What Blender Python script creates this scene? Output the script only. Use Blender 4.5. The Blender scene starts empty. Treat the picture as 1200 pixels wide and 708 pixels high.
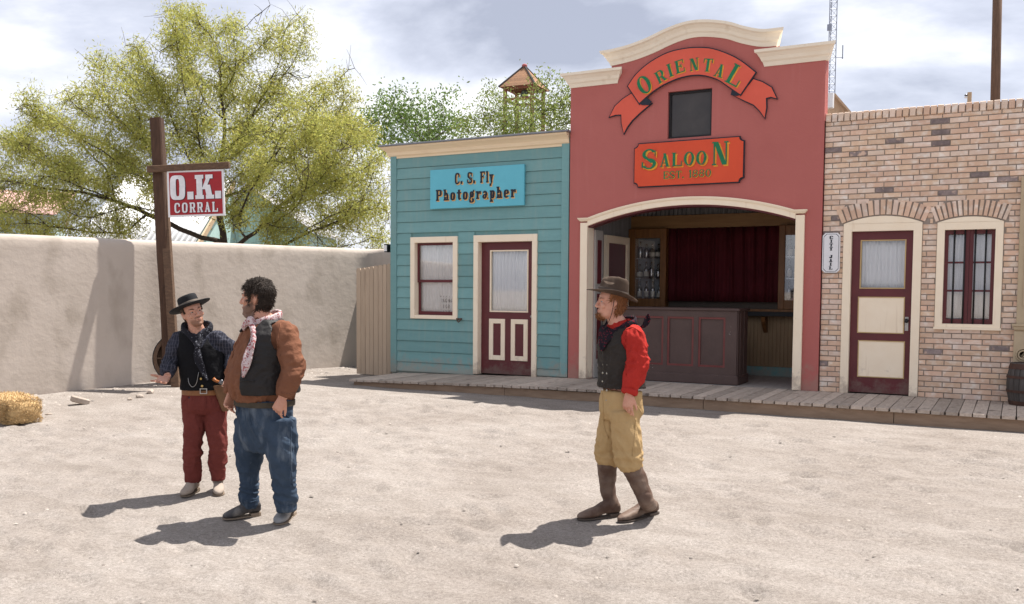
import bpy, bmesh, math, random
import numpy as np
from mathutils import Vector, Matrix, noise, kdtree

SC = bpy.context.scene
COL = SC.collection
rnd = random.Random(7)
R = math.radians

# ------------------------------------------------------------------ camera
YAW, PITCH, ROLL = -0.49782326, -0.05541649, 0.00680213
CAM = Vector((0.0, -12.846253, 1.499356))
FPX = 1087.066                      # focal length in pixels of a 1200 px wide picture
def cam_axes():
    cy, sy, cp, sp = math.cos(YAW), math.sin(YAW), math.cos(PITCH), math.sin(PITCH)
    f = Vector((sy*cp, cy*cp, sp)); r = Vector((cy, -sy, 0)); u = r.cross(f)
    cr, sr = math.cos(ROLL), math.sin(ROLL)
    return r*cr+u*sr, u*cr-r*sr, f
CR, CU, CF = cam_axes()
cd = bpy.data.cameras.new('camera'); cam = bpy.data.objects.new('camera', cd); COL.objects.link(cam)
cam.matrix_world = Matrix(((CR.x, CU.x, -CF.x, CAM.x), (CR.y, CU.y, -CF.y, CAM.y), (CR.z, CU.z, -CF.z, CAM.z), (0, 0, 0, 1)))
cd.sensor_width = 36; cd.lens = 36*FPX/1200; cd.shift_y = 46/1200; cd.clip_end = 3000; cd.clip_start = .05
SC.camera = cam

# ------------------------------------------------------------------ light
SUN_AZ, SUN_EL = R(24.5), R(66)       # azimuth from +Y towards +X
SUN = Vector((math.sin(SUN_AZ)*math.cos(SUN_EL), math.cos(SUN_AZ)*math.cos(SUN_EL), math.sin(SUN_EL)))
sl = bpy.data.lights.new('sun', 'SUN'); sl.energy = 3.7; sl.angle = R(.53); sl.color = (1, .955, .89)
so = bpy.data.objects.new('sun', sl); COL.objects.link(so)
so.rotation_euler = (-SUN).to_track_quat('-Z', 'Y').to_euler(); so.location = SUN*60

W = bpy.data.worlds.new('World'); SC.world = W; W.use_nodes = True
nt = W.node_tree; nt.nodes.clear()
def N(tree, typ, **kw):
    n = tree.nodes.new(typ)
    for k, v in kw.items():
        if k in n.inputs: n.inputs[k].default_value = v
        else: setattr(n, k, v)
    return n
out = N(nt, 'ShaderNodeOutputWorld'); bg = N(nt, 'ShaderNodeBackground', Strength=.1)
sky = N(nt, 'ShaderNodeTexSky', sky_type='NISHITA', sun_disc=False, sun_elevation=SUN_EL, sun_rotation=SUN_AZ)
tc = N(nt, 'ShaderNodeTexCoord')
mp = N(nt, 'ShaderNodeMapping'); mp.inputs['Scale'].default_value = (1, 1, 2.6); mp.inputs['Location'].default_value = (10.5, 2.5, 2.6)
n1 = N(nt, 'ShaderNodeTexNoise', Scale=2.3, Detail=8.0, Roughness=.55, Distortion=.25)
r1 = N(nt, 'ShaderNodeValToRGB')
r1.color_ramp.elements[0].position = .40; r1.color_ramp.elements[0].color = (1.95, 2.06, 2.5, 1)
r1.color_ramp.elements[1].position = .60; r1.color_ramp.elements[1].color = (5.0, 4.97, 4.95, 1)
e = r1.color_ramp.elements.new(.495); e.color = (3.15, 3.27, 3.75, 1)
mx = N(nt, 'ShaderNodeMixRGB'); mx.inputs[0].default_value = .93
L = nt.links.new
L(tc.outputs['Generated'], mp.inputs[0]); L(mp.outputs[0], n1.inputs['Vector']); L(n1.outputs['Fac'], r1.inputs[0])
L(sky.outputs[0], mx.inputs[1]); L(r1.outputs[0], mx.inputs[2]); L(mx.outputs[0], bg.inputs[0]); L(bg.outputs[0], out.inputs[0])
SC.view_settings.view_transform = 'Standard'; SC.view_settings.look = 'None'; SC.view_settings.gamma = 1
SC.view_settings.use_curve_mapping = False; SC.view_settings.exposure = 1.33

# ------------------------------------------------------------------ measuring: a pixel of the 1200 px photograph to a point in the place
def ray(p): return CF*FPX+CR*(p[0]-600)-CU*(p[1]-400)
def fac(p, y=0.0):                   # on the plane of a facade at depth y
    d = ray(p); return CAM+d*((y-CAM.y)/d.y)
def lev(p, z=0.0):                   # on a level plane
    d = ray(p); return CAM+d*((z-CAM.z)/d.z)
def side(p, x):                      # on a side wall
    d = ray(p); return CAM+d*((x-CAM.x)/d.x)
def far(p, dist):                    # at a distance along the view
    d = ray(p); return CAM+d*(dist/d.dot(CF))
WALL_A, WALL_B = Vector((-12.51, -4.88)), Vector((-10.8, 1.32))
WDIR = (WALL_B-WALL_A).normalized(); WNOR = Vector((WDIR.y, -WDIR.x))
def wall_dist(x, y): return (Vector((x, y))-WALL_A).dot(WNOR)
def gz(x, y):                        # height of the trodden ground
    z = -0.045*max(0, min(6.2, -1.9-y))
    d = wall_dist(x, y)
    if y < 1.3: z += .05*math.exp(-(max(d, 0)/.55)**2)
    z += .012*noise.noise(Vector((x*.55, y*.55, 3.1)))+.006*noise.noise(Vector((x*1.9, y*1.9, 8.2)))
    return z
def gpt(p):
    z = 0
    for i in range(25):
        q = lev(p, z); z = gz(q.x, q.y)
    return q

# ------------------------------------------------------------------ mesh kit
INV = {}
def put(o, parent=None):
    COL.objects.link(o)
    if parent is not None:
        o.parent = parent
        if parent.name in INV: o.matrix_parent_inverse = INV[parent.name]
    return o
def tag(o, label=None, cat=None, group=None, kind=None):
    if label: o['label'] = label
    if cat: o['category'] = cat
    if group: o['group'] = group
    if kind: o['kind'] = kind
    return o
def thing(name, label, cat, loc=(0, 0, 0), group=None, rotz=0, local=False):
    o = bpy.data.objects.new(name, None); COL.objects.link(o); o.location = loc; o.rotation_euler = (0, 0, rotz)
    o.empty_display_size = .2
    if not local: INV[o.name] = (Matrix.Translation(Vector(loc)) @ Matrix.Rotation(rotz, 4, 'Z')).inverted()
    return tag(o, label, cat, group)

class G:
    def __init__(s): s.v = []; s.f = []; s.mi = []; s.cur = 0
    def add(s, vs, fs):
        k = len(s.v); s.v += [tuple(v) for v in vs]
        for f in fs: s.f.append(tuple(i+k for i in f)); s.mi.append(s.cur)
    def box(s, x0, x1, y0, y1, z0, z1, M=None, ch=0):
        if ch:                       # chamfer of the front (-y) face
            c = ch
            vs = [(x0, y1, z0), (x1, y1, z0), (x1, y1, z1), (x0, y1, z1), (x0, y0+c, z0), (x1, y0+c, z0), (x1, y0+c, z1), (x0, y0+c, z1),
                  (x0+c, y0, z0+c), (x1-c, y0, z0+c), (x1-c, y0, z1-c), (x0+c, y0, z1-c)]
            fs = [(0, 3, 2, 1), (0, 1, 5, 4), (1, 2, 6, 5), (2, 3, 7, 6), (3, 0, 4, 7), (4, 5, 9, 8), (5, 6, 10, 9), (6, 7, 11, 10), (7, 4, 8, 11), (8, 9, 10, 11)]
        else:
            vs = [(x, y, z) for z in (z0, z1) for y in (y0, y1) for x in (x0, x1)]
            fs = [(0, 2, 3, 1), (4, 5, 7, 6), (0, 1, 5, 4), (1, 3, 7, 5), (3, 2, 6, 7), (2, 0, 4, 6)]
        if M: vs = [M @ Vector(v) for v in vs]
        s.add(vs, fs); return s
    def prism(s, pts, d):            # polygon of 3-D points pushed along d
        d = Vector(d); n = len(pts); a = [Vector(p) for p in pts]
        s.add(a+[p+d for p in a], [tuple(range(n)), tuple(range(2*n-1, n-1, -1))]+[(i, (i+1) % n, n+(i+1) % n, n+i) for i in range(n)]); return s
    def xz(s, pts, y0, y1):          # polygon in the facade plane between depths
        return s.prism([(x, y0, z) for x, z in pts], (0, y1-y0, 0))
    def loft(s, rings, cap=True, closed=True):
        n = len(rings[0]); vs = [p for r in rings for p in r]; fs = []
        for i in range(len(rings)-1):
            for j in range(n if closed else n-1):
                k = (j+1) % n; fs.append((i*n+j, i*n+k, (i+1)*n+k, (i+1)*n+j))
        if cap and closed: fs += [tuple(range(n-1, -1, -1)), tuple(range((len(rings)-1)*n, len(rings)*n))]
        s.add(vs, fs); return s
    def tube(s, pts, rad, n=12, cap=True, flat=1.0, fv=None):
        pts = [Vector(p) for p in pts]; m = len(pts)
        if not hasattr(rad, '__len__'): rad = [rad]*m
        rings = []; pu = None
        for i, p in enumerate(pts):
            t = (pts[min(i+1, m-1)]-pts[max(i-1, 0)]).normalized()
            if pu is None:
                ref = Vector(fv) if fv is not None else (Vector((0, 0, 1)) if abs(t.z) < .9 else Vector((1, 0, 0)))
                pu = ref
            u = (pu-t*pu.dot(t)).normalized(); v = t.cross(u); pu = u
            rings.append([p+u*rad[i]*flat*math.cos(a)+v*rad[i]*math.sin(a) for a in (2*math.pi*j/n for j in range(n))])
        return s.loft(rings, cap)
    def lathe(s, prof, c=(0, 0, 0), n=20, M=None, sx=1, sy=1, warp=None):
        rings = []
        for r, z in prof:
            ring = []
            for j in range(n):
                a = 2*math.pi*j/n; p = Vector((r*sx*math.cos(a), r*sy*math.sin(a), z))
                if warp: p = warp(p, r, a)
                if M: p = M @ p
                ring.append(p+Vector(c))
            rings.append(ring)
        return s.loft(rings, True)
    def ell(s, c, r, M=None, n=12, m=8):
        rings = []
        for i in range(m+1):
            ph = -math.pi/2+math.pi*i/m; cr = max(math.cos(ph), .02); ring = []
            for j in range(n):
                a = 2*math.pi*j/n; p = Vector((r[0]*cr*math.cos(a), r[1]*cr*math.sin(a), r[2]*math.sin(ph)))
                if M: p = M @ p
                ring.append(p+Vector(c))
            rings.append(ring)
        return s.loft(rings, True)
    def mesh(s, name, mats):
        me = bpy.data.meshes.new(name); me.from_pydata(s.v, [], s.f)
        for m in (mats if isinstance(mats, (list, tuple)) else [mats]): me.materials.append(m)
        if any(s.mi): me.polygons.foreach_set('material_index', s.mi)
        return me
    def build(s, name, mats, parent=None, smooth=False, fix=True, bevel=0):
        me = s.mesh(name, mats)
        if fix or bevel:
            bm = bmesh.new(); bm.from_mesh(me)
            if bevel: bmesh.ops.bevel(bm, geom=[e for e in bm.edges if len(e.link_faces) == 2 and e.calc_face_angle(0) > .6], offset=bevel, segments=1, affect='EDGES', clamp_overlap=True)
            bmesh.ops.recalc_face_normals(bm, faces=bm.faces); bm.to_mesh(me); bm.free()
        if smooth: me.polygons.foreach_set('use_smooth', [True]*len(me.polygons))
        return put(bpy.data.objects.new(name, me), parent)

def big(name, V, F, mat, parent=None, smooth=False):    # fast mesh of many quads or triangles from numpy arrays
    me = bpy.data.meshes.new(name); k = F.shape[1]
    me.vertices.add(len(V)); me.vertices.foreach_set('co', np.asarray(V, np.float32).ravel())
    me.loops.add(F.size); me.loops.foreach_set('vertex_index', F.astype(np.int32).ravel())
    me.polygons.add(len(F)); me.polygons.foreach_set('loop_start', np.arange(0, F.size, k, dtype=np.int32))
    me.materials.append(mat); me.update(calc_edges=True); me.validate()
    if smooth: me.polygons.foreach_set('use_smooth', [True]*len(me.polygons))
    return put(bpy.data.objects.new(name, me), parent)

def spline(pts, k=6):                # smooth path through points
    pts = [np.array(p, float) for p in pts]; P = [2*pts[0]-pts[1]]+pts+[2*pts[-1]-pts[-2]]; o = []
    for i in range(1, len(P)-2):
        for j in range(k):
            t = j/k; a, b, c, d = P[i-1], P[i], P[i+1], P[i+2]
            o.append(.5*(2*b+(c-a)*t+(2*a-5*b+4*c-d)*t*t+(3*b-a-3*c+d)*t**3))
    o.append(pts[-1]); return [Vector(x) if len(x) == 3 else x for x in o]
def sprad(r, k=6): return [float(x[0]) for x in spline([[a] for a in r], k)]

# ------------------------------------------------------------------ materials
def pm(name, c1, c2=None, scale=6., rough=.8, bump=.15, bscale=60., stretch=(1, 1, 1), rand=0., wear=None, spec=.3, metal=0., island=0., amt=1., bdist=.01, streak=None, trans=0, hue=0., pos=False, grime=None):
    m = bpy.data.materials.new(name); m.use_nodes = True; t = m.node_tree; ln = t.links.new
    b = t.nodes['Principled BSDF']; b.inputs['Roughness'].default_value = rough; b.inputs['Metallic'].default_value = metal
    b.inputs['Specular IOR Level'].default_value = spec
    src_ = N(t, 'ShaderNodeNewGeometry').outputs['Position'] if pos else N(t, 'ShaderNodeTexCoord').outputs['Object']; mp = N(t, 'ShaderNodeMapping'); mp.inputs['Scale'].default_value = stretch; ln(src_, mp.inputs[0])
    c2 = c2 or tuple(x*.72 for x in c1)
    nz = N(t, 'ShaderNodeTexNoise', Scale=scale, Detail=6., Roughness=.62); ln(mp.outputs[0], nz.inputs['Vector'])
    rp = N(t, 'ShaderNodeValToRGB'); rp.color_ramp.elements[0].position = .5-.22/max(amt, .01); rp.color_ramp.elements[1].position = .5+.22/max(amt, .01)
    rp.color_ramp.elements[0].color = (*c2, 1); rp.color_ramp.elements[1].color = (*c1, 1); ln(nz.outputs['Fac'], rp.inputs[0])
    col = rp.outputs[0]
    if streak:                       # long stains running down: (colour, low, high, scale)
        ms = N(t, 'ShaderNodeMapping'); ms.inputs['Scale'].default_value = streak[4] if len(streak) > 4 else (6, 6, .6); ln(src_, ms.inputs[0])
        ns = N(t, 'ShaderNodeTexNoise', Scale=streak[3], Detail=5.); ln(ms.outputs[0], ns.inputs['Vector'])
        mr = N(t, 'ShaderNodeMapRange'); mr.inputs[1].default_value = streak[1]; mr.inputs[2].default_value = streak[2]; ln(ns.outputs['Fac'], mr.inputs[0])
        mm = N(t, 'ShaderNodeMixRGB'); mm.inputs[2].default_value = (*streak[0], 1); ln(mr.outputs[0], mm.inputs[0]); ln(col, mm.inputs[1]); col = mm.outputs[0]
    if wear:                         # chipped paint: (colour, threshold, scale)
        nw = N(t, 'ShaderNodeTexNoise', Scale=wear[2], Detail=8., Roughness=.7); ln(mp.outputs[0], nw.inputs['Vector'])
        mr = N(t, 'ShaderNodeMapRange'); mr.inputs[1].default_value = wear[1]; mr.inputs[2].default_value = wear[1]+.03; ln(nw.outputs['Fac'], mr.inputs[0])
        mm = N(t, 'ShaderNodeMixRGB'); mm.inputs[2].default_value = (*wear[0], 1); ln(mr.outputs[0], mm.inputs[0]); ln(col, mm.inputs[1]); col = mm.outputs[0]
    if grime:                        # mud splashed and paint lost along the foot: (colour, height)
        sx = N(t, 'ShaderNodeSeparateXYZ'); ln(N(t, 'ShaderNodeNewGeometry').outputs['Position'], sx.inputs[0]); ng = N(t, 'ShaderNodeTexNoise', Scale=7., Detail=8., Roughness=.7); ln(N(t, 'ShaderNodeNewGeometry').outputs['Position'], ng.inputs['Vector'])
        mh = N(t, 'ShaderNodeMapRange'); mh.inputs[1].default_value = .1; mh.inputs[2].default_value = grime[1]; mh.inputs[3].default_value = .42; mh.inputs[4].default_value = 0; ln(sx.outputs[2], mh.inputs[0])
        ma = N(t, 'ShaderNodeMath', operation='ADD'); ln(mh.outputs[0], ma.inputs[0]); ln(ng.outputs['Fac'], ma.inputs[1])
        mr = N(t, 'ShaderNodeMapRange'); mr.inputs[1].default_value = .66; mr.inputs[2].default_value = .86; mr.inputs[4].default_value = .75; ln(ma.outputs[0], mr.inputs[0])
        mm = N(t, 'ShaderNodeMixRGB'); mm.inputs[2].default_value = (*grime[0], 1); ln(mr.outputs[0], mm.inputs[0]); ln(col, mm.inputs[1]); col = mm.outputs[0]
    if rand or island:
        if island: src = N(t, 'ShaderNodeNewGeometry').outputs['Random Per Island']
        else: src = N(t, 'ShaderNodeObjectInfo').outputs['Random']
        a = max(rand, island)
        mr = N(t, 'ShaderNodeMapRange'); mr.inputs[3].default_value = 1-a; mr.inputs[4].default_value = 1+a; ln(src, mr.inputs[0])
        hv = N(t, 'ShaderNodeHueSaturation'); ln(mr.outputs[0], hv.inputs['Value']); ln(col, hv.inputs['Color'])
        if hue:
            m2 = N(t, 'ShaderNodeMath', operation='MULTIPLY'); m2.inputs[1].default_value = 7.31; ln(src, m2.inputs[0])
            m3 = N(t, 'ShaderNodeMath', operation='FRACT'); ln(m2.outputs[0], m3.inputs[0])
            m4 = N(t, 'ShaderNodeMapRange'); m4.inputs[3].default_value = .5-hue; m4.inputs[4].default_value = .5+hue; ln(m3.outputs[0], m4.inputs[0]); ln(m4.outputs[0], hv.inputs['Hue'])
        col = hv.outputs[0]
    ln(col, b.inputs['Base Color'])
    if bump:
        nb = N(t, 'ShaderNodeTexNoise', Scale=bscale, Detail=5., Roughness=.6); ln(mp.outputs[0], nb.inputs['Vector'])
        bp = N(t, 'ShaderNodeBump', Strength=bump, Distance=bdist); ln(nb.outputs['Fac'], bp.inputs['Height']); ln(bp.outputs[0], b.inputs['Normal'])
    if trans:                        # leaves let light through
        ts = N(t, 'ShaderNodeBsdfTranslucent'); ln(col, ts.inputs[0]); mxs = N(t, 'ShaderNodeMixShader'); mxs.inputs[0].default_value = trans
        ln(b.outputs[0], mxs.inputs[1]); ln(ts.outputs[0], mxs.inputs[2]); ln(mxs.outputs[0], t.nodes['Material Output'].inputs[0])
    m.diffuse_color = (*c1, 1)
    return m
def glass_mat(name, refl=.1, tint=(1, 1, 1)):
    m = bpy.data.materials.new(name); m.use_nodes = True; t = m.node_tree; t.nodes.remove(t.nodes['Principled BSDF'])
    a = N(t, 'ShaderNodeBsdfTransparent'); a.inputs[0].default_value = (*tint, 1); g = N(t, 'ShaderNodeBsdfGlossy', Roughness=.03)
    fr = N(t, 'ShaderNodeFresnel', IOR=1.5); mt = N(t, 'ShaderNodeMath', operation='ADD'); mt.inputs[1].default_value = refl
    x = N(t, 'ShaderNodeMixShader'); t.links.new(fr.outputs[0], mt.inputs[0]); t.links.new(mt.outputs[0], x.inputs[0]); t.links.new(a.outputs[0], x.inputs[1]); t.links.new(g.outputs[0], x.inputs[2])
    t.links.new(x.outputs[0], t.nodes['Material Output'].inputs[0]); return m

# ------------------------------------------------------------------ palette
CREAM = pm('cream_paint', (.92, .80, .63), (.88, .745, .57), 5, .55, .08, 90, grime=((.42, .34, .27), .55), wear=((.25, .2, .16), .70, 9), streak=((.68, .54, .39), .62, .9, 3))
CREAM2 = pm('cream_stone_moulding', (.86, .79, .67), (.80, .71, .58), 3, .8, .12, 50, streak=((.58, .46, .33), .60, .9, 3, (2, 2, 2)))
TEAL = pm('teal_paint', (.180, .355, .360), (.155, .314, .320), 3, .6, .12, 40, stretch=(1, 1, 5), rand=.10, grime=((.30, .29, .25), .55), wear=((.30, .27, .22), .735, 6), streak=((.215, .345, .335), .5, .8, 2.5))
MAROON = pm('maroon_paint', (.125, .021, .026), (.10, .016, .021), 6, .42, .1, 60, grime=((.16, .10, .085), .5), wear=((.2, .12, .1), .76, 12), spec=.4)
SALM = pm('red_stucco_paint', (.45, .138, .122), (.415, .122, .108), 1.2, .75, .22, 45, grime=((.36, .20, .165), .7), streak=((.465, .155, .14), .55, .9, 2, (5, 5, .35)))
WOODG = pm('grey_weathered_wood', (.50, .425, .36), (.34, .28, .235), 5, .85, .5, 30, stretch=(7, 1, 7), rand=.22, streak=((.15, .12, .10), .6, .75, 4, (2, 2, 2)), pos=True)
FASC = pm('brown_board', (.36, .255, .18), (.25, .17, .115), 4, .85, .4, 30, stretch=(1, 6, 6))
POSTW = pm('dark_stained_post', (.098, .052, .032), (.05, .027, .018), 5, .8, .5, 30, stretch=(7, 7, .7))
BEAM = pm('old_brown_beam', (.16, .095, .06), (.08, .05, .033), 5, .85, .5, 30, stretch=(.8, 6, 6))
TANF = pm('tan_fence_paint', (.46, .36, .265), (.39, .30, .22), 4, .7, .2, 40, stretch=(6, 6, .6), rand=.07)
CURT = pm('white_curtain', (.93, .93, .94), (.88, .885, .90), 4, .9, .05, 90)
GLASS = glass_mat('window_glass', .09)
STEEL = pm('worn_steel', (.42, .41, .40), (.3, .29, .28), 30, .38, .05, 80, metal=.9)
BRASS = pm('brass', (.62, .43, .17), (.45, .3, .1), 30, .35, .05, 80, metal=.9)
BLACK = pm('black_paint', (.018, .018, .02), (.012, .012, .014), 8, .5, .05, 60)
ROCK = pm('pale_rock', (.42, .36, .31), (.28, .23, .19), 8, .9, .5, 25, rand=.2)

# ------------------------------------------------------------------ ground
def ground_material():
    m = bpy.data.materials.new('trodden_sandy_gravel'); m.use_nodes = True; t = m.node_tree; ln = t.links.new
    b = t.nodes['Principled BSDF']; b.inputs['Roughness'].default_value = .95; b.inputs['Specular IOR Level'].default_value = .15
    tx = N(t, 'ShaderNodeTexCoord')
    def noi(scale, detail, rough, lo, hi, c1, c2, stretch=None):
        src = tx.outputs['Object']
        if stretch:
            mp = N(t, 'ShaderNodeMapping'); mp.inputs['Scale'].default_value = stretch; mp.inputs['Rotation'].default_value = (0, 0, R(28)); ln(src, mp.inputs[0]); src = mp.outputs[0]
        n = N(t, 'ShaderNodeTexNoise', Scale=scale, Detail=detail, Roughness=rough); ln(src, n.inputs['Vector'])
        r = N(t, 'ShaderNodeValToRGB'); r.color_ramp.elements[0].position = lo; r.color_ramp.elements[1].position = hi
        r.color_ramp.elements[0].color = (*c1, 1); r.color_ramp.elements[1].color = (*c2, 1); ln(n.outputs['Fac'], r.inputs[0]); return n, r
    n1, base = noi(.5, 7., .62, .35, .66, (.282, .250, .226), (.338, .308, .284))
    n2, fine = noi(42, 8., .8, .33, .62, (.62, .60, .58), (1.14, 1.14, 1.14))
    n4, grain = noi(130, 5., .95, .37, .63, (.70, .685, .67), (1.20, 1.20, 1.20))
    n3, scuff = noi(1.9, 8., .72, .38, .60, (.86, .845, .83), (1.05, 1.05, 1.05), (1, 1.9, 1))
    mixed = base.outputs[0]
    for r in (fine, grain, scuff):
        x = N(t, 'ShaderNodeMixRGB', blend_type='MULTIPLY'); x.inputs[0].default_value = 1; ln(mixed, x.inputs[1]); ln(r.outputs[0], x.inputs[2]); mixed = x.outputs[0]
    vo = N(t, 'ShaderNodeTexVoronoi', Scale=38.); vo.inputs['Randomness'].default_value = 1; ln(tx.outputs['Object'], vo.inputs['Vector'])
    vr = N(t, 'ShaderNodeMapRange'); vr.inputs[1].default_value = .05; vr.inputs[2].default_value = .22; vr.inputs[3].default_value = 1; vr.inputs[4].default_value = 0; ln(vo.outputs['Distance'], vr.inputs[0])
    sep = N(t, 'ShaderNodeSeparateColor'); ln(vo.outputs['Color'], sep.inputs[0])
    gt = N(t, 'ShaderNodeMath', operation='GREATER_THAN'); gt.inputs[1].default_value = .80; ln(sep.outputs[0], gt.inputs[0])
    mu = N(t, 'ShaderNodeMath', operation='MULTIPLY'); ln(vr.outputs[0], mu.inputs[0]); ln(gt.outputs[0], mu.inputs[1])
    pc = N(t, 'ShaderNodeValToRGB'); pc.color_ramp.elements[0].color = (.15, .12, .10, 1); pc.color_ramp.elements[1].color = (.46, .42, .39, 1); ln(sep.outputs[1], pc.inputs[0])
    px = N(t, 'ShaderNodeMixRGB'); ln(mu.outputs[0], px.inputs[0]); ln(mixed, px.inputs[1]); ln(pc.outputs[0], px.inputs[2])
    ln(px.outputs[0], b.inputs['Base Color'])
    h1 = N(t, 'ShaderNodeTexNoise', Scale=11., Detail=10., Roughness=.82); ln(tx.outputs['Object'], h1.inputs['Vector'])
    ad = N(t, 'ShaderNodeMath', operation='MULTIPLY_ADD'); ad.inputs[1].default_value = .35; ln(mu.outputs[0], ad.inputs[0]); ln(h1.outputs['Fac'], ad.inputs[2])
    bp = N(t, 'ShaderNodeBump', Strength=.6, Distance=.045); ln(ad.outputs[0], bp.inputs['Height']); ln(bp.outputs[0], b.inputs['Normal'])
    return m
GROUND = ground_material()
def axis(lo, hi, step, outer):
    a = list(np.arange(lo, hi+1e-6, step)); s = step; left = []; x = lo
    while x > -outer: s *= 1.35; x -= s; left.append(x)
    s = step; x = hi; right = []
    while x < outer: s *= 1.35; x += s; right.append(x)
    return np.array(left[::-1]+a+right)
gxs, gys = axis(-13, 2.5, .055, 1500), axis(-12, 1.5, .055, 1500)
gv = np.array([(x, y, gz(x, y) if abs(x) < 60 and abs(y) < 60 else -.28*(y < -9)) for y in gys for x in gxs])
r_ = np.random.default_rng(12)       # shoe prints and scuffs pressed into the yard
for fx, fy in [(r_.uniform(-10.5, 1), r_.uniform(-10.8, -2.2)) for _ in range(1100)]:
    if min(math.hypot(fx+6.02, fy+7.23), math.hypot(fx+5, fy+7.6), math.hypot(fx+2.5, fy+6.43)) < .62: continue
    a = r_.uniform(0, 6.28) if r_.random() < .4 else r_.normal(R(-20), .5); ca, sa = math.cos(a), math.sin(a); m = (abs(gv[:, 0]-fx) < .5) & (abs(gv[:, 1]-fy) < .5); dx, dy = gv[m, 0]-fx, gv[m, 1]-fy
    u, v = (dx*ca+dy*sa)/r_.uniform(.11, .19), (-dx*sa+dy*ca)/r_.uniform(.05, .08); q = u*u+v*v; gv[m, 2] += r_.uniform(.010, .024)*(-np.exp(-q)+.55*np.exp(-(np.sqrt(q)-1.7)**2*3))
nx, ny = len(gxs), len(gys); ii = np.arange(nx*ny).reshape(ny, nx)
gf = np.stack([ii[:-1, :-1], ii[:-1, 1:], ii[1:, 1:], ii[1:, :-1]], -1).reshape(-1, 4)
ground = tag(big('ground', gv, gf, GROUND, smooth=True), kind='structure')
ground['label'] = 'pale sandy gravel yard trodden flat in front of the buildings'

def pebbles(name, cnt, area, smin, smax, seed, cond=None):
    r = random.Random(seed); V = []; F = []
    base = [(1, 0, -.2), (.3, .95, -.2), (-.8, .6, -.2), (-.8, -.6, -.2), (.3, -.95, -.2), (.5, .2, .5), (-.3, .45, .55), (-.4, -.4, .5), (.35, -.4, .45)]
    fs = [(0, 1, 5), (1, 6, 5), (1, 2, 6), (2, 3, 7), (2, 7, 6), (3, 4, 7), (4, 8, 7), (4, 0, 8), (0, 5, 8), (5, 6, 8), (6, 7, 8)]
    while cnt > 0:
        x = r.uniform(area[0], area[1]); y = r.uniform(area[2], area[3])
        if wall_dist(x, y) < .02 or (cond and not cond(x, y, r)): continue
        cnt -= 1; s = smin+(smax-smin)*r.random()**3; a = r.uniform(0, 6.28); ca, sa = math.cos(a), math.sin(a); z = gz(x, y); k = len(V)
        sx, sy, sz = s, s*r.uniform(.6, 1), s*r.uniform(.4, .8)
        for p in base:
            px, py = p[0]*sx*r.uniform(.85, 1.1), p[1]*sy; V.append((x+px*ca-py*sa, y+px*sa+py*ca, z+p[2]*sz))
        F += [tuple(i+k for i in f) for f in fs]
    return V, F
pv, pf = pebbles('g', 5200, (-12, 2.5, -10.5, -1.0), .005, .022, 3)
pv2, pf2 = pebbles('g', 500, (-12.5, -9.5, -5.5, 1.2), .01, .05, 4, lambda x, y, r: wall_dist(x, y) < r.random()*1.1)
k = len(pv); pv += pv2; pf += [tuple(i+k for i in f) for f in pf2]
PEB = pm('loose_gravel', (.36, .32, .285), (.20, .17, .148), 3, .9, .2, 60, island=.35)
gr = big('gravel', np.array(pv), np.array(pf), PEB); tag(gr, 'loose pebbles and grit strewn over the sandy yard', kind='stuff'); 

# ------------------------------------------------------------------ stucco yard wall
STUC = pm('beige_stucco', (.49, .425, .372), (.415, .356, .306), 1.1, .9, .28, 9, bdist=.025, streak=((.33, .28, .235), .52, .74, 1.7, (1.4, 1.4, .8)))
def stucco_wall():
    t = thing('stucco_wall', 'long beige adobe yard wall with a rounded top beside the sandy yard', 'wall', (WALL_A.x, WALL_A.y, 0))
    prof = [(.02, -.5), (.0, .0), (-.025, .3), (-.06, .7), (-.105, 1.2), (-.15, 1.7), (-.18, 2.03), (-.19, 2.13), (-.21, 2.185), (-.25, 2.215), (-.32, 2.225), (-.39, 2.21), (-.44, 2.15), (-.46, 2.0), (-.47, 1.2), (-.48, -.5)]
    n2 = Vector((.12, -.993)).normalized(); d2 = Vector((.993, .12)).normalized()
    A0 = WALL_A-WDIR*7; L1 = (WALL_B-A0).length; st = []
    s = 0
    while s < L1-.12: st.append((A0+WDIR*s, WNOR, s)); s += .2
    m = (WNOR+n2); m = m/(1+WNOR.dot(n2)); st.append((WALL_B, m, L1))
    s = .12
    while s < 1.35: st.append((WALL_B+d2*s, n2, L1+s)); s += .2
    rings = []
    for p, n, s in st:
        ring = []
        for o, z in prof:
            zz = z+(.04*min(1, s/13) if z > 1 else 0)+(.008*noise.noise(Vector((s*.6, 0, 5))) if z > 1.9 else 0)
            oo = o+.011*noise.noise(Vector((s*.8, z*.8, 1)))
            q = p+n*oo; ring.append((q.x, q.y, zz))
        rings.append(ring)
    g = G(); g.loft(rings); g.build('wall_body', STUC, t, smooth=True)
    return t
stucco_wall()

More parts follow.
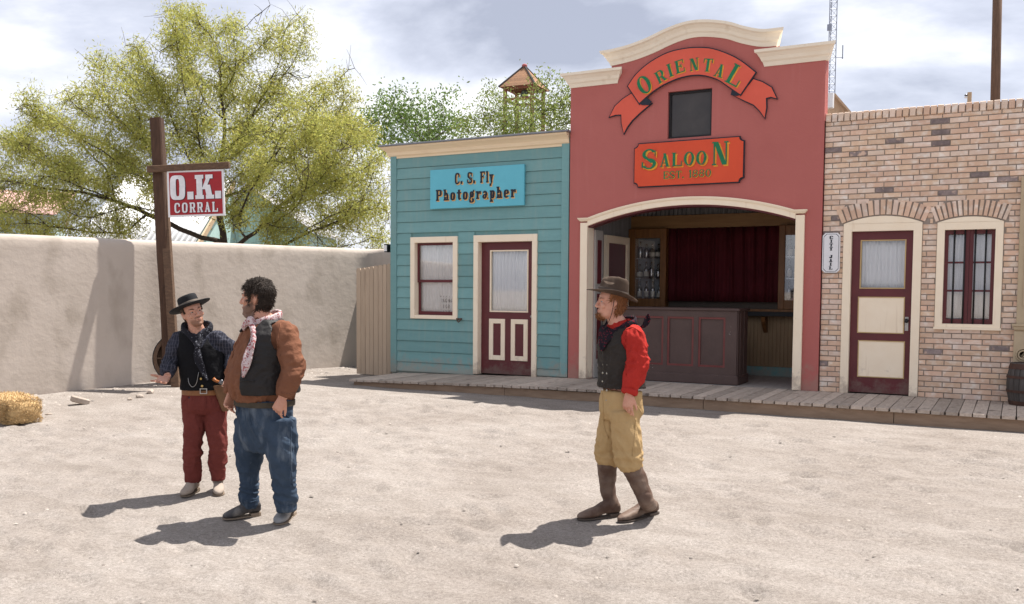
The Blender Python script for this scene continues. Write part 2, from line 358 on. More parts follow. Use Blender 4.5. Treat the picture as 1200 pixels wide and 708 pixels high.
# ------------------------------------------------------------------ boardwalk
def zd(x): return .17-.085*max(0, min(1, (-5.6-x)/3.7))
D0, D1 = lev((408, 444.5), .088), lev((1190, 488.3), .17)
def dfront(x): return D0.y+(D1.y-D0.y)*(x-D0.x)/(D1.x-D0.x)
def boardwalk():
    t = thing('boardwalk', 'low grey plank boardwalk running along the three shop fronts', None, (-4.5, -.8, 0)); tag(t, kind='structure')
    g = G(); g.box(-.5, .5, -.5, .5, -.5, .5, ch=.04); pme = g.mesh('plank', WOODG)
    x = D0.x+.02; first = None
    while x < 3.2:
        w = .146+rnd.uniform(-.008, .008); xc = x+w/2; y0 = dfront(xc)+rnd.uniform(-.012, .012); y1 = .03 if xc > -9.2 else -.02
        o = bpy.data.objects.new('plank', pme); o.scale = (w-.009, y1-y0, .036)
        o.location = (xc, (y0+y1)/2, zd(xc)-.018+rnd.uniform(-.0025, .0025)); o.rotation_euler = (rnd.uniform(-.0015, .0015), rnd.uniform(-.008, .008), rnd.uniform(-.004, .004)); put(o, t)
        x += w
    ds = sorted([D0.x+.07, -6.35, -3.45, -1.2, 1.1, 3.2])
    for a, b in zip(ds[:-1], ds[1:]):
        g = G(); ya, yb = dfront(a)+.05, dfront(b)+.05; za, zb = zd(a)-.04, zd(b)-.04
        g.prism([(a+.004, ya, -.12), (b-.004, yb, -.12), (b-.004, yb, zb), (a+.004, ya, za)], (0, .045, 0)); g.build('fascia_board', FASC, t)
    g = G(); ya = dfront(D0.x)+.1; g.box(D0.x+.07, D0.x+.11, ya, -.05, -.12, zd(D0.x)-.04); g.build('fascia_board', FASC, t)
    return t
boardwalk()

# ------------------------------------------------------------------ shared pieces of the fronts
def X(px, py, y=0): return fac((px, py), y).x
def Z(px, py, y=0): return fac((px, py), y).z
def frame(g, x0, x1, z0, z1, w, y0, y1, wt=None, wb=None):    # four boards butted round an opening; outer sizes
    wt = w if wt is None else wt; wb = w if wb is None else wb
    g.box(x0, x0+w, y0, y1, z0, z1); g.box(x1-w, x1, y0, y1, z0, z1)
    if wt: g.box(x0+w, x1-w, y0, y1, z1-wt, z1)
    if wb: g.box(x0+w, x1-w, y0, y1, z0, z0+wb)
def curtain(x0, x1, z0, z1, y, mat, parent, name='curtain', amp=.012, wl=.06, seed=0):
    r = random.Random(seed); n = max(int((x1-x0)/.008), 20); rows = 7; V = []; F = []
    ph = r.uniform(0, 6); fr = [r.uniform(.7, 1.4) for _ in range(5)]
    for j in range(rows):
        v = j/(rows-1)
        for i in range(n+1):
            u = i/n; xx = u*(x1-x0)
            a = amp*(.75+.5*v)*(math.sin(xx/wl*6.283*fr[0]+ph+1.5*math.sin(xx*7*fr[1]))+.5*math.sin(xx/wl*10.1*fr[2]+v*1.3+ph*2))
            V.append((x0+xx+.006*math.sin(xx*30+v*3), y+a, z0+v*(z1-z0)))
    for j in range(rows-1):
        for i in range(n): k = j*(n+1)+i; F.append((k, k+1, k+n+2, k+n+1))
    o = big(name, np.array(V), np.array(F), mat, parent, True); m = o.modifiers.new('t', 'SOLIDIFY'); m.thickness = .003; return o
def circ3(a, b, c):
    ax, az, bx, bz, cx, cz = *a, *b, *c
    d = 2*(ax*(bz-cz)+bx*(cz-az)+cx*(az-bz))
    ux = ((ax*ax+az*az)*(bz-cz)+(bx*bx+bz*bz)*(cz-az)+(cx*cx+cz*cz)*(az-bz))/d
    uz = ((ax*ax+az*az)*(cx-bx)+(bx*bx+bz*bz)*(ax-cx)+(cx*cx+cz*cz)*(bx-ax))/d
    return ux, uz, math.hypot(ax-ux, az-uz)
def sweep(g, path, prof, nrm=None):   # moulding: profile (out, up) swept along a facade path of (x, z)
    rings = []
    for i, (x, z) in enumerate(path):
        a = path[max(i-1, 0)]; b = path[min(i+1, len(path)-1)]; t = Vector((b[0]-a[0], b[1]-a[1])).normalized(); n = Vector((-t.y, t.x))
        if n.y < 0: n = -n
        k = (1.0 if 0 < i < len(path)-1 else 0)
        rings.append([(x+n.x*u, prof_y-o, z+n.y*u) for o, u in prof for prof_y in (nrm,)])
    g.loft(rings)

# ------------------------------------------------------------------ teal photographer's house
HX0, HX1 = X(459.4, 300), X(667.2, 300)
def teal_house():
    t = thing('photographer_house', 'small teal clapboard house with cream trim and flat cornice left of the red saloon', 'building', ((HX0+HX1)/2, 2, 0))
    zt = (Z(464, 177)+Z(664, 160.6))/2
    wx0, wx1, wz0, wz1 = X(482.4, 326), X(537.2, 326), Z(510, 373.8), Z(510, 277.6)
    dx0, dx1, dz1 = X(556, 360), X(630, 360), Z(593, 275.1)
    dz0 = zd(-6.9)
    g = G()                                                   # structure behind the boards
    for a, b, c, d in ((HX0, wx0+.04, -.05, zt), (wx1-.04, dx0+.04, -.05, zt), (dx1-.04, HX1-.01, -.05, zt), (wx0+.04, wx1-.04, -.05, wz0+.03), (wx0+.04, wx1-.04, wz1-.03, zt), (dx0+.04, dx1-.04, dz1-.03, zt)):
        g.box(a, b, .012, .11, c, d)
    g.box(HX0, HX0+.1, .11, 4.2, -.1, zt); g.box(HX1-.11, HX1-.01, .11, 4.2, -.1, zt); g.box(HX0+.1, HX1-.11, 4.1, 4.2, -.1, zt)
    g.build('wall', TEAL, t)
    g = G(); g.box(HX0-.02, HX1-.005, .06, 4.3, zt, zt+.1); g.box(HX0+.1, HX1-.11, .115, 4.1, .02, .08); g.build('roof', pm('grey_roof', (.2, .2, .21)), t)
    cw = .11
    for a, b in ((HX0-.012, HX0+cw), (HX1-cw-.02, HX1-.004)):
        g = G(); g.box(a, b, -.03, .01, zd(a)+.012, zt); g.build('corner_board', TEAL, t, bevel=.003)
    sp = .1795; z = zd(HX0)+.01; meshes = {}
    while z < zt-.02:
        z1 = min(z+sp, zt-.001); zm = (z+z1)/2
        iv = [(HX0+cw+.002, HX1-cw-.022)]
        for bx0, bx1, bz0, bz1 in ((wx0, wx1, wz0, wz1), (dx0, dx1, dz0, dz1)):
            if z1 > bz0+.03 and z < bz1-.03:
                iv = [q for p in iv for q in ([(p[0], bx0-.002), (bx1+.002, p[1])] if p[0] < bx0 and p[1] > bx1 else [p])]
        for a, b in iv:
            zz = max(z, zd((a+b)/2)+.012) if z < .25 else z
            g = G(); w = rnd.uniform(-.001, .0015); c = .004
            g.prism([(a, -.020-w, zz+.0055), (a, -.0205-w, zz+.02), (a, -.007, z1), (a, .011, z1), (a, .011, zz+.0055)], (b-a, 0, 0)); g.build('siding_board', TEAL, t)
        z += sp
    # cornice
    g = G(); yb = -.012; w = HX1-.005
    prof = [(.01, 0), (.01, .03), (.035, .05), (.045, .10), (.075, .13), (.12, .165), (.13, .19), (.0, .19), (-.04, .19), (-.04, 0)]
    rings = [[(xx-(o if s else 0)*(1 if o > 0 else 0), yb-o, zt-.135+u) for o, u in prof] for xx, s in ((HX0-.02, 1), (w, 0))]
    g.loft(rings); g.build('cornice', pm('cream_cornice', (.84, .69, .48), (.76, .60, .41), 4, .6, .1, 60, stretch=(.5, 4, 4)), t)
    g = G(); g.box(HX0-.17, HX1+.03, -.17, .4, zt+.057, zt+.085); g.build('cornice_cap', pm('grey_metal_flashing', (.25, .26, .29), (.17, .175, .19), 6, .5, .1, 30, metal=.3), t, bevel=.004)
    # window
    wn = G(); frame(wn, wx0, wx1, wz0, wz1, .085, -.045, .11, .095, .06); wo = wn.build('window', CREAM, t, bevel=.004)
    ix0, ix1, iz0, iz1 = wx0+.085, wx1-.085, wz0+.06, wz1-.095; zm = Z(511, 329.5, .06)
    g = G(); frame(g, ix0+.001, ix1-.001, zm-.022, iz1-.001, .035, .045, .075, .04, .045); g.build('sash', MAROON, wo, bevel=.003)
    g = G(); frame(g, ix0+.001, ix1-.001, iz0+.001, zm+.02, .04, .078, .108, .04, .06); g.build('sash', MAROON, wo, bevel=.003)
    g = G(); g.box(ix0+.03, ix1-.03, .058, .062, zm, iz1-.03); g.build('pane', GLASS, wo)
    g = G(); g.box(ix0+.03, ix1-.03, .091, .095, iz0+.05, zm+.01); g.build('pane', GLASS, wo)
    curtain(ix0-.02, ix1+.02, iz0-.02, iz1+.02, .135, CURT, wo, amp=.010, wl=.075, seed=1)
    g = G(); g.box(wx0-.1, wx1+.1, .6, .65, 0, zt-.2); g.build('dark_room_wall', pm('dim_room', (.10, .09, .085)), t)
    # door
    g = G(); frame(g, dx0, dx1, dz0, dz1, .085, -.045, .13, .11, 0); dfm = g.build('door_frame', CREAM, t, bevel=.004)
    lx0, lx1, lz0, lz1 = dx0+.086, dx1-.086, dz0+.012, dz1-.112; Y0, Y1 = .075, .115
    gx0, gx1, gz0_, gz1_ = X(574.5, 330, .08), X(619.5, 330, .08), Z(596, 366, .08), Z(596, 293, .08)
    pz0, pz1 = Z(596, 422.5, .08), Z(596, 374, .08); ax0, ax1, bx0, bx1 = X(573.5, 400, .08), X(592, 400, .08), X(599, 400, .08), X(618.8, 400, .08)
    g = G(); g.box(lx0, gx0, Y0, Y1, lz0, lz1); g.box(gx1, lx1, Y0, Y1, lz0, lz1); g.box(gx0, gx1, Y0, Y1, gz1_, lz1); g.box(gx0, gx1, Y0, Y1, lz0, gz0_)
    do = g.build('door', MAROON, t)
    g = G(); frame(g, gx0, gx1, gz0_, gz1_, .022, Y0-.012, Y1-.01); g.build('glazing_bead', CREAM, do, bevel=.003)
    g = G(); g.box(gx0+.02, gx1-.02, .095, .099, gz0_+.02, gz1_-.02); g.build('pane', GLASS, do)
    curtain(gx0-.01, gx1+.01, gz0_-.01, gz1_+.01, .135, CURT, do, amp=.011, wl=.07, seed=5)
    for a, b in ((ax0, ax1), (bx0, bx1)):
        g = G(); frame(g, a, b, pz0, pz1, .075, Y0-.014, Y0+.004); g.build('panel_moulding', CREAM, do, bevel=.004)
    g = G(); kx, kz = lx1-.035, Z(621.5, 371, .07); g.ell((kx, Y0-.045, kz), (.024, .02, .024)); g.box(kx-.018, kx+.018, Y0-.006, Y0+.002, kz-.06, kz+.05); g.tube([(kx, Y0, kz), (kx, Y0-.04, kz)], .009, 8); g.build('door_knob', STEEL, do, smooth=True)
    g = G(); hx, hz = wx1+.02, wz0+.01; g.box(hx-.03, hx+.07, -.05, -.026, hz-.012, hz+.012); g.tube([(hx+.02, -.04, hz), (hx, -.07, hz-.03), (hx+.03, -.075, hz-.05), (hx+.06, -.06, hz-.02)], .009, 6); g.build('shutter_hook', pm('rusty_iron', (.13, .06, .035), (.06, .035, .025), 30, .8, .3, 60), t)
    return t
teal_house()

# ------------------------------------------------------------------ red saloon
SY = -.05
SX0, SX1 = X(667.0, 300, SY), X(962.0, 300, SY)
OX0, OX1 = X(680.3, 360, SY), X(941, 360, SY)
def f2(px, py, y=SY): q = fac((px, py), y); return (q.x, q.z)
ARC = circ3(f2(684, 258), f2(815, 230.5), f2(944, 249.5))
def arc_z(x, dr=0): return ARC[1]+math.sqrt(max((ARC[2]+dr)**2-(x-ARC[0])**2, 0))
COUNTER = pm('brown_counter_paint', (.105, .068, .060), (.082, .052, .046), 4, .55, .12, 40, wear=((.65, .6, .52), .735, 14))
CWOOD = pm('varnished_cabinet_wood', (.23, .105, .035), (.13, .055, .018), 4, .4, .2, 30, stretch=(5, 5, .7))
def saloon():
    t = thing('saloon', 'tall red stucco saloon front with curved cream parapet and wide arched opening', 'building', ((SX0+SX1)/2, 2, 0))
    w = .115                                                    # trim width
    ix0, ix1 = OX0+w, OX1-w
    bot = [f2(*p) for p in ((716.8, 77.5), (730, 74.5), (743, 71), (755, 66.8), (768, 61.5), (786.7, 52.6), (805.4, 45.8), (824, 43.3), (848.9, 45.2), (867.5, 50.6), (886, 54.4), (898, 55), (909.5, 54))]
    zl = (Z(669.6, 104, SY)+Z(725.5, 97, SY))/2; zr = (Z(897, 77.5, SY)+Z(968.5, 71.3, SY))/2
    vx0, vx1, vz0, vz1 = X(782.5, 135, SY), X(834, 135, SY), Z(808, 161, SY), Z(808, 105.5, SY)
    cx = (vx0+vx1)/2; arc = lambda n0, n1: [(x, arc_z(x, -w)) for x in np.linspace(n0, n1, 12)]
    topc = np.interp(cx, [p[0] for p in bot], [p[1] for p in bot]); up = .12
    lt = [(p[0], p[1]+.05) for p in bot if p[0] < cx-.01]; rt = [(p[0], p[1]+.05) for p in bot if p[0] > cx+.01]
    zl2 = zl+.05; zr2 = zr+.05
    left = [(SX0, zd(SX0)+.003), (ix0, zd(SX0)+.003)]+arc(ix0, cx)+[(cx, vz0), (vx0, vz0), (vx0, vz1), (cx, vz1), (cx, topc+.05)]+lt[::-1]+[(bot[0][0], zl2), (SX0, zl2)]
    right = [(SX1, zd(SX1)+.003), (SX1, zr2), (bot[-1][0], zr2)]+rt[::-1]+[(cx, topc+.05), (cx, vz1), (vx1, vz1), (vx1, vz0), (cx, vz0)]+arc(cx, ix1)+[(ix1, zd(SX1)+.003)]
    g = G()
    for poly in (left, right): g.xz(poly, SY, SY+.22)
    me = g.mesh('wall', SALM); bm = bmesh.new(); bm.from_mesh(me); bmesh.ops.triangulate(bm, faces=[f for f in bm.faces if len(f.verts) > 4]); bmesh.ops.recalc_face_normals(bm, faces=bm.faces); bm.to_mesh(me); bm.free()
    put(bpy.data.objects.new('wall', me), t)
    # cornice mouldings
    prof = [(-.05, .0), (.012, .0), (.022, .03), (.03, .05), (.05, .07), (.065, .11), (.10, .15), (.13, .165), (.135, .20), (-.2, .20), (-.2, .05)]
    def corn(path, nm, kx=1.0, kz=.62):
        g = G(); rings = []; n = len(path)
        for i, (x, z) in enumerate(path):
            a, b = path[max(i-1, 0)], path[min(i+1, n-1)]; tt = Vector((b[0]-a[0], b[1]-a[1])).normalized(); nn = Vector((-tt.y, tt.x))
            ex = -1 if i == 0 else (1 if i == n-1 else 0)
            rings.append([(x+nn.x*u*kz+tt.x*ex*max(o, 0)*.9, SY-o, z+nn.y*u*kz) for o, u in prof])
        g.loft(rings); g.build(nm, CREAM2, t, bevel=0)
    dense = [(float(a[0]), float(a[1])) for a in spline(bot, 4)]
    corn(dense, 'arched_cornice', kz=1.02); corn([(SX0, zl), (bot[0][0]+.09, zl)], 'cornice', kz=1.0); corn([(bot[-1][0]-.14, zr), (SX1+.02, zr)], 'cornice', kz=1.05)
    # opening trim
    g = G(); g.box(OX0, ix0, SY-.045, SY-.002, zd(OX0)+.004, arc_z(OX0)-.03); g.box(OX0+.01, ix0+.002, SY-.002+.003, SY+.2, zd(OX0)+.004, arc_z(ix0, -w)-.01); g.build('trim_post', CREAM, t, bevel=.004)
    g = G(); g.box(ix1, OX1, SY-.045, SY-.002, zd(OX1)+.004, arc_z(OX1)-.03); g.box(ix1-.002, OX1-.01, SY+.001, SY+.2, zd(OX1)+.004, arc_z(ix1, -w)-.01); g.build('trim_post', CREAM, t, bevel=.004)
    for a, b in ((OX0, ix0), (ix1, OX1)):
        g = G(); zc = arc_z((a+b)/2)-.03; pr = [(0, 0), (.012, .012), (.03, .035), (.035, .05)]
        g.loft([[(a-o, SY-.05-o, zc+h), (b+o, SY-.05-o, zc+h), (b+o, SY-.002, zc+h), (a-o, SY-.002, zc+h)] for o, h in pr]); g.build('trim_cap', CREAM, t)
    g = G(); xs = np.linspace(ix0+.002, ix1-.002, 40); pr = [(0, -w+.002), (-.045, -w+.002), (-.045, -.04), (-.058, -.035), (-.066, -.012), (-.066, -.002), (0, -.002)]
    g.loft([[(x, SY+o, arc_z(x, u)) for o, u in pr] for x in xs]); g.build('arch_trim', CREAM, t)
    g = G(); pr = [(0.001, -w-.022), (.001, -w-.001), (.20, -w-.001), (.20, -w-.022)]
    g.loft([[(x, SY+o, arc_z(x, u)) for o, u in pr] for x in xs]); g.build('arch_soffit', MAROON, t)
    # vent window
    g = G(); frame(g, vx0+.002, vx1-.002, vz0+.002, vz1-.002, .03, SY+.05, SY+.1); vw = g.build('window', BLACK, t)
    g = G(); g.box(vx0+.03, vx1-.03, SY+.075, SY+.08, vz0+.03, vz1-.03); g.build('pane', pm('dusty_dark_glass', (.055, .047, .043), (.03, .026, .025), 2.5, .22, 0, spec=.5), vw)
    # shell: side walls, back wall, roof and floor
    yb = 2.12; dark = pm('dark_boards', (.10, .08, .065), (.06, .05, .04), 4, .8, .2)
    g = G(); g.box(SX0+.01, SX0+.12, SY+.22, yb+.5, -.1, 3.6); g.box(SX1-.12, SX1-.01, SY+.22, yb+.5, -.1, 3.6); g.box(SX0+.12, SX1-.12, yb+.4, yb+.5, -.1, 3.6); g.build('side_wall', SALM, t)
    g = G(); g.box(SX0+.12, SX1-.12, SY+.22, yb+.4, 3.42, 3.5); g.build('roof', dark, t)
    zc = arc_z(ARC[0])+.12
    g = G(); g.box(SX0+.12, SX1-.12, SY+.2, yb, zc, zc+.04); g.build('ceiling', dark, t)
    g = G(); g.box(SX0+.12, SX1-.12, .03, yb, .08, .155); g.build('floor', pm('worn_board_floor', (.42, .39, .36), (.3, .27, .25), 4, .8, .3, stretch=(7, 1, 1)), t)
    g = G(); g.box(SX0+.12, SX1-.12, yb, yb+.1, -.1, zc); g.build('back_wall', dark, t)
    corr = pm('grey_corrugated_metal', (.22, .22, .225), (.12, .12, .125), 3, .5, .1, metal=.35, stretch=(3, 3, .5))
    XL = OX0-.02
    g = G(); ys = np.arange(.02, yb, .0125); g.loft([[(XL+.012*math.sin(y/.075*6.283)-.05, y, .155), (XL+.012*math.sin(y/.075*6.283)+.0, y, .155), (XL+.012*math.sin(y/.075*6.283), y, zc), (XL-.05, y, zc)] for y in ys]); g.build('corrugated_wall', corr, t)
    zb = Z(830, 251, yb); g = G(); xs = np.arange(XL+.03, SX1-.13, .0125)
    g.loft([[(x, yb-.05+.012*math.sin(x/.075*6.283), zb-.02), (x, yb-.05+.012*math.sin(x/.075*6.283), zc), (x, yb-.001, zc), (x, yb-.001, zb-.02)] for x in xs]); g.build('corrugated_wall', corr, t)
    # inner door on the left wall
    ya, yb2, zt2 = side((706, 350), XL).y, side((733, 350), XL).y, side((719, 277), XL).z
    g = G(); a = XL+.012
    for y0, y1, z0, z1 in ((ya, ya+.1, .16, zt2), (yb2-.1, yb2, .16, zt2), (ya+.1, yb2-.1, zt2-.12, zt2)): g.box(a, a+.05, y0, y1, z0, z1)
    idr = g.build('inner_door_frame', CREAM, t)
    g = G(); g.box(a, a+.018, ya+.1, yb2-.1, .16, zt2-.12); g.build('inner_door', MAROON, t)
    # folded grey door leaf inside the left jamb
    yl = max(side((700.5, 350), ix0+.03).y, SY+.5); y0 = SY+.21
    zt3 = arc_z(ix0, -w)-.04
    greyp = pm('grey_door_paint', (.42, .40, .38), (.34, .32, .30), 4, .6, .1)
    g = G(); g.box(ix0-.02, ix0+.03, y0, yl, .165, zt3); fd = g.build('folded_door', greyp, t, bevel=.004)
    for z0, z1 in ((.45, 1.45), (1.6, zt3-.15)):
        g = G(); g.box(ix0+.028, ix0+.036, y0+.07, yl-.07, z0, z1); g.build('door_panel', MAROON, fd)
    # back bar: header, cabinets, curtain, shelf, wainscot
    Y = yb-.06
    hx0, hx1 = X(737, 260, Y), SX1-.13; hz0, hz1 = Z(840, 266.5, Y), Z(840, 251, Y)
    g = G(); g.box(hx0, hx1, Y-.03, Y+.05, hz0, hz1); g.build('header_beam', pm('tan_brown_beam', (.27, .15, .06), (.19, .10, .04), 4, .5, .15, stretch=(.6, 5, 5)), t)
    cz0, cz1 = Z(764, 360, Y), hz0-.003
    for (p0, p1, q0, q1, s) in ((739.5, 783.5, 747.5, 776.5, 1), (914.5, 958, 922, 950, 2)):
        x0, x1, a0, a1 = X(p0, 310, Y), X(p1, 310, Y), X(q0, 310, Y), X(q1, 310, Y); fz0, fz1 = Z(762, 350, Y), Z(762, 279.5, Y)
        if s == 2: x1 = min(x1, SX1-.14); a1 = x1-.08
        g = G()
        g.box(x0, a0, Y-.14, Y+.03, cz0, cz1); g.box(a1, x1, Y-.14, Y+.03, cz0, cz1); g.box(a0, a1, Y-.14, Y+.03, fz1, cz1); g.box(a0, a1, Y-.14, Y+.03, cz0, fz0)
        cab = g.build('cabinet', CWOOD, t, bevel=.006)
        g = G(); g.box(a0, a1, Y+.026, Y+.03, fz0, fz1); g.build('mirror_back', pm('pale_mirror_back', (.30, .33, .36), (.2, .22, .25), 5, .3, 0), cab)
        g = G()
        for k in (1, 2): g.box(a0+.002, a1-.002, Y-.08, Y+.024, fz0+(fz1-fz0)*k/3-.006, fz0+(fz1-fz0)*k/3+.006)
        g.build('shelf', glass_mat('shelf_glass', .2), cab)
        g = G(); g.box(a0, a1, Y-.122, Y-.118, fz0, fz1); g.build('pane', GLASS, cab)
        CABS.append((a0, a1, Y-.03, fz0, fz1, s))
    curtain(X(782.5, 310, Y), X(915.5, 310, Y), Z(850, 353.5, Y), hz0-.005, Y-.03, pm('dark_red_velvet', (.085, .006, .011), (.05, .003, .006), 3, .85, .1), t, 'stage_curtain', amp=.022, wl=.16, seed=3)
    g = G(); g.box(hx0, hx1, Y-.16, Y+.03, cz0-.04, cz0-.003); g.build('curtain_sill', CWOOD, t)
    g = G(); g.box(hx0-.2, hx1, Y-.19, Y+.03, cz0-.11, cz0-.045); g.build('back_shelf', BLACK, t)
    bw = pm('tan_beadboard', (.30, .21, .12), (.24, .16, .09), 4, .6, .15, stretch=(5, 5, .6), rand=.08, pos=True)
    z0 = Z(905, 430, Y); x = hx0
    g0 = G(); g0.box(-.5, .5, -.5, .5, -.5, .5, ch=.12); bme = g0.mesh('wainscot_board', bw)
    while x < hx1-.02:
        o = bpy.data.objects.new('wainscot_board', bme); o.scale = (.058, .02, cz0-.1-z0); o.location = (x+.03, Y+.01, (z0+cz0-.1)/2); put(o, t); x += .06
    g = G(); g.box(hx0, hx1, Y-.02, Y+.02, .157, z0-.002); g.build('base_board', TEAL, t)
    g = G(); bx = X(896, 370, Y-.1); g.prism([(bx-.03, Y, cz0-.125), (bx-.03, Y-.22, cz0-.125), (bx-.03, Y-.2, cz0-.2), (bx-.03, Y-.06, cz0-.34), (bx-.03, Y, cz0-.38)], (.06, 0, 0)); g.build('shelf_bracket', CWOOD, t)
    # bar counter
    p0, p1, p2 = lev((757, 449), .157), lev((863, 452), .157), lev((874, 449.5), .157)
    c = thing('bar_counter', 'brown panelled bar counter with chipped paint inside the saloon arch', 'bar counter', (p1.x, p1.y, .157))
    yc = p1.y+.05; c0 = p1.x-1.95; c1 = p1.x; zt4 = fac((852, 361.5), yc).z; dp = .55
    g = G(); g.box(c0, c1-.03, yc+.012, yc+dp, .27, zt4-.045); g.build('counter_body', COUNTER, c)
    g = G(); g.box(c0-.02, c1+.015, yc-.05, yc+dp+.02, .157, .29); g.build('plinth', COUNTER, c, bevel=.01)
    g = G(); g.box(c0-.02, c1+.02, yc-.035, yc+dp+.03, zt4-.04, zt4); g.build('counter_top', COUNTER, c, bevel=.01)
    pxs = [X(p, 400, yc) for p in (744, 777.5, 782, 813, 818.5, 850)]
    tops, bots = zt4-.13, .40
    g = G(); g.box(c0, pxs[0], yc-.012, yc+.011, .29, zt4-.041); g.box(pxs[1], pxs[2], yc-.012, yc+.011, .29, zt4-.041); g.box(pxs[3], pxs[4], yc-.012, yc+.011, .29, zt4-.041); g.box(pxs[5], c1-.02, yc-.012, yc+.011, .29, zt4-.041)
    for i in (0, 2, 4):
        g.box(pxs[i], pxs[i+1], yc-.012, yc+.011, tops, zt4-.041); g.box(pxs[i], pxs[i+1], yc-.012, yc+.011, .29, bots)
    g.build('stiles_and_rails', pm('chipped_counter_paint', (.105, .068, .060), (.082, .052, .046), 4, .55, .12, 40, wear=((.68, .63, .56), .655, 9)), c)
    redm = pm('dull_red_moulding', (.20, .055, .05), (.14, .04, .036), 5, .5, .1)
    for i in (0, 2, 4):
        g = G(); frame(g, pxs[i]+.001, pxs[i+1]-.001, bots+.001, tops-.001, .028, yc-.006, yc+.0105); g.build('panel_moulding', redm, c)
    g = G(); g.box(c1-.029, c1-.005, yc+.012, yc+dp-.02, .29, zt4-.041); g.box(c1-.004, c1+.006, yc+.1, yc+.14, .29, zt4-.041); g.box(c1-.004, c1+.006, yc+.3, yc+.34, .29, zt4-.041); g.build('end_panel', COUNTER, c)
CABS = []
saloon()
def bottles():
    bg = glass_mat('clear_bottle_glass', .34, (.975, .985, .985)); lab = pm('paper_label', (.72, .70, .64), (.6, .57, .5), 20, .8, 0); cork = pm('dark_stopper', (.1, .06, .04))
    protos = []
    for kind, (r, h, nr) in enumerate(((.042, .25, .014), (.05, .21, .016), (.038, .27, .013))):
        g = G(); g.lathe([(r*.9, 0), (r, .008), (r, h*.58), (r*.85, h*.66), (nr, h*.76), (nr, h*.97), (nr*1.3, h*.975), (nr*1.2, h)], n=12); me = g.mesh('bottle', bg)
        g = G(); g.lathe([(r*1.01, h*.12), (r*1.012, h*.13), (r*1.012, h*.45), (r*1.01, h*.46)], n=12); ml = g.mesh('bottle_label', lab)
        g = G(); g.lathe([(nr*.9, h), (nr*1.1, h+.004), (nr*1.1, h+.022), (nr*.8, h+.026)], n=8); mc = g.mesh('stopper', cork)
        for m in (me, ml, mc): m.polygons.foreach_set('use_smooth', [True]*len(m.polygons))
        protos.append((me, ml, mc))
    for a0, a1, y, z0, z1, s in CABS:
        r = random.Random(s+4)
        for row in range(3):
            zz = z0+(z1-z0)*row/3+(.008 if row else .002); x = a0+.05; k = 0
            while x < a1-.03:
                kind = r.randrange(3); me, ml, mc = protos[kind]
                o = bpy.data.objects.new('bottle', me); o.location = (x, y+r.uniform(-.01, .015), zz); o.rotation_euler = (0, 0, r.uniform(-.6, .6)); COL.objects.link(o)
                tag(o, '%s clear liquor bottle on the %s shelf of the %s glass cabinet' % (('leftmost', 'second from left', 'third from left', 'fourth from left', 'fifth from left')[k], ('lowest', 'middle', 'top')[row], 'left' if s == 1 else 'right'), 'bottle', 'liquor bottles in the %s cabinet, %s shelf' % ('left' if s == 1 else 'right', ('lowest', 'middle', 'top')[row]))
                if r.random() < .75: q = bpy.data.objects.new('bottle_label', ml); COL.objects.link(q); q.parent = o
                q = bpy.data.objects.new('stopper', mc); COL.objects.link(q); q.parent = o
                x += r.uniform(.095, .12); k += 1
bottles()

# ------------------------------------------------------------------ brick jail
BRICK = pm('tumbled_brick', (.71, .515, .385), (.62, .42, .30), 9, .9, .4, 60, rand=.10, hue=.006, streak=((.76, .65, .56), .50, .70, 8, (1.2, 1.2, 1.5)), pos=True)
BRICKD = pm('burnt_grey_brick', (.33, .265, .25), (.17, .135, .135), 14, .9, .4, 60, rand=.25, streak=((.60, .43, .33), .55, .68, 9, (1.2, 1.2, 1.2)), pos=True)
BRICKP = pm('pale_pink_brick', (.74, .59, .49), (.65, .49, .39), 10, .9, .4, 60, rand=.10, hue=.006, streak=((.78, .70, .63), .52, .70, 8, (1.2, 1.2, 1.5)), pos=True)
BRICKS = pm('brick_remainder', (.71, .515, .385), (.62, .42, .30), 9, .9, .4, 60, island=.17, hue=.006, streak=((.76, .65, .56), .50, .70, 8, (1.2, 1.2, 1.5)), pos=True)
MORT = pm('grey_mortar', (.345, .295, .255), (.265, .225, .195), 20, .95, .4, 80)
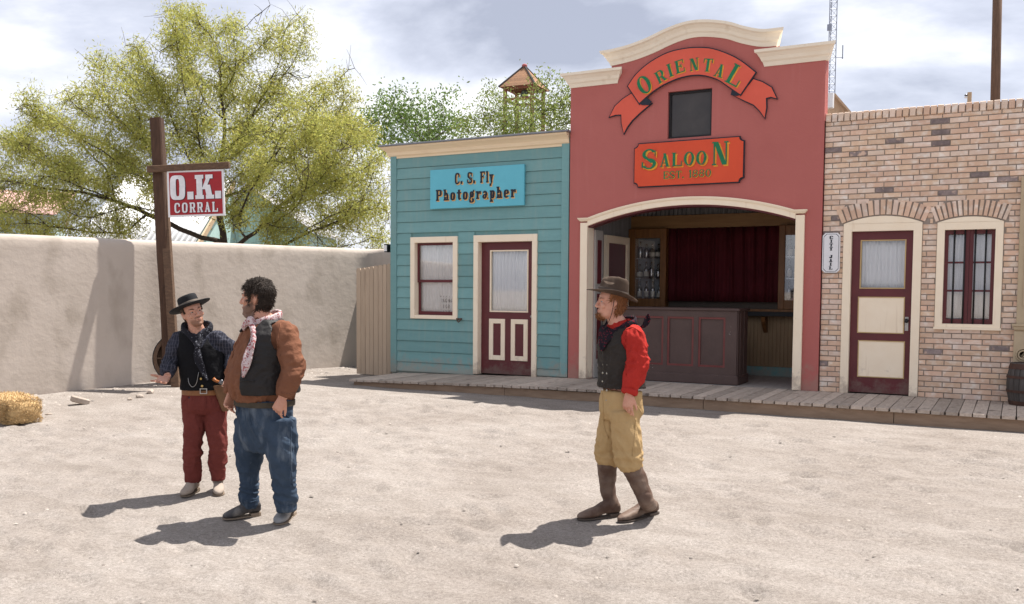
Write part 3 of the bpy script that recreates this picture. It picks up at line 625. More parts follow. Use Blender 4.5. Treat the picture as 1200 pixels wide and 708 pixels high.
def jail():
    JX0, JX1 = SX1+.012, .62; ztop = (Z(966, 133.5)+Z(1199, 115.4))/2; cop = .115; zc = ztop-cop
    t = thing('brick_jail', 'low tan and grey brick jail with maroon door and barred window right of the saloon', 'building', ((JX0+JX1)/2, 2, 0))
    # openings: outer frame sizes
    dx0, dx1 = X(986.8, 360), X(1078.2, 360); dzs = (Z(990, 263)+Z(1082, 260.5))/2; dap = Z(1036, 253.2); zb = .172
    wx0, wx1 = X(1097, 322), X(1174.3, 322); wz0 = (Z(1094.8, 382.8)+Z(1171.6, 384.5))/2; wzs = (Z(1099, 261.5)+Z(1177, 259))/2; wap = Z(1138.5, 254)
    dc, wc = circ3((dx0, dzs), ((dx0+dx1)/2, dap), (dx1, dzs)), circ3((wx0, wzs), ((wx0+wx1)/2, wap), (wx1, wzs))
    rw = .205
    def arch_iv(c, x0, x1, z):        # interval an arch ring takes at height z
        Rr = c[2]+rw; d = Rr*Rr-(z-c[1])**2
        if d <= 0: return None
        h = math.sqrt(d); hw = (x1-x0)/2+.055; return (c[0]-min(h, hw), c[0]+min(h, hw))
    def blocked(z):
        o = []
        if z < dzs: o.append((dx0-.006, dx1+.006))
        elif arch_iv(dc, dx0, dx1, z): o.append(arch_iv(dc, dx0, dx1, z))
        if wz0-.01 < z < wzs: o.append((wx0-.006, wx1+.006))
        elif z >= wzs and arch_iv(wc, wx0, wx1, z): o.append(arch_iv(wc, wx0, wx1, z))
        return o
    g = G(); e = .03                                            # mortar-coloured wall behind the bricks
    for a, b, c, d in ((JX0, dx0+e, 0, ztop-.02), (dx1-e, wx0+e, 0, ztop-.02), (wx1-e, JX1, 0, ztop-.02), (dx0+e, dx1-e, dzs+.02, ztop-.02), (wx0+e, wx1-e, 0, wz0+e), (wx0+e, wx1-e, wzs+.02, ztop-.02)): g.box(a, b, .0, .2, c, d)
    g.box(JX0, JX0+.15, .2, 4, -.1, ztop-.1); g.box(JX1-.15, JX1, .2, 4, -.1, ztop-.1); g.box(JX0+.15, JX1-.15, 3.85, 4, -.1, ztop-.1)
    g.build('wall', MORT, t)
    g = G(); g.box(JX0+.15, JX1-.15, .2, 3.85, ztop-.5, ztop-.4); g.build('roof', pm('tar_roof', (.12, .12, .12)), t)
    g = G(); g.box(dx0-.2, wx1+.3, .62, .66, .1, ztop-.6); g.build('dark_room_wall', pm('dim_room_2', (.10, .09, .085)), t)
    g = G(); g.box(-.5, .5, -.5, .5, -.5, .5, ch=.06)
    bm3 = [g.mesh('brick', m) for m in (BRICK, BRICKD, BRICKP)]
    ch_, bl, j = .0687, .203, .0115; z = .174; row = 0; allb = []
    while z+ch_*.5 < zc:
        h = min(ch_-j, zc-z-.004); zm = z+h/2
        x = JX0-((row % 2)*.107)+rnd.uniform(-.008, .008); bl_ = blocked(zm)
        while x < JX1:
            L_ = bl+rnd.uniform(-.008, .008); segs = [(max(x, JX0+.002), min(x+L_, JX1))]
            for b0, b1 in bl_:
                ns = []
                for s0, s1 in segs:
                    if s1 <= b0 or s0 >= b1: ns.append((s0, s1))
                    else:
                        if s0 < b0-.02: ns.append((s0, b0))
                        if s1 > b1+.02: ns.append((b1, s1))
                segs = ns
            for s0, s1 in segs:
                if s1-s0 > .025: allb.append((s0, s1, z, h))
            x += L_+j
        z += ch_; row += 1
    # the 300 that show largest stay single
    def vis(b):
        q = Vector(((b[0]+b[1])/2, 0, b[2]))-CAM; return (b[1]-b[0])/q.length if b[1] < .02 else 0
    order = sorted(range(len(allb)), key=lambda i: -vis(allb[i])); single = set(order[:300]); gs = G()
    clump = lambda x, z: noise.noise(Vector((x*1.2, z*1.6, 3)))
    for i, (s0, s1, z0, h) in enumerate(allb):
        pr = rnd.uniform(-.003, .004); q = rnd.random(); cl = clump(s0, z0)
        kind = 1 if q < .025+.09*max(cl, 0) else (2 if q < .27 else 0)
        if i in single:
            o = bpy.data.objects.new('brick', bm3[kind]); o.scale = (s1-s0, .034, h*rnd.uniform(.94, 1.02)); o.location = ((s0+s1)/2, .006-pr, z0+h/2); o.rotation_euler = (0, rnd.uniform(-.006, .006), rnd.uniform(-.008, .008)); put(o, t)
        else:
            gs.cur = kind; gs.box(s0, s1, -.011-pr, .012, z0, z0+h, ch=.004)
    o = gs.build('brick_rows', [BRICKS, BRICKD, BRICKP], t, fix=False); o['kind'] = 'stuff'
    # coping
    x = JX0+.004
    while x < JX1-.02:
        w = .066+rnd.uniform(-.003, .003); o = bpy.data.objects.new('coping_brick', bm3[1 if rnd.random() < .03 else (2 if rnd.random() < .55 else 0)])
        o.scale = (w, .24, cop*rnd.uniform(.95, 1.03)); o.location = (x+w/2, .095+rnd.uniform(-.004, .004), zc+cop/2); o.rotation_euler = (0, rnd.uniform(-.02, .02), 0); put(o, t); x += w+.0125
    # arches
    for c, x0, x1 in ((dc, dx0, dx1), (wc, wx0, wx1)):
        a0 = math.atan2(dzs-c[1], x0-c[0]-.03); a1 = math.atan2(dzs-c[1], x1-c[0]+.03); n = 15
        for k in range(n):
            a = a0+(a1-a0)*(k+.5)/n; rr = c[2]+.012+rw/2
            o = bpy.data.objects.new('arch_brick', bm3[0 if rnd.random() < .8 else 2]); o.scale = (abs(a1-a0)*(c[2]+.03)/n-.014, .04, rw-.015); o.location = (c[0]+rr*math.cos(a), .0, c[1]+rr*math.sin(a)); o.rotation_euler = (0, math.pi/2-a, 0); put(o, t)
    # door frame with arched head
    def arched(x0, x1, z0, zs, c, w, zi, nm, wb=0):
        g = G(); g.box(x0, x0+w, -.035, .13, z0, zs); g.box(x1-w, x1, -.035, .13, z0, zs)
        pts = [(x0, zs+.001), (x1, zs+.001)]+[(x, c[1]+math.sqrt(c[2]**2-(x-c[0])**2)) for x in np.linspace(x1-.001, x0+.001, 16)]
        g.xz(pts, -.037, .13); g.box(x0+w, x1-w, -.034, .13, zi, zs)
        if wb: g.box(x0+w, x1-w, -.034, .13, z0, z0+wb); g.box(x0-.01, x1+.01, -.05, .1, z0-.03, z0-.001)
        return g.build(nm, CREAM, t)
    zi = (Z(999.3, 271.4, .0)+Z(1072, 270, .0))/2
    arched(dx0, dx1, zb, dzs, dc, .1, zi, 'door_frame')
    lx0, lx1, lz0, lz1, Y0, Y1 = dx0+.101, dx1-.101, zb+.012, zi-.002, .04, .085
    gx0, gx1, g0z, g1z = X(1008, 310, Y0), X(1061.5, 310, Y0), Z(1036, 338.5, Y0), Z(1036, 281, Y0)
    g = G(); g.box(lx0, gx0, Y0, Y1, lz0, lz1); g.box(gx1, lx1, Y0, Y1, lz0, lz1); g.box(gx0, gx1, Y0, Y1, g1z, lz1); g.box(gx0, gx1, Y0, Y1, lz0, g0z)
    d = g.build('door', MAROON, t)
    g = G(); frame(g, gx0, gx1, g0z, g1z, .014, Y0-.008, Y1); g.build('glazing_bead', pm('ochre_bead', (.55, .40, .2), (.45, .3, .14), 6, .6, .1), d)
    g = G(); g.box(gx0+.01, gx1-.01, .06, .064, g0z+.01, g1z-.01); g.build('pane', GLASS, d)
    curtain(gx0-.01, gx1+.01, g0z-.01, g1z+.01, .13, CURT, d, amp=.01, wl=.065, seed=8)
    for py0, py1 in ((348.6, 390), (400, 442)):
        a, b, z0, z1 = X(1005.8, (py0+py1)/2, Y0), X(1059.2, (py0+py1)/2, Y0), Z(1032, py1, Y0), Z(1032, py0, Y0)
        g = G(); g.box(a, b, Y0-.006, Y0+.004, z0, z1); pn = g.build('door_panel', CREAM, d, bevel=.003)
        g = G(); frame(g, a-.008, b+.008, z0-.008, z1+.008, .012, Y0-.012, Y0-.001); g.build('panel_bead', bpy.data.materials['ochre_bead'], pn)
    kx, kz = lx1-.055, Z(1064, 376, Y0)
    g = G(); g.box(kx-.022, kx+.022, Y0-.008, Y0+.002, kz-.13, kz+.05); g.build('lock_plate', STEEL, d, bevel=.002)
    g = G(); g.ell((kx, Y0-.05, kz), (.028, .022, .028)); g.tube([(kx, Y0, kz), (kx, Y0-.04, kz)], .01, 8); g.build('door_knob', BLACK, d, smooth=True)
    # window with bars
    zi = (Z(1107.5, 269.6)+Z(1168.5, 268.4))/2; wf = arched(wx0, wx1, wz0, wzs, wc, .085, zi, 'window', .04)
    ix0, ix1, iz0, iz1 = wx0+.086, wx1-.086, wz0+.041, zi-.002; xm = (ix0+ix1)/2
    for a, b in ((ix0, xm-.002), (xm+.002, ix1)):
        g = G(); frame(g, a, b, iz0, iz1, .042, .05, .09, .05, .06); pz = [iz0+.06+(iz1-.05-iz0-.06)*k/3 for k in (1, 2)]
        for q in pz: g.box(a+.042, b-.042, .053, .087, q-.012, q+.012)
        g.build('sash', MAROON, wf, bevel=0)
        lim = [iz0+.06, pz[0], pz[1], iz1-.05]
        for k in range(3): g = G(); g.box(a+.04, b-.04, .068, .072, lim[k]+.011, lim[k+1]-.011); g.build('pane', GLASS, wf)
        curtain(a+.01, b-.01, iz0+.03, iz1-.03, .16, CURT, wf, amp=.008, wl=.05, seed=int(abs(a)*50))
    for px in (1117.2, 1129.6, 1141.8, 1154.2):
        bx = X(px, 322, .02); g = G(); g.tube([(bx, .02, iz0-.005), (bx, .02, iz1+.005)], .0105, 8); g.build('window_bar', BLACK, wf, smooth=True)
    return t
jail()

# ------------------------------------------------------------------ edge of the next shop front, and the barrel before it
def next_front():
    x0 = X(1192.5, 330, -.06); TAN = pm('khaki_painted_stone', (.50, .40, .27), (.43, .34, .225), 5, .7, .2, 40)
    t = thing('ornate_pilaster', 'tan painted pilaster with round medallion at the right edge of the brick jail', 'pilaster', (x0+.2, 0, .17))
    zt = Z(1196, 207, -.06); zc = Z(1195, 383, -.06)
    g = G(); g.box(x0, x0+.42, -.06, -.013, zc+.03, zt); g.build('shaft', TAN, t, bevel=.006)
    for k in range(4): g = G(); g.box(x0+.06+k*.085, x0+.11+k*.085, -.075, -.0605, zc+.25, zt-.1); g.build('flute', TAN, t, bevel=.006)
    g = G(); pr = [(0, 0), (.02, .015), (.03, .05), (.045, .06), (.045, .085)]
    g.loft([[(x0-o, -.065-o, zc-.05+h), (x0+.42+o, -.065-o, zc-.05+h), (x0+.42+o, -.013, zc-.05+h), (x0-o, -.013, zc-.05+h)] for o, h in pr]); g.build('moulding', TAN, t)
    g = G(); g.box(x0-.02, x0+.45, -.075, -.013, .175, zc-.052); g.build('plinth', TAN, t, bevel=.006)
    g = G(); g.box(x0+.421, 4.2, -.012, 3.5, .0, 3.9); g.build('wall', TAN, t)
    g = G(); c = fac((1197, 416), -.08); M = Matrix.Rotation(math.pi/2, 4, 'X')
    for r0, h in ((.085, .012), (.06, .022)):
        g.lathe([(r0-.018, 0), (r0-.018, h), (r0-.009, h+.008), (r0, h), (r0, 0)], (c.x+.02, -.0755, c.z), 24, M)
    g.build('medallion', TAN, t, smooth=True)
next_front()
def barrel():
    p = lev((1201, 474.5), .17); t = thing('barrel', 'old grey wooden barrel with rusty iron hoops on the boardwalk', 'barrel', (p.x+.0, p.y, .17))
    W_ = pm('grey_stave_wood', (.11, .10, .095), (.05, .042, .038), 5, .85, .5, 30, stretch=(4, 4, .6), rand=.25); I = pm('rusted_hoop', (.10, .05, .035), (.05, .028, .022), 14, .75, .3, 50)
    H = .50; rr = lambda v: .165+.04*math.sin(math.pi*v); n = 18; c = Vector((p.x, p.y, .172))
    g = G()
    for side_ in (0,):
        rings = []
        for k in range(9):
            v = k/8; ro = rr(v)
            rings.append([(ro*math.cos(a), ro*math.sin(a), v*H) for a in (-math.pi/n*.93, -math.pi/n*.4, math.pi/n*.4, math.pi/n*.93)]+[((ro-.025)*math.cos(a), (ro-.025)*math.sin(a), v*H) for a in (math.pi/n*.93, -math.pi/n*.93)])
        g.loft(rings)
    me = g.mesh('stave', W_); bm = bmesh.new(); bm.from_mesh(me); bmesh.ops.recalc_face_normals(bm, faces=bm.faces); bm.to_mesh(me); bm.free()
    for k in range(n): o = bpy.data.objects.new('stave', me); o.location = c; o.rotation_euler = (0, 0, 2*math.pi*k/n); put(o, t)
    for v0, v1 in ((.0, .10), (.30, .36), (.64, .70), (.86, .985)):
        g = G(); g.lathe([(rr(v0)+.001, v0*H), (rr(v0)+.007, v0*H), (rr(v1)+.007, v1*H), (rr(v1)+.001, v1*H)], c, 36); g.build('hoop', I, t, smooth=False)
    g = G(); g.lathe([(.001, .45), (.155, .45), (.155, .47), (.001, .47)], c, 24); g.build('barrel_head', W_, t)
barrel()

# ------------------------------------------------------------------ picket fence beside the house
def pickets():
    pxs = [418, 423.2, 428.2, 433.2, 438.2, 443.5, 448.6, 453.6, 458.2]
    t = thing('picket_fence', 'short run of tan upright fence boards between the adobe wall and the teal house', 'fence', (X(438, 440), .05, 0))
    for i, (a, b) in enumerate(zip(pxs[:-1], pxs[1:])):
        x0, x1 = X(a, 380, .03), X(b, 380, .03); zt = Z((a+b)/2, 314.5-i*.75, .03); g = G(); zz = .02
        g.xz([(x0+.003, zz), (x1-.004, zz), (x1-.004, zt-.03), (x1-.018, zt), (x0+.018, zt), (x0+.003, zt-.03)], .02+rnd.uniform(0, .006), .045); g.build('fence_board', TANF, t)
    x0, x1 = X(418.5, 380, .03), X(458, 380, .03)
    for z in (.5, 1.75): g = G(); g.box(x0, x1, .047, .085, z, z+.09); g.build('fence_rail', TANF, t)
pickets()

# ------------------------------------------------------------------ lettering: glyphs drawn as flat shapes on a unit cap height
def arcp(cx, cy, rx, ry, tx, ty, a0, a1, n=14, e=2.0):
    def pt(a, x, y):
        c, s = math.cos(a), math.sin(a); return (cx+x*math.copysign(abs(c)**(2/e), c), cy+y*math.copysign(abs(s)**(2/e), s))
    A = [R(a0+(a1-a0)*i/n) for i in range(n+1)]; q = []
    for a, b in zip(A[:-1], A[1:]): q.append([pt(a, rx, ry), pt(b, rx, ry), pt(b, rx-tx, ry-ty), pt(a, rx-tx, ry-ty)])
    return q
def glyph(ch, s=.22, h=.12, sh=.12, se=.08, w=None, e=2.6):
    """s stem width, h thin stroke, sh slab height, se how far slabs stick out; returns (polygons, advance)"""
    b = lambda x0, y0, x1, y1: [(x0, y0), (x1, y0), (x1, y1), (x0, y1)]
    def slab(x0, x1, y, up): return b(x0-se, y, x1+se, y+sh) if up else b(x0-se, y-sh, x1+se, y)
    def stem(x, y0=0, y1=1, bot=1, top=1):
        o = [b(x, y0, x+s, y1)]
        if bot: o.append(slab(x, x+s, y0, 1))
        if top: o.append(slab(x, x+s, y1, 0))
        return o
    def dg(x0, y0, x1, y1, t): return [(x0, y0), (x0+t, y0), (x1+t, y1), (x1, y1)]
    W_ = w or .78; P = []
    if ch == 'I': P = stem(se); W_ = s+2*se
    elif ch == 'L': P = stem(se)+[b(se, 0, W_, h), b(W_-h*.9, 0, W_, .36)]
    elif ch == 'T': P = [b(W_/2-s/2, 0, W_/2+s/2, 1), slab(W_/2-s/2, W_/2+s/2, 0, 1), b(0, 1-h, W_, 1), b(0, .68, h*.9, 1), b(W_-h*.9, .68, W_, 1)]
    elif ch in 'EF':
        P = stem(se)+[b(se, 1-h, W_-.03, 1), b(W_-.03-h*.9, .70, W_-.03, 1), b(se, .47, W_-.22, .47+h), b(W_-.30, .38, W_-.22, .66)]
        if ch == 'E': P += [b(se, 0, W_, h), b(W_-h*.9, 0, W_, .32)]
    elif ch in 'PR':
        P = stem(se, top=0)+[b(0, 1-sh, se+s, 1)]+[b(se+s, 1-h, W_*.6, 1), b(se+s, .42, W_*.6, .42+h)]+arcp(W_*.6, .71, W_*.4, .29, s, h, -90, 90, e=e)
        if ch == 'R': P += [dg(W_-s*.95, 0, W_*.5, .46, s), b(W_-s-.02, 0, W_+se*.9, sh)]
    elif ch == 'K': W_ = w or .92; P = stem(se)+[dg(se+s*.9, .40, W_-s*1.05, 1-sh*.5, s*.7), dg(W_-s*1.05, 0, se+s*1.35, .58, s*1.0), b(W_-s*1.25, 1-sh, W_, 1), b(W_-s*1.25, 0, W_+.05, sh)]
    elif ch == 'A': P = [dg(se, 0, W_/2-h*.6, 1, h*1.1), dg(W_-se-s, 0, W_/2-s*.6, 1, s), b(W_*.22, .26, W_*.75, .26+h*.8), b(0, 0, se*2+h*1.1, sh), b(W_-2*se-s, 0, W_, sh)]
    elif ch == 'N': P = [b(se, 0, se+h, 1), b(W_-se-h, 0, W_-se, 1), dg(W_-se-s*1.1, 0, se, 1, s*1.1), b(0, 0, se*2+h, sh), b(0, 1-sh, se+s*.8, 1), b(W_-2*se-h, 1-sh, W_, 1)]
    elif ch == 'M': W_ *= 1.15; P = [b(se, 0, se+h, 1), b(W_-se-s, 0, W_-se, 1), dg(W_/2-h/2, .1, se, 1, s*.8), dg(W_/2-h/2, .1, W_-se-s, 1, h), b(0, 0, se*2+h, sh), b(W_-2*se-s, 0, W_, sh)]
    elif ch == 'Y': P = [b(W_/2-s/2, 0, W_/2+s/2, .5), slab(W_/2-s/2, W_/2+s/2, 0, 1), dg(W_/2-s/2, .42, se, 1, s), dg(W_/2-h*.3, .42, W_-se-h, 1, h), b(0, 1-sh, se*2+s, 1), b(W_-2*se-h, 1-sh, W_, 1)]
    elif ch == 'J': P = [b(W_-se-s, .28, W_-se, 1), slab(W_-se-s, W_-se, 1, 0)]+arcp(W_/2-.02, .28, W_/2-se+.02, .28, s, h, 180, 360, e=e)+[b(se-.06, .26, se+s*1.1, .26+sh)]
    elif ch in 'O0': P = arcp(W_/2, .5, W_/2, .51, s, h, 0, 360, 26, e)
    elif ch == 'C': P = arcp(W_/2, .5, W_/2, .51, s, h, 42, 318, 22, e)+[b(W_-s*.75, .62, W_-.01, .86), b(W_-s*.6, .1, W_-.02, .28)]
    elif ch == 'S':
        P = arcp(W_/2, .735, W_/2-.02, .275, s*.9, h, 25, 250, 16, e)+arcp(W_/2, .265, W_/2, .275, s*.9, h, 85, -155, 16, e)+[dg(W_*.62, .30, W_*.05, .66, s*.95), b(W_-h*1.2, .62, W_-.03, .93), b(0, .07, h*1.2, .36)]
    elif ch == '8': P = arcp(W_/2, .74, W_/2-.05, .26, s*.8, h, 0, 360, 20)+arcp(W_/2, .27, W_/2, .28, s*.8, h, 0, 360, 20)
    elif ch == '1': P = stem(se+.05, top=0)+[dg(0, .76, se, 1, s*.9)]; W_ = s+2*se+.08
    elif ch == '.': P = [b(0, 0, s*1.05, s*1.05)]; W_ = s*1.05
    elif ch == ' ': W_ = .5
    else:
        x = .70; W_ = w or .62; o_ = lambda cx, rx: arcp(cx, x/2, rx, x/2+.01, s, h, 0, 360, 20, e)
        if ch == 'l': P = stem(se, top=0)+[b(0, 1-sh, se+s, 1)]; W_ = s+2*se
        elif ch == 'h': P = stem(se, top=0)+[b(0, 1-sh, se+s, 1), b(W_-s, 0, W_, x*.6), slab(W_-s, W_, 0, 1)]+arcp((se+W_)/2, x*.6, (W_-se)/2, x*.42, s, h, 0, 180, 12); W_ += se
        elif ch == 'o': P = o_(W_/2, W_/2)
        elif ch == 't': P = [b(.14, .18, .14+s, .92), b(0, x-h, W_-.08, x)]+arcp(.14+(W_-.2)/2, .2, (W_-.2)/2, .2, s*.8, h, 180, 345, 10); W_ -= .06
        elif ch == 'r': P = stem(se, 0, x, 1, 0)+[b(0, x-sh, se+s, x)]+arcp(se+s+.12, x*.62, .16, x*.39, s*.4, h, 30, 180, 8)+[b(W_-.18, x*.62, W_, x)]
        elif ch == 'a': P = [b(W_-s-.04, 0, W_-.04, x*.65), b(W_-s-.04, 0, W_+.06, sh)]+arcp((W_-.04)/2, x*.62, (W_-.04)/2, x*.39, s, h, 0, 160, 10)+arcp((W_-.1)/2, .2, (W_-.08)/2, .215, s*.9, h*.9, 0, 360, 16); W_ += .05
        elif ch == 'p': P = stem(se, -.3, x, 1, 0)+[b(0, x-sh, se+s, x)]+arcp((se+W_)/2, x/2, (W_-se)/2, x/2+.01, s, h, 0, 360, 20, e)
        elif ch == 'e': P = arcp(W_/2, x/2, W_/2, x/2+.01, s, h, 0, 320, 18, e)+[b(s*.6, x*.45, W_-s*.3, x*.45+h*.9)]
        elif ch == 'g': P = arcp(W_/2, x*.62, W_/2-.04, x*.39, s, h, 0, 360, 18, e)+arcp(W_/2, -.1, W_/2, .2, s*.9, h*.95, 0, 360, 18, e)+[b(W_*.1, .02, W_*.4, .22), b(W_-.14, x-.06, W_+.03, x+.12)]
        elif ch == 'y': P = [dg(W_/2-s*.4, -.02, se, x, s), dg(W_/2-h, -.15, W_-se-h, x, h*1.2), b(0, x-sh, se*2+s, x), b(W_-2*se-h, x-sh, W_, x), b(.02, -.31, W_/2, -.31+h*1.2), b(.02, -.31, .02+s*.8, -.1)]
    return P, W_
def measure(txt, track, st): return sum(glyph(c, **st)[1]+track for c in txt)-track
def write(g, txt, at, size, track=.14, xs=1.0, st={}, centre=True, depth=0.0, shift=(0, 0), scales=None, base=0.0):
    """at(u, v, d) -> point; u along, v up, d out of the board"""
    tot = 0; sizes = scales or [1]*len(txt)
    for c, k in zip(txt, sizes): tot += (glyph(c, **st)[1]*k+track)*size*xs
    u = (-(tot-track*size*xs)/2 if centre else 0)
    for c, k in zip(txt, sizes):
        P, w = glyph(c, **st); q = G() if isinstance(g, tuple) else g
        for i, p in enumerate(P):
            q.add([at(u+x*k*size*xs+shift[0], base+y*k*size+shift[1], depth+.00035*i) for x, y in p], [tuple(range(len(p)))])
        if q is not g and P: q.build(g[0], g[1], g[2], fix=False)
        u += (w*k+track)*size*xs
def board2d(g, pts, y0, y1): g.xz(pts, y0, y1)
SCYAN = pm('sign_light_blue', (.135, .50, .62), (.12, .455, .57), 4, .45, .05, 60)
SRED = pm('sign_orange_red', (.70, .085, .030), (.63, .07, .026), 3, .42, .04, 60)
SBAN = pm('ribbon_coral', (.72, .12, .075), (.64, .10, .06), 3, .5, .05, 60)
SGRN = pm('letter_green', (.012, .20, .085), rough=.45, bump=0); SYEL = pm('letter_gold', (.86, .38, .03), rough=.45, bump=0)
SORG = pm('letter_shadow_orange', (.85, .48, .16), rough=.5, bump=0); SBLK = pm('letter_black', (.02, .025, .04), rough=.5, bump=0)
SWHT = pm('sign_white', (.78, .78, .80), (.70, .70, .72), 6, .5, .04, 60); SOK = pm('sign_red', (.36, .022, .028), (.31, .019, .024), 5, .45, .05, 60, stretch=(1, 1, 5))
def quad_at(tl, tr, bl, y):          # board on a facade from its measured corners: centre, half sizes
    a, b, c = fac(tl, y), fac(tr, y), fac(bl, y); return (a.x+b.x)/2, (a.z+c.z)/2, (b.x-a.x)/2, (a.z-c.z)/2

# C. S. Fly
def sign_fly():
    y = -.075; a, b, c, d = fac((504, 200), y), fac((614, 191.8), y), fac((504, 245.6), y), fac((614, 240), y)
    x0, x1, z1, z0 = (a.x+c.x)/2, (b.x+d.x)/2, (a.z+b.z)/2, (c.z+d.z)/2; cx = (x0+x1)/2; H = z1-z0
    t = thing('shop_sign', 'light blue sign reading C. S. Fly Photographer on the teal clapboard house', 'sign', (cx, y, z0))
    g = G(); g.box(x0, x1, y, -.028, z0, z1); g.build('board', SCYAN, t, bevel=.003)
    st = dict(s=.26, h=.13, sh=.13, se=.06, e=3); at = lambda u, v, dd: (cx+u, y-.0015-dd, v)
    for sh_, mat, dd, nm in (((.014, -.014), SORG, 0, 'letter_shadow'), ((0, 0), SBLK, .004, 'letter')):
        g = (nm, mat, t); cap = H*.285
        write(g, 'C. S. Fly', at, cap, .14, .66, st, depth=dd, shift=(sh_[0]-.03, z0+H*.60+sh_[1]))
        write(g, 'Photographer', at, cap, .20, .83, st, depth=dd, shift=(sh_[0]-.01, z0+H*.20+sh_[1]))
sign_fly()
def sign_rooms():
    y = .135; a, c = fac((514.5, 347.5), y), fac((533.5, 372), y); t = thing('window_card', 'small white card reading Rooms For Rent inside the teal house window', 'sign', ((a.x+c.x)/2, y, c.z))
    x0, x1, z0, z1 = a.x, a.x+.30, a.z-.33, a.z; k = .03
    g = G(); g.xz([(x0+k, z0), (x1-k, z0), (x1, z0+k), (x1, z1-k), (x1-k, z1), (x0+k, z1), (x0, z1-k), (x0, z0+k)], y, y+.006); g.build('card', SWHT, t)
    k2 = .01; g = G(); g.xz([(x0-k2+k, z0-k2), (x1+k2-k, z0-k2), (x1+k2, z0+k-k2), (x1+k2, z1-k+k2), (x1-k+k2, z1+k2), (x0+k-k2, z1+k2), (x0-k2, z1-k+k2), (x0-k2, z0+k-k2)], y+.0062, y+.009); g.build('border', SBLK, t)
    g = G(); cx = (x0+x1)/2; at = lambda u, v, dd: (cx+u, y-.0015-dd, v); st = dict(s=.2, h=.1, sh=.1, se=.05)
    for i, w in enumerate(('ROOMS', 'FOR', 'RENT')): write(g, w, at, .058, .18, .78, st, shift=(0, z1-.095-i*.098))
    g.build('lettering', SBLK, t, fix=False)
sign_rooms()
def sign_saloon():
    y = SY-.045; pts = [f2(*p, y) for p in ((748, 170.5), (866, 159.5), (871.5, 165), (870, 207.5), (864, 212), (748, 219.5), (743.5, 215), (743.5, 175))]
    x0, x1 = f2(743.3, 195, y)[0], f2(871, 186, y)[0]; z1, z0 = f2(808, 164.5, y)[1], f2(808, 216, y)[1]; cx = (x0+x1)/2; H = z1-z0
    t = thing('saloon_sign', 'orange red board reading Saloon Est. 1880 above the saloon arch', 'sign', (cx, y, z0))
    def notch(o, k=.055):
        P = []
        for sx, sz, rev in ((1, 1, 0), (-1, 1, 1), (-1, -1, 0), (1, -1, 1)):
            X_, Z_ = (x1+o if sx > 0 else x0-o), (z1+o if sz > 0 else z0-o); A = []
            for i in range(6):
                a = R(90*i/5); A.append((X_-sx*k*math.cos(a)*.999-sx*.0, Z_-sz*k*math.sin(a)))
            A = [(X_-sx*k*math.sin(R(90-18*i)), Z_-sz*k*math.cos(R(90-18*i))) for i in range(6)]   # from (x-k, z) round to (x, z-k)
            if rev == 0: A = A[::-1]
            P += A
        return P
    def ring(o, k): # counter-clockwise, scooped corners
        c = [(x1+o, z1+o, -1, -1), (x0-o, z1+o, 1, -1), (x0-o, z0-o, 1, 1), (x1+o, z0-o, -1, 1)]; P = []
        for i, (X_, Z_, sx, sz) in enumerate(c):
            A = [(X_+sx*k*math.cos(R(90*j/6)), Z_+sz*k*math.sin(R(90*j/6))) for j in range(7)]   # along x first
            P += (A[::-1] if i % 2 == 0 else A)
        return P
    def scoop(g, o, k, ya, yb):
        P = ring(o, k); n = len(P); c = (cx, (z0+z1)/2)
        f = [(c[0], ya, c[1])]+[(x, ya, z) for x, z in P]; bk = [(c[0], yb, c[1])]+[(x, yb, z) for x, z in P]
        fs = [(0, i+1, (i+1) % n+1) for i in range(n)]; m = n+1
        g.add(f+bk, fs+[(m, m+(i+1) % n+1, m+i+1) for i in range(n)]+[(i+1, m+i+1, m+(i+1) % n+1, (i+1) % n+1) for i in range(n)])
    g = G(); scoop(g, .012, .062, y+.012, SY-.001); g.build('border', SBLK, t)
    g = G(); scoop(g, -.004, .06, y, y+.0115); g.build('board', SRED, t)
    st = dict(s=.20, h=.065, sh=.06, se=.07, e=2); sl = .055; at = lambda u, v, dd: (cx+u, y-.0015-dd, v+u*0)
    for (sx, sz), mat, dd, nm in (((.023, -.020), SYEL, 0, 'letter_shadow'), ((0, 0), SGRN, .004, 'letter')):
        g = (nm, mat, t); cap = H*.30; u0 = -.445*(x1-x0)
        def put_w(txt, u, zoff, size, xs): write(g, txt, at, size, .16, xs, st, centre=False, depth=dd, shift=(u+sx, z0+H*zoff+sz))
        W_ = x1-x0
        put_w('S', -W_*.425, .40, H*.46, .98); put_w('ALOO', -W_*.255, .43, H*.31, 1.0); put_w('N', W_*.225, .40, H*.52, .92)
        k = .4 if dd == 0 else 1; sx2, sz2 = (sx*.3, sz*.3)
        write(g, 'EST. 1880', at, H*.17, .16, .95, dict(s=.17, h=.07, sh=.06, se=.06, e=2), depth=dd, shift=(0+sx2, z0+H*.15+sz2))
sign_saloon()
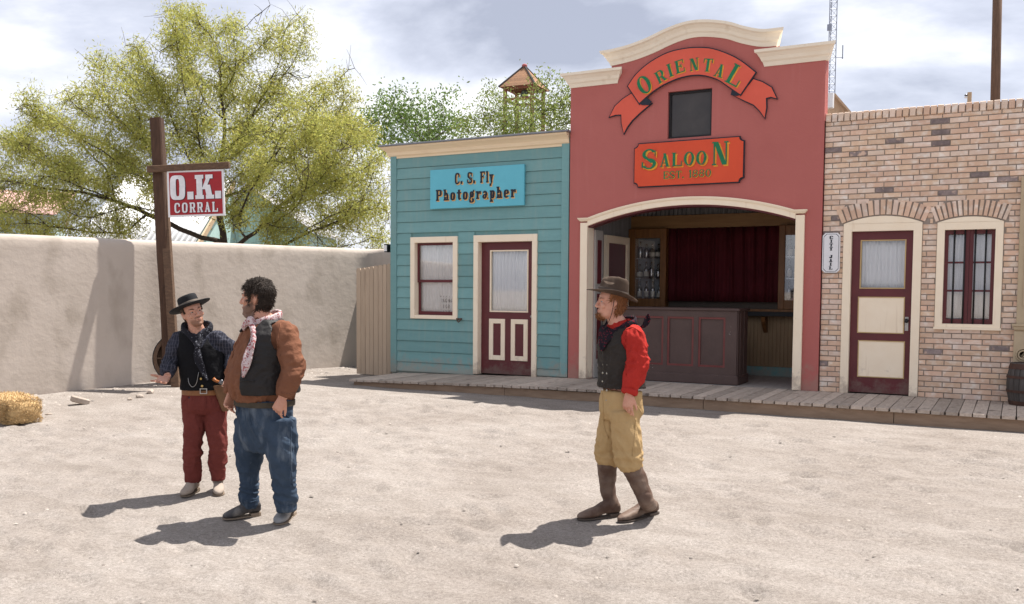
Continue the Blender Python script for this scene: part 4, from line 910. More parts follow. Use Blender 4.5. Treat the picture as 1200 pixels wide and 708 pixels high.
def ribbon():
    y = SY-.05; C3 = circ3(f2(740, 108, y), f2(820, 71.5, y), f2(877, 98, y)); q = lambda p: f2(*p, y)
    t = thing('ribbon_sign', 'painted coral ribbon banner reading Oriental on the curved saloon parapet', 'sign', (C3[0], y, C3[1]+C3[2]))
    outer = [q(p) for p in ((735.8, 101), (745.8, 87), (762.3, 73), (782.5, 62.2), (802.7, 57.4), (819.2, 56.3), (835.7, 57.8), (855.8, 65), (870.5, 73.5), (885, 85))]
    inner = [q(p) for p in ((749, 120.7), (758.7, 112), (769.7, 103.5), (782.5, 96.3), (799, 90), (819.2, 87.3), (839.3, 92), (852, 100), (860, 105.5), (867.5, 110.5))]
    def strip(g, o, i_, ya, yb):
        o = [(float(a[0]), float(a[1])) for a in spline(o, 3)]; i_ = [(float(a[0]), float(a[1])) for a in spline(i_, 3)]
        g.loft([[(a[0], ya, a[1]), (b[0], ya, b[1]), (b[0], yb, b[1]), (a[0], yb, a[1])] for a, b in zip(o, i_)])
    def grow(o, i_, k):
        O, I = [], []
        for a, b in zip(o, i_):
            d = Vector((a[0]-b[0], a[1]-b[1])).normalized()*k; O.append((a[0]+d.x, a[1]+d.y)); I.append((b[0]-d.x, b[1]-d.y))
        e0 = Vector((O[0][0]-O[1][0], O[0][1]-O[1][1])).normalized()*k; e1 = Vector((O[-1][0]-O[-2][0], O[-1][1]-O[-2][1])).normalized()*k
        O[0] = (O[0][0]+e0.x, O[0][1]+e0.y); I[0] = (I[0][0]+e0.x, I[0][1]+e0.y); O[-1] = (O[-1][0]+e1.x, O[-1][1]+e1.y); I[-1] = (I[-1][0]+e1.x, I[-1][1]+e1.y)
        return O, I
    g = G(); strip(g, *grow(outer, inner, .017), y+.006, y+.02); g.build('ribbon_outline', SBLK, t)
    g = G(); strip(g, outer, inner, y, y+.0055); g.build('ribbon', SBAN, t)
    def tail(pts, fold):
        P = [q(p) for p in pts]; c = Vector((sum(p[0] for p in P)/len(P), sum(p[1] for p in P)/len(P)))
        def out(k):
            o = []; n = len(P)
            for i in range(n):
                a, b, d = Vector(P[i-1]), Vector(P[i]), Vector(P[(i+1) % n]); e1 = (b-a).normalized(); e2 = (d-b).normalized()
                n1, n2 = Vector((e1.y, -e1.x)), Vector((e2.y, -e2.x)); m = n1+n2
                if m.length < .3: m = n1
                m = m/(max(m.dot(n1), .45)); o.append((b.x+m.x*k*S, b.y+m.y*k*S))
            return o
        area = sum(P[i-1][0]*P[i][1]-P[i][0]*P[i-1][1] for i in range(len(P))); S = 1 if area > 0 else -1
        for nm, PP, ya, yb, m in (('ribbon_tail_outline', out(.015), y+.026, SY-.001, SBLK), ('ribbon_tail', P, y+.0205, y+.0255, SBAN)):
            g = G(); g.xz(PP, ya, yb); me = g.mesh(nm, m); bm = bmesh.new(); bm.from_mesh(me); bmesh.ops.triangulate(bm, faces=[f for f in bm.faces if len(f.verts) > 4]); bmesh.ops.recalc_face_normals(bm, faces=bm.faces); bm.to_mesh(me); bm.free(); put(bpy.data.objects.new(nm, me), t)
        g = G(); g.xz([q(p) for p in fold], y+.007, y+.0195); g.build('ribbon_fold', SBLK, t)
    tail(((739, 109.5), (729, 116), (720, 124.3), (713.8, 136.5), (720.5, 134.2), (727.5, 133.9), (727.8, 144), (730.3, 156), (734, 148.5), (740, 140.5), (750, 131), (762, 121)), ((749, 121.2), (757, 114), (763.3, 118.8), (760.5, 123), (752, 123)))
    tail(((882.5, 92.5), (893, 96), (903.5, 102.3), (909.5, 115), (903, 113), (897, 114.5), (897.3, 126), (895.5, 137.5), (890, 129.5), (883, 122.5), (872, 117.5), (859, 111.5), (868, 110.5)), ((857.3, 105.5), (868, 110.6), (863, 112.5), (856, 111.2)))
    # letters round the arc
    st = dict(s=.21, h=.07, sh=.06, se=.08, e=2)
    for (sx, sz), mat, dd, nm in (((.014, -.012), SYEL, 0, 'letter_shadow'), ((0, 0), SGRN, .004, 'letter')):
        for ch, px, py, hp, ang in (('O', 755, 99.5, 22, 30), ('R', 773.8, 89.8, 14.5, 26), ('I', 785, 82.5, 15.5, 17), ('E', 796.5, 78, 15, 11), ('N', 813.5, 75.5, 14.5, 3), ('T', 829.5, 76.5, 15, -8), ('A', 843.5, 83, 15, -20), ('L', 862, 88.3, 23.5, -31)):
            c = q((px, py)); k = (q((px, py-hp/2))[1]-q((px, py+hp/2))[1]); a = R(ang); P, w = glyph(ch, **st); g = G(); xs = .92 if ch in 'OL' else .95
            for i, p in enumerate(P):
                V_ = []
                for u, v in p:
                    uu, vv = (u-w/2)*k*xs, (v-.5)*k; V_.append((c[0]+uu*math.cos(a)-vv*math.sin(a)+sx, y-.0015-dd-.00035*i, c[1]+uu*math.sin(a)+vv*math.cos(a)+sz))
                g.add(V_, [tuple(range(len(V_)))])
            g.build(nm, mat, t, fix=False)
ribbon()
def sign_jail():
    y = -.045; x0, x1 = X(963.6, 296, y), X(984.2, 296, y); z0, z1 = Z(974, 319.5, y), Z(974, 273, y); cx = (x0+x1)/2; k = .035
    t = thing('jail_sign', 'small upright white sign reading City Jail on the brick beside the maroon door', 'sign', (cx, y, z0))
    def oct_(o): return [(x0-o+k, z0-o), (x1+o-k, z0-o), (x1+o, z0-o+k), (x1+o, z1+o-k), (x1+o-k, z1+o), (x0-o+k, z1+o), (x0-o, z1+o-k), (x0-o, z0-o+k)]
    g = G(); g.xz(oct_(0), y+.004, -.013); g.build('board', SWHT, t)
    g = G(); g.xz(oct_(-.014), y+.002, y+.0038); g.build('border', SBLK, t)
    g = G(); g.xz(oct_(-.019), y, y+.0018); g.build('panel', SWHT, t)
    g = G(); st = dict(s=.30, h=.14, sh=.14, se=.10, e=3); n = 9; H = z1-z0-.07
    for i, c in enumerate('CITY JAIL'):
        zc = z1-.035-H*(i+.5)/n; P, w = glyph(c, **st); g = G(); sz = H/n*.84
        for j, p in enumerate(P): g.add([(cx+(u-w/2)*sz*1.4, y-.0015-.00035*j, zc+(v-.5)*sz) for u, v in p], [tuple(range(len(p)))])
        if P: g.build('letter', SBLK, t, fix=False)
sign_jail()

# ------------------------------------------------------------------ O.K. CORRAL post and sign
def on_wall(p, off):                 # point over the ground at a set distance before the yard wall, seen at pixel column p
    d = ray((p, 400)); d = Vector((d.x, d.y)).normalized(); c = Vector((CAM.x, CAM.y))
    s = ((WALL_A+WNOR*off)-c).dot(WNOR)/d.dot(WNOR); q = c+d*s; return q
def vert_z(p, q):                    # height of pixel p on the upright through ground point q
    d = ray(p); s = (q-Vector((CAM.x, CAM.y))).length/math.hypot(d.x, d.y); return CAM.z+d.z*s
PB = on_wall(200.5, .34); PT = on_wall(187.5, -.14)
def corral():
    zt = vert_z((188, 139.5), PT); zb = gz(PB.x, PB.y)-.2
    b3, t3 = Vector((PB.x, PB.y, zb)), Vector((PT.x, PT.y, zt)); ax = (t3-b3).normalized(); ux = Vector((CR.x, CR.y, 0)).normalized(); ux = (ux-ax*ux.dot(ax)).normalized(); uy = ax.cross(ux)
    t = thing('sign_post', 'tall dark wooden post with a short crossbar standing against the adobe wall', 'post', (PB.x, PB.y, zb+.2))
    hw = .088; g = G(); r = random.Random(2); rings = []
    for k in range(9):
        c = b3+(t3-b3)*k/8; w = hw+r.uniform(-.005, .005)
        rings.append([c+ux*a*w+uy*b*w for a, b in ((-1, -.8), (-.8, -1), (.8, -1), (1, -.8), (1, .8), (.8, 1), (-.8, 1), (-1, .8))])
    g.loft(rings); g.build('post', POSTW, t)
    q0 = Vector((PT.x, PT.y)); zc = vert_z((188, 198), q0); s = (zc-zb)/(zt-zb); c = b3+(t3-b3)*s-uy*0
    fr = Vector((-CF.x, -CF.y, 0)).normalized(); dist = (c-CAM).dot(CF)-.15
    a, b = far((173, 198.5), dist), far((269, 193.7), dist); g = G(); d = (b-a).normalized(); n = d.cross(Vector((0, 0, 1))).normalized(); up = n.cross(d)
    g.loft([[p+n*x*.045+up*z*.05 for x, z in ((-1, -1), (1, -1), (1, 1), (-1, 1))] for p in (a, a+(b-a)*.3, a+(b-a)*.7, b)]); g.build('crossbar', BEAM, t, bevel=.006)
    # board hanging from the crossbar
    tl, tr, bl, br = far((195, 200.5), dist), far((262, 198.5), dist), far((198.5, 255), dist), far((264, 252.5), dist)
    X_ = ((tr-tl)+(br-bl)); w = X_.length/2; X_.normalize(); Z_ = ((tl-bl)+(tr-br)); h = Z_.length/2; Z_ = (Z_-X_*Z_.dot(X_)).normalized(); Nn = X_.cross(Z_); c0 = (tl+tr+bl+br)/4
    if Nn.dot(fr) < 0: Nn = -Nn
    s_ = thing('corral_sign', 'square red board lettered O.K. Corral hanging from the post crossbar', 'sign', tuple(c0))
    def slab(g, a, b, d0, d1): g.prism([c0+X_*x+Z_*z+Nn*d0 for x, z in ((-a, -b), (a, -b), (a, b), (-a, b))], Nn*(d1-d0))
    g = G(); slab(g, w/2, h/2, -.012, .012); g.build('board', SWHT, s_)
    g = G(); slab(g, w/2-.03, h/2-.03, .0125, .0145); g.build('panel', SOK, s_)
    bd = pm('letter_white', (.80, .80, .83), rough=.5, bump=0)
    for dd, gr_, mat, nm in ((.016, .012, SBLK, 'letter_shadow'), (.021, 0, bd, 'letter')):
        g = (nm, mat, s_); at = lambda u, v, d: c0+X_*u+Z_*v+Nn*(dd+d)
        sh_ = (.008, -.006) if gr_ else (0, 0)
        write(g, 'O.K.', at, h*.52, .10, .80, dict(s=.30, h=.15, sh=.16, se=.07, e=4), shift=(.0+sh_[0], -h*.13+sh_[1]))
        write(g, 'CORRAL', at, h*.215, .27, .72, dict(s=.24, h=.13, sh=.13, se=.05, e=3.2), shift=(0+sh_[0]*.6, -h*.415+sh_[1]*.6))
    g = G()
    for k in (-.33, .33): p = c0+X_*w*k+Z_*(h/2-.01); g.tube([p, p+Z_*.06], .006, 6)
    g.build('hanger', STEEL, s_)
    # slanting timber by the post, added to cast a second shadow on the wall
    p0, p1 = PB+WNOR*.30-WDIR*.10, PT+WNOR*.06; z0 = gz(p0.x, p0.y)-.1; z1 = zt-.45
    g = G(); a3, b3_ = Vector((p0.x, p0.y, z0)), Vector((p1.x, p1.y, z1)); g.loft([[a3.lerp(b3_, k)+ux*a*.062-uy*(b*.05)-Vector((fr.x, fr.y, 0))*.08 for a, b in ((-1, -1), (1, -1), (1, 1), (-1, 1))] for k in (0, .35, .7, 1)]); g.build('shadow_brace', BEAM, t, bevel=.006)
corral()

# ------------------------------------------------------------------ things lying about the yard
def wheel():
    q = on_wall(211, .34); r0 = .40; zc = gz(q.x, q.y)+r0*.98; fr = Vector((-CF.x, -CF.y, 0)).normalized()
    t = thing('wagon_wheel', 'old iron rimmed wagon wheel leaning at the foot of the sign post', 'wheel', (q.x, q.y, zc-r0))
    ax = (WNOR.to_3d()*.35+fr*.8+Vector((0, 0, .22))).normalized(); M = ax.to_track_quat('Z', 'Y').to_matrix().to_4x4(); c = (q.x, q.y, zc)
    g = G(); g.lathe([(r0-.055, -.025), (r0, -.025), (r0, .025), (r0-.055, .025), (r0-.055, -.025)], c, 32, M); g.build('rim', BEAM, t)
    g = G(); g.lathe([(r0+.001, -.028), (r0+.012, -.028), (r0+.012, .028), (r0+.001, .028), (r0+.001, -.028)], c, 32, M); g.build('tyre', BLACK, t)
    g = G(); g.lathe([(.001, -.08), (.05, -.08), (.065, 0), (.05, .08), (.001, .08)], c, 14, M); g.build('hub', BEAM, t)
    for k in range(10):
        a = 2*math.pi*k/10; d = M @ Vector((math.cos(a), math.sin(a), 0)); g = G(); g.tube([Vector(c)+d*.05, Vector(c)+d*(r0-.05)], [.019, .014], 6); g.build('spoke', BEAM, t)
wheel()
def rock(p, s, label, name='rock', mat=ROCK, seed=0, flat=.6):
    q = gpt(p); r = random.Random(seed); g = G(); rings = []
    bm = bmesh.new(); bmesh.ops.create_icosphere(bm, subdivisions=2, radius=1); s *= .62
    for v in bm.verts:
        n = noise.noise(v.co*1.3+Vector((seed*3.1, 0, 0))); v.co *= 1+.35*n; v.co.x *= s; v.co.y *= s*.75; v.co.z *= s*flat
    me = bpy.data.meshes.new(name); bm.to_mesh(me); bm.free(); me.materials.append(mat)
    o = bpy.data.objects.new(name, me); o.location = (q.x, q.y, q.z+s*flat*.55); o.rotation_euler = (0, 0, seed); COL.objects.link(o); return tag(o, label, name, 'loose stones along the foot of the adobe wall')
rock((164, 466), .09, 'small rock in the sun on the bank left of the sign post foot', seed=1)
rock((176, 461), .11, 'pale rock against the wall just left of the wagon wheel', seed=2)
rock((216, 457), .09, 'small rock between the sign post and the man in the black hat', seed=3)
rock((57, 486), .07, 'flat pale stone on the ground right of the hay bale', seed=4, flat=.3)
rock((152, 469), .06, 'tiny stone in the post shadow near the adobe wall', seed=5)
def block():
    q = gpt((94, 474)); t = thing('loose_brick', 'single pale brick lying tilted near the adobe wall beyond the hay bale', 'brick', (q.x, q.y, q.z))
    M = Matrix.Translation((q.x, q.y, q.z+.055)) @ Matrix.Rotation(R(62), 4, 'Z') @ Matrix.Rotation(R(18), 4, 'Y'); g = G(); g.box(-.115, .115, -.075, .075, -.04, .04, M); g.build('brick_body', ROCK, t, bevel=.012)
block()
def bale():
    q = gpt((15, 494)); r = random.Random(9); a = R(-17); ST = pm('dry_straw', (.57, .40, .205), (.40, .265, .12), 12, .9, .3, 40, island=.35)
    t = thing('hay_bale', 'small golden hay bale lying by the adobe wall at the left edge', 'hay bale', tuple(q))
    Lh, Wh, H = .50, .21, .31; M = Matrix.Translation((q.x-.08, q.y+.05, q.z)) @ Matrix.Rotation(a, 4, 'Z')
    e = lambda v: math.copysign(abs(v)**.72, v)
    g = G(); rings = []
    for k in range(13):
        u = -1+2*k/12; sc = (1-abs(u)**7*.22)
        ring = []
        for j in range(20):
            th = 2*math.pi*j/20; y = Wh*e(math.cos(th))*sc; z = H/2+H/2*e(math.sin(th))*sc; n = .02*noise.noise(Vector((u*5, y*12, z*12)))
            cut = 1-.05*(abs(abs(u)-.42) < .06); ring.append(M @ Vector((u*Lh, y*cut*(1+n), z*cut+n)))
        rings.append(ring)
    g.loft(rings); g.build('bale_body', ST, t, smooth=True)
    V = []; F = []
    for i in range(5200):
        face = r.random(); u = r.uniform(-1, 1); v = r.uniform(-1, 1)
        if face < .42: p = Vector((u*Lh, -Wh, H/2+v*H/2)); nrm = Vector((0, -1, 0))
        elif face < .75: p = Vector((u*Lh, v*Wh, H)); nrm = Vector((0, 0, 1))
        else: p = Vector((Lh, v*Wh, H/2+u*H/2)); nrm = Vector((1, 0, 0))
        # pull to rounded corners
        q_ = Vector((p.x/Lh, p.y/Wh, (p.z-H/2)/(H/2))); m = max(abs(q_.x)**8+abs(q_.y)**8+abs(q_.z)**8, 1)**(1/8); q_ /= m; p = Vector((q_.x*Lh, q_.y*Wh, H/2+q_.z*H/2))
        d = Vector((r.gauss(0, 1), r.gauss(0, 1), r.gauss(0, .8)))+nrm*r.uniform(-.1, .7); d.normalize(); L_ = r.uniform(.02, .07); w = d.cross(nrm+Vector((.01, .02, .03))).normalized()*r.uniform(.0012, .003)
        if p.z+d.z*L_ < 0: continue
        k = len(V); V += [M @ (p-d*L_*.3-w), M @ (p-d*L_*.3+w), M @ (p+d*L_*.7+w), M @ (p+d*L_*.7-w)]; F.append((k, k+1, k+2, k+3))
    o = big('straw', np.array(V), np.array(F), ST, t); o['kind'] = 'stuff'
    g = G()
    for u in (-.42, .42): g.loft([[M @ Vector((u*Lh+dx, Wh*1.01*e(math.cos(th)), H/2+H/2*1.01*e(math.sin(th)))) for th in (2*math.pi*j/24 for j in range(24))] for dx in (-.003, .003)], cap=False)
    g.build('twine', pm('orange_twine', (.5, .3, .12)), t)
bale()

# ------------------------------------------------------------------ people: closed lofts fused into one smooth skin
def fuse(g, voxel, smooth_it=4, fac_=.5):
    me = g.mesh('tmp', []); bm = bmesh.new(); bm.from_mesh(me); bmesh.ops.recalc_face_normals(bm, faces=bm.faces); bm.to_mesh(me); bm.free()
    o = bpy.data.objects.new('tmp', me); COL.objects.link(o)
    m = o.modifiers.new('r', 'REMESH'); m.mode = 'VOXEL'; m.voxel_size = voxel; m.use_smooth_shade = True
    s = o.modifiers.new('s', 'SMOOTH'); s.factor = fac_; s.iterations = smooth_it
    dg = bpy.context.evaluated_depsgraph_get(); ev = o.evaluated_get(dg); r = bpy.data.meshes.new_from_object(ev)
    bpy.data.objects.remove(o); bpy.data.meshes.remove(me); return r
def coords(me):
    a = np.empty(len(me.vertices)*3, np.float32); me.vertices.foreach_get('co', a); n = np.empty_like(a); me.vertices.foreach_get('normal', n); return a.reshape(-1, 3), n.reshape(-1, 3)
def displace(me, fn):
    co, no = coords(me)
    d = np.array([fn(Vector(c)) for c in co], np.float32); co += no*d[:, None]; me.vertices.foreach_set('co', co.ravel()); me.update()
def ridge(p, sx, sy, sz, seed=0):
    n = noise.noise(Vector((p.x*sx+seed, p.y*sy+seed*.7, p.z*sz))); return 1-2*abs(n)
def part(me, name, mats, parent):
    me.materials.clear()
    for m in (mats if isinstance(mats, (list, tuple)) else [mats]): me.materials.append(m)
    me.polygons.foreach_set('use_smooth', [True]*len(me.polygons)); me.name = name
    o = bpy.data.objects.new(name, me); COL.objects.link(o); o.parent = parent; return o
def folds(p, k=1.0, ax=(1, 1, 1), seed=0):      # cloth folds: broad soft ones and short sharp ones
    q = Vector((p.x*ax[0], p.y*ax[1], p.z*ax[2])); w = noise.noise_vector(q*5+Vector((seed, 0, 0)))*.10; q = q+w
    a = 1-abs(noise.noise(q*9+Vector((0, seed, 0))))*2.6; b = 1-abs(noise.noise(q*19+Vector((seed, 3, 0))))*2.6
    return k*(.0105*max(a, -.8)-.003+.008*max(b, -.7)+.003*noise.noise(q*40))
def stubble(me, M, k, fn):           # where the beard grows: a soft mask on the skin
    co, _ = coords(me); Mi = M.inverted(); at = me.attributes.new('stubble', 'FLOAT', 'POINT')
    at.data.foreach_set('value', np.array([fn((Mi @ Vector(c))/k) for c in co], np.float32))
def ss(x, a, b): t = max(0, min(1, (x-a)/(b-a))); return t*t*(3-2*t)
def cutaway(me, dead):               # drop the faces where dead(centre) is true and ease the ragged edge
    bm = bmesh.new(); bm.from_mesh(me)
    bmesh.ops.delete(bm, geom=[f for f in bm.faces if dead(f.calc_center_median())], context='FACES')
    for it in range(4):
        mv = {}
        for v in bm.verts:
            nb = [e.other_vert(v) for e in v.link_edges if e.is_boundary]
            if len(nb) == 2: mv[v] = v.co*.4+(nb[0].co+nb[1].co)*.3
        for v, c in mv.items(): v.co = c
    bm.to_mesh(me); bm.free()
def ringz(c, a, b, L, F, n=24, e=2.2):
    q = []
    for j in range(n):
        t = 2*math.pi*j/n; ct, st = math.cos(t), math.sin(t)
        q.append(c+L*(a*math.copysign(abs(ct)**(2/e), ct))+F*(b*math.copysign(abs(st)**(2/e), st)))
    return q
def flatdir(a): return Vector((math.sin(R(a)), -math.cos(R(a)), 0))     # 0 faces the camera, +90 faces picture right

class Fig:
    """a person measured from the photograph: local x to picture right, y away from the camera, z up, origin on the ground at the feet"""
    def __init__(s, foot, label):
        s.q = gpt(foot); s.rt = Vector((math.cos(-YAW), math.sin(-YAW), 0)).normalized(); s.fw = Vector((-s.rt.y, s.rt.x, 0))
        s.root = thing('person', label, 'person', tuple(s.q), None, math.atan2(s.rt.y, s.rt.x), local=True)
    def loc(s, w): d = w-s.q; return Vector((d.dot(s.rt), d.dot(s.fw), d.z))
    def __call__(s, px, py, dy=0.0):
        d = ray((px, py)); k = ((s.q-CAM).dot(s.fw)+dy)/d.dot(s.fw); return s.loc(CAM+d*k)
    def floor(s, p): return s.loc(lev(p, s.q.z))

def head_loft(g, M, k=1.0, chin=1.0, jaw=1.0):
    prof = [(-.122, .066, .022, .020), (-.114, .084, .004, .034), (-.098, .094, -.030, .047), (-.078, .091, -.062, .056), (-.058, .092, -.078, .062), (-.036, .089, -.087, .067), (-.008, .085, -.094, .071),
            (.022, .090, -.099, .075), (.05, .088, -.100, .077), (.08, .074, -.092, .072), (.104, .047, -.068, .056), (.120, .006, -.03, .026)]
    rings = []
    for z, xf, xb, w in prof:
        if z < -.04: w *= jaw
        ring = []
        for j in range(28):
            t = 2*math.pi*j/28; c, s = math.cos(t), math.sin(t); e = 2.0 if c > 0 else 2.3
            x = ((xf+xb)/2+((xf-xb)/2)*math.copysign(abs(c)**(2/e), c)); y = w*math.copysign(abs(s)**(2/2.3), s); ring.append(M @ (Vector((x, y, z))*k))
        rings.append(ring)
    g.loft(rings)
    T = lambda x, y, z: M @ (Vector((x, y, z))*k)
    g.tube([T(.078, 0, .022), T(.090, 0, .006), T(.103, 0, -.020), T(.109, 0, -.031), T(.098, 0, -.041)], [.009*k, .0095*k, .012*k, .0135*k, .008*k], 10)
    for sgn in (-1, 1):
        g.ell(T(.095, sgn*.0135, -.034), (.010*k, .008*k, .008*k)); g.ell(T(.074, sgn*.034, .0215), (.020*k, .024*k, .007*k), M.to_3x3().to_4x4()); g.ell(T(.066, sgn*.044, -.026), (.020*k, .022*k, .022*k), M.to_3x3().to_4x4()); g.ell(T(.0745, sgn*.033, .0125), (.0125*k, .018*k, .0065*k), M.to_3x3().to_4x4()); g.ell(T(.0735, sgn*.033, -.0085), (.011*k, .017*k, .0055*k), M.to_3x3().to_4x4())
        E = M.to_3x3().to_4x4() @ Matrix.Rotation(sgn*R(-18), 4, 'Z') @ Matrix.Rotation(R(-10), 4, 'Y')
        g.ell(T(-.008, sgn*.076, -.008), (.019*k, .008*k, .033*k), E); g.ell(T(-.012, sgn*.083, -.002), (.014*k, .005*k, .026*k), E)
    g.ell(T(.089, 0, -.060), (.010*k, .024*k, .0065*k), M.to_3x3().to_4x4()); g.ell(T(.088, 0, -.0715), (.010*k, .021*k, .007*k), M.to_3x3().to_4x4()); g.ell(T(.082, 0, -.104), (.017*k, .022*k, .015*k), M.to_3x3().to_4x4())
    return T
def head_frame(c, face, up_tilt=0, roll=0):
    """face: azimuth as in flatdir; up_tilt lifts the face; roll tips the head to its own right"""
    f = flatdir(face); z = Vector((0, 0, 1)); l = z.cross(f)
    B = Matrix((f, l, z)).transposed(); M = B @ Matrix.Rotation(R(-up_tilt), 3, 'Y') @ Matrix.Rotation(R(roll), 3, 'X')
    return Matrix.Translation(c) @ M.to_4x4()
def face_bits(T, M, k, root, brow_mat, mouth_mat):
    eye = MATS['eye']; iris = MATS['iris']
    for sgn in (-1, 1):
        g = G(); g.ell(T(.0715, sgn*.032, .003), (.0118*k,)*3, None, 12, 8); eo = g.build('eye', eye, root, smooth=True)
        g = G(); g.ell(T(.0808, sgn*.032, .0025), (.0035*k, .0062*k, .0058*k), M.to_3x3().to_4x4(), 10, 6); g.build('iris', iris, eo, smooth=True)
        g = G(); g.tube([T(.087, sgn*.016, .020), T(.090, sgn*.032, .0265), T(.080, sgn*.052, .021)], [.003*k, .0048*k, .0025*k], 8); g.build('eyebrow', brow_mat, root, smooth=True)
    g = G(); g.ell(T(.0945, 0, -.0655), (.0052*k, .019*k, .0035*k), M.to_3x3().to_4x4()); g.build('mouth', mouth_mat, root, smooth=True)
def hand(g, wrist, d, n, side_, k=1.0, curl=(20, 25, 15), spread=5, thumb=40, curls=None):
    """wrist point, finger direction d, palm normal n (the palm looks along n), side_ +1 when the thumb lies along d x n"""
    d = d.normalized(); n = (n-d*n.dot(d)).normalized(); t = d.cross(n)*side_          # t points to the thumb
    P = lambda a, b, c: wrist+d*a*k+t*b*k+n*c*k
    rings = []
    for a, b0, hw, th in ((-.02, 0, .025, .020), (.0, .0, .028, .019), (.03, .003, .038, .017), (.065, .002, .042, .0145), (.092, .0, .041, .012)):
        rings.append([P(a, b0+hw*math.copysign(abs(math.cos(x))**.7, math.cos(x)), th*math.copysign(abs(math.sin(x))**.8, math.sin(x))) for x in (2*math.pi*j/16 for j in range(16))])
    g.loft(rings)
    for i, (off, ln) in enumerate(((.033, .072), (.011, .080), (-.011, .075), (-.032, .058))):
        c = curls[i] if curls else curl; a = R(spread*(1.5-i)); dd = (d*math.cos(a)+t*math.sin(a)); p = P(.078, off, 0); pts = [p]; ang = 0
        for seg, bend in zip((.45, .32, .26), c):
            ang += R(bend); p = p+(dd*math.cos(ang)+n*math.sin(ang))*ln*k*seg*1.05; pts.append(p)
        g.tube([P(.06, off*.9, 0)]+pts, [.0095*k, .0092*k, .0084*k, .0076*k, .0058*k], 8); g.ell(pts[-1], (.0058*k,)*3, None, 8, 6)
    a = R(thumb); td = (d*math.cos(a)+t*math.sin(a)*.9+n*.35).normalized(); p0 = P(.02, .026, .004); p1 = p0+td*.038*k; p2 = p1+(td+d*.45).normalized()*.032*k; p3 = p2+(td+d*.7).normalized()*.022*k
    g.tube([P(.008, .012, .002), p0, p1, p2, p3], [.013*k, .0155*k, .0115*k, .010*k, .007*k], 9); g.ell(p3, (.007*k,)*3, None, 8, 6)
def limb(g, pts, rad, n=16, k=5): g.tube(spline(pts, k), sprad(rad, k), n)
def boot(fig, root, heel, toe, shaft, rad, mat, sole_mat, name='boot', tall=False, foot_w=1.0, scuff=None, hl=.03):
    """heel and toe on the ground, shaft: points up the leg from the ankle"""
    d = (toe-heel); ln = d.length; d.normalize(); d.z = 0; d.normalize(); s = d.cross(Vector((0, 0, 1))); up = Vector((0, 0, 1)); g = G(); rings = []
    for u, w, z0, z1 in ((0, .022, .035, .085), (.04, .033, .028, .105), (.14, .037, .026, .125), (.28, .037, .026, .135), (.42, .038, .024, .115), (.55, .042, .012, .090), (.68, .047, .004, .074), (.82, .045, .004, .060), (.92, .035, .006, .048), (.985, .018, .008, .034), (1.0, .008, .012, .026)):
        c = heel+d*ln*u; ring = []
        for j in range(18):
            a = 2*math.pi*j/18; ring.append(c+s*w*foot_w*math.copysign(abs(math.cos(a))**.8, math.cos(a))+up*((z0+z1)/2+hl*.15+(z1-z0)/2*math.copysign(abs(math.sin(a))**.8, math.sin(a))))
        rings.append(ring)
    g.loft(rings); ank = heel+d*ln*.17+up*.085
    limb(g, [ank]+shaft, [.048]+rad, 18); me = fuse(g, .006, 5)
    displace(me, lambda p: .0035*ridge(p, 9, 9, 22, 3)*(1 if p.z > .08 else .2)+.004*noise.noise(p*16))
    b = part(me, name, mat, root)
    g = G(); q = []
    for u, w in ((.0, .024), (.06, .034), (.2, .036), (.4, .034), (.55, .042), (.7, .048), (.84, .045), (.94, .032), (1.0, .010)): q.append((u, w*foot_w*1.04))
    out = [heel+d*ln*u+s*w for u, w in q]+[heel+d*ln*u-s*w for u, w in q[::-1]]
    g.prism([p+up*(.003 if True else 0) for p in out], (0, 0, .009))
    hq = [(.0, .025), (.06, .034), (.2, .036), (.27, .034)]; g.prism([heel+d*ln*u+s*w*foot_w+up*.0125 for u, w in hq]+[heel+d*ln*u-s*w*foot_w+up*.0125 for u, w in hq[::-1]], (0, 0, hl*.6)); g.build('sole', sole_mat, b)
    return b
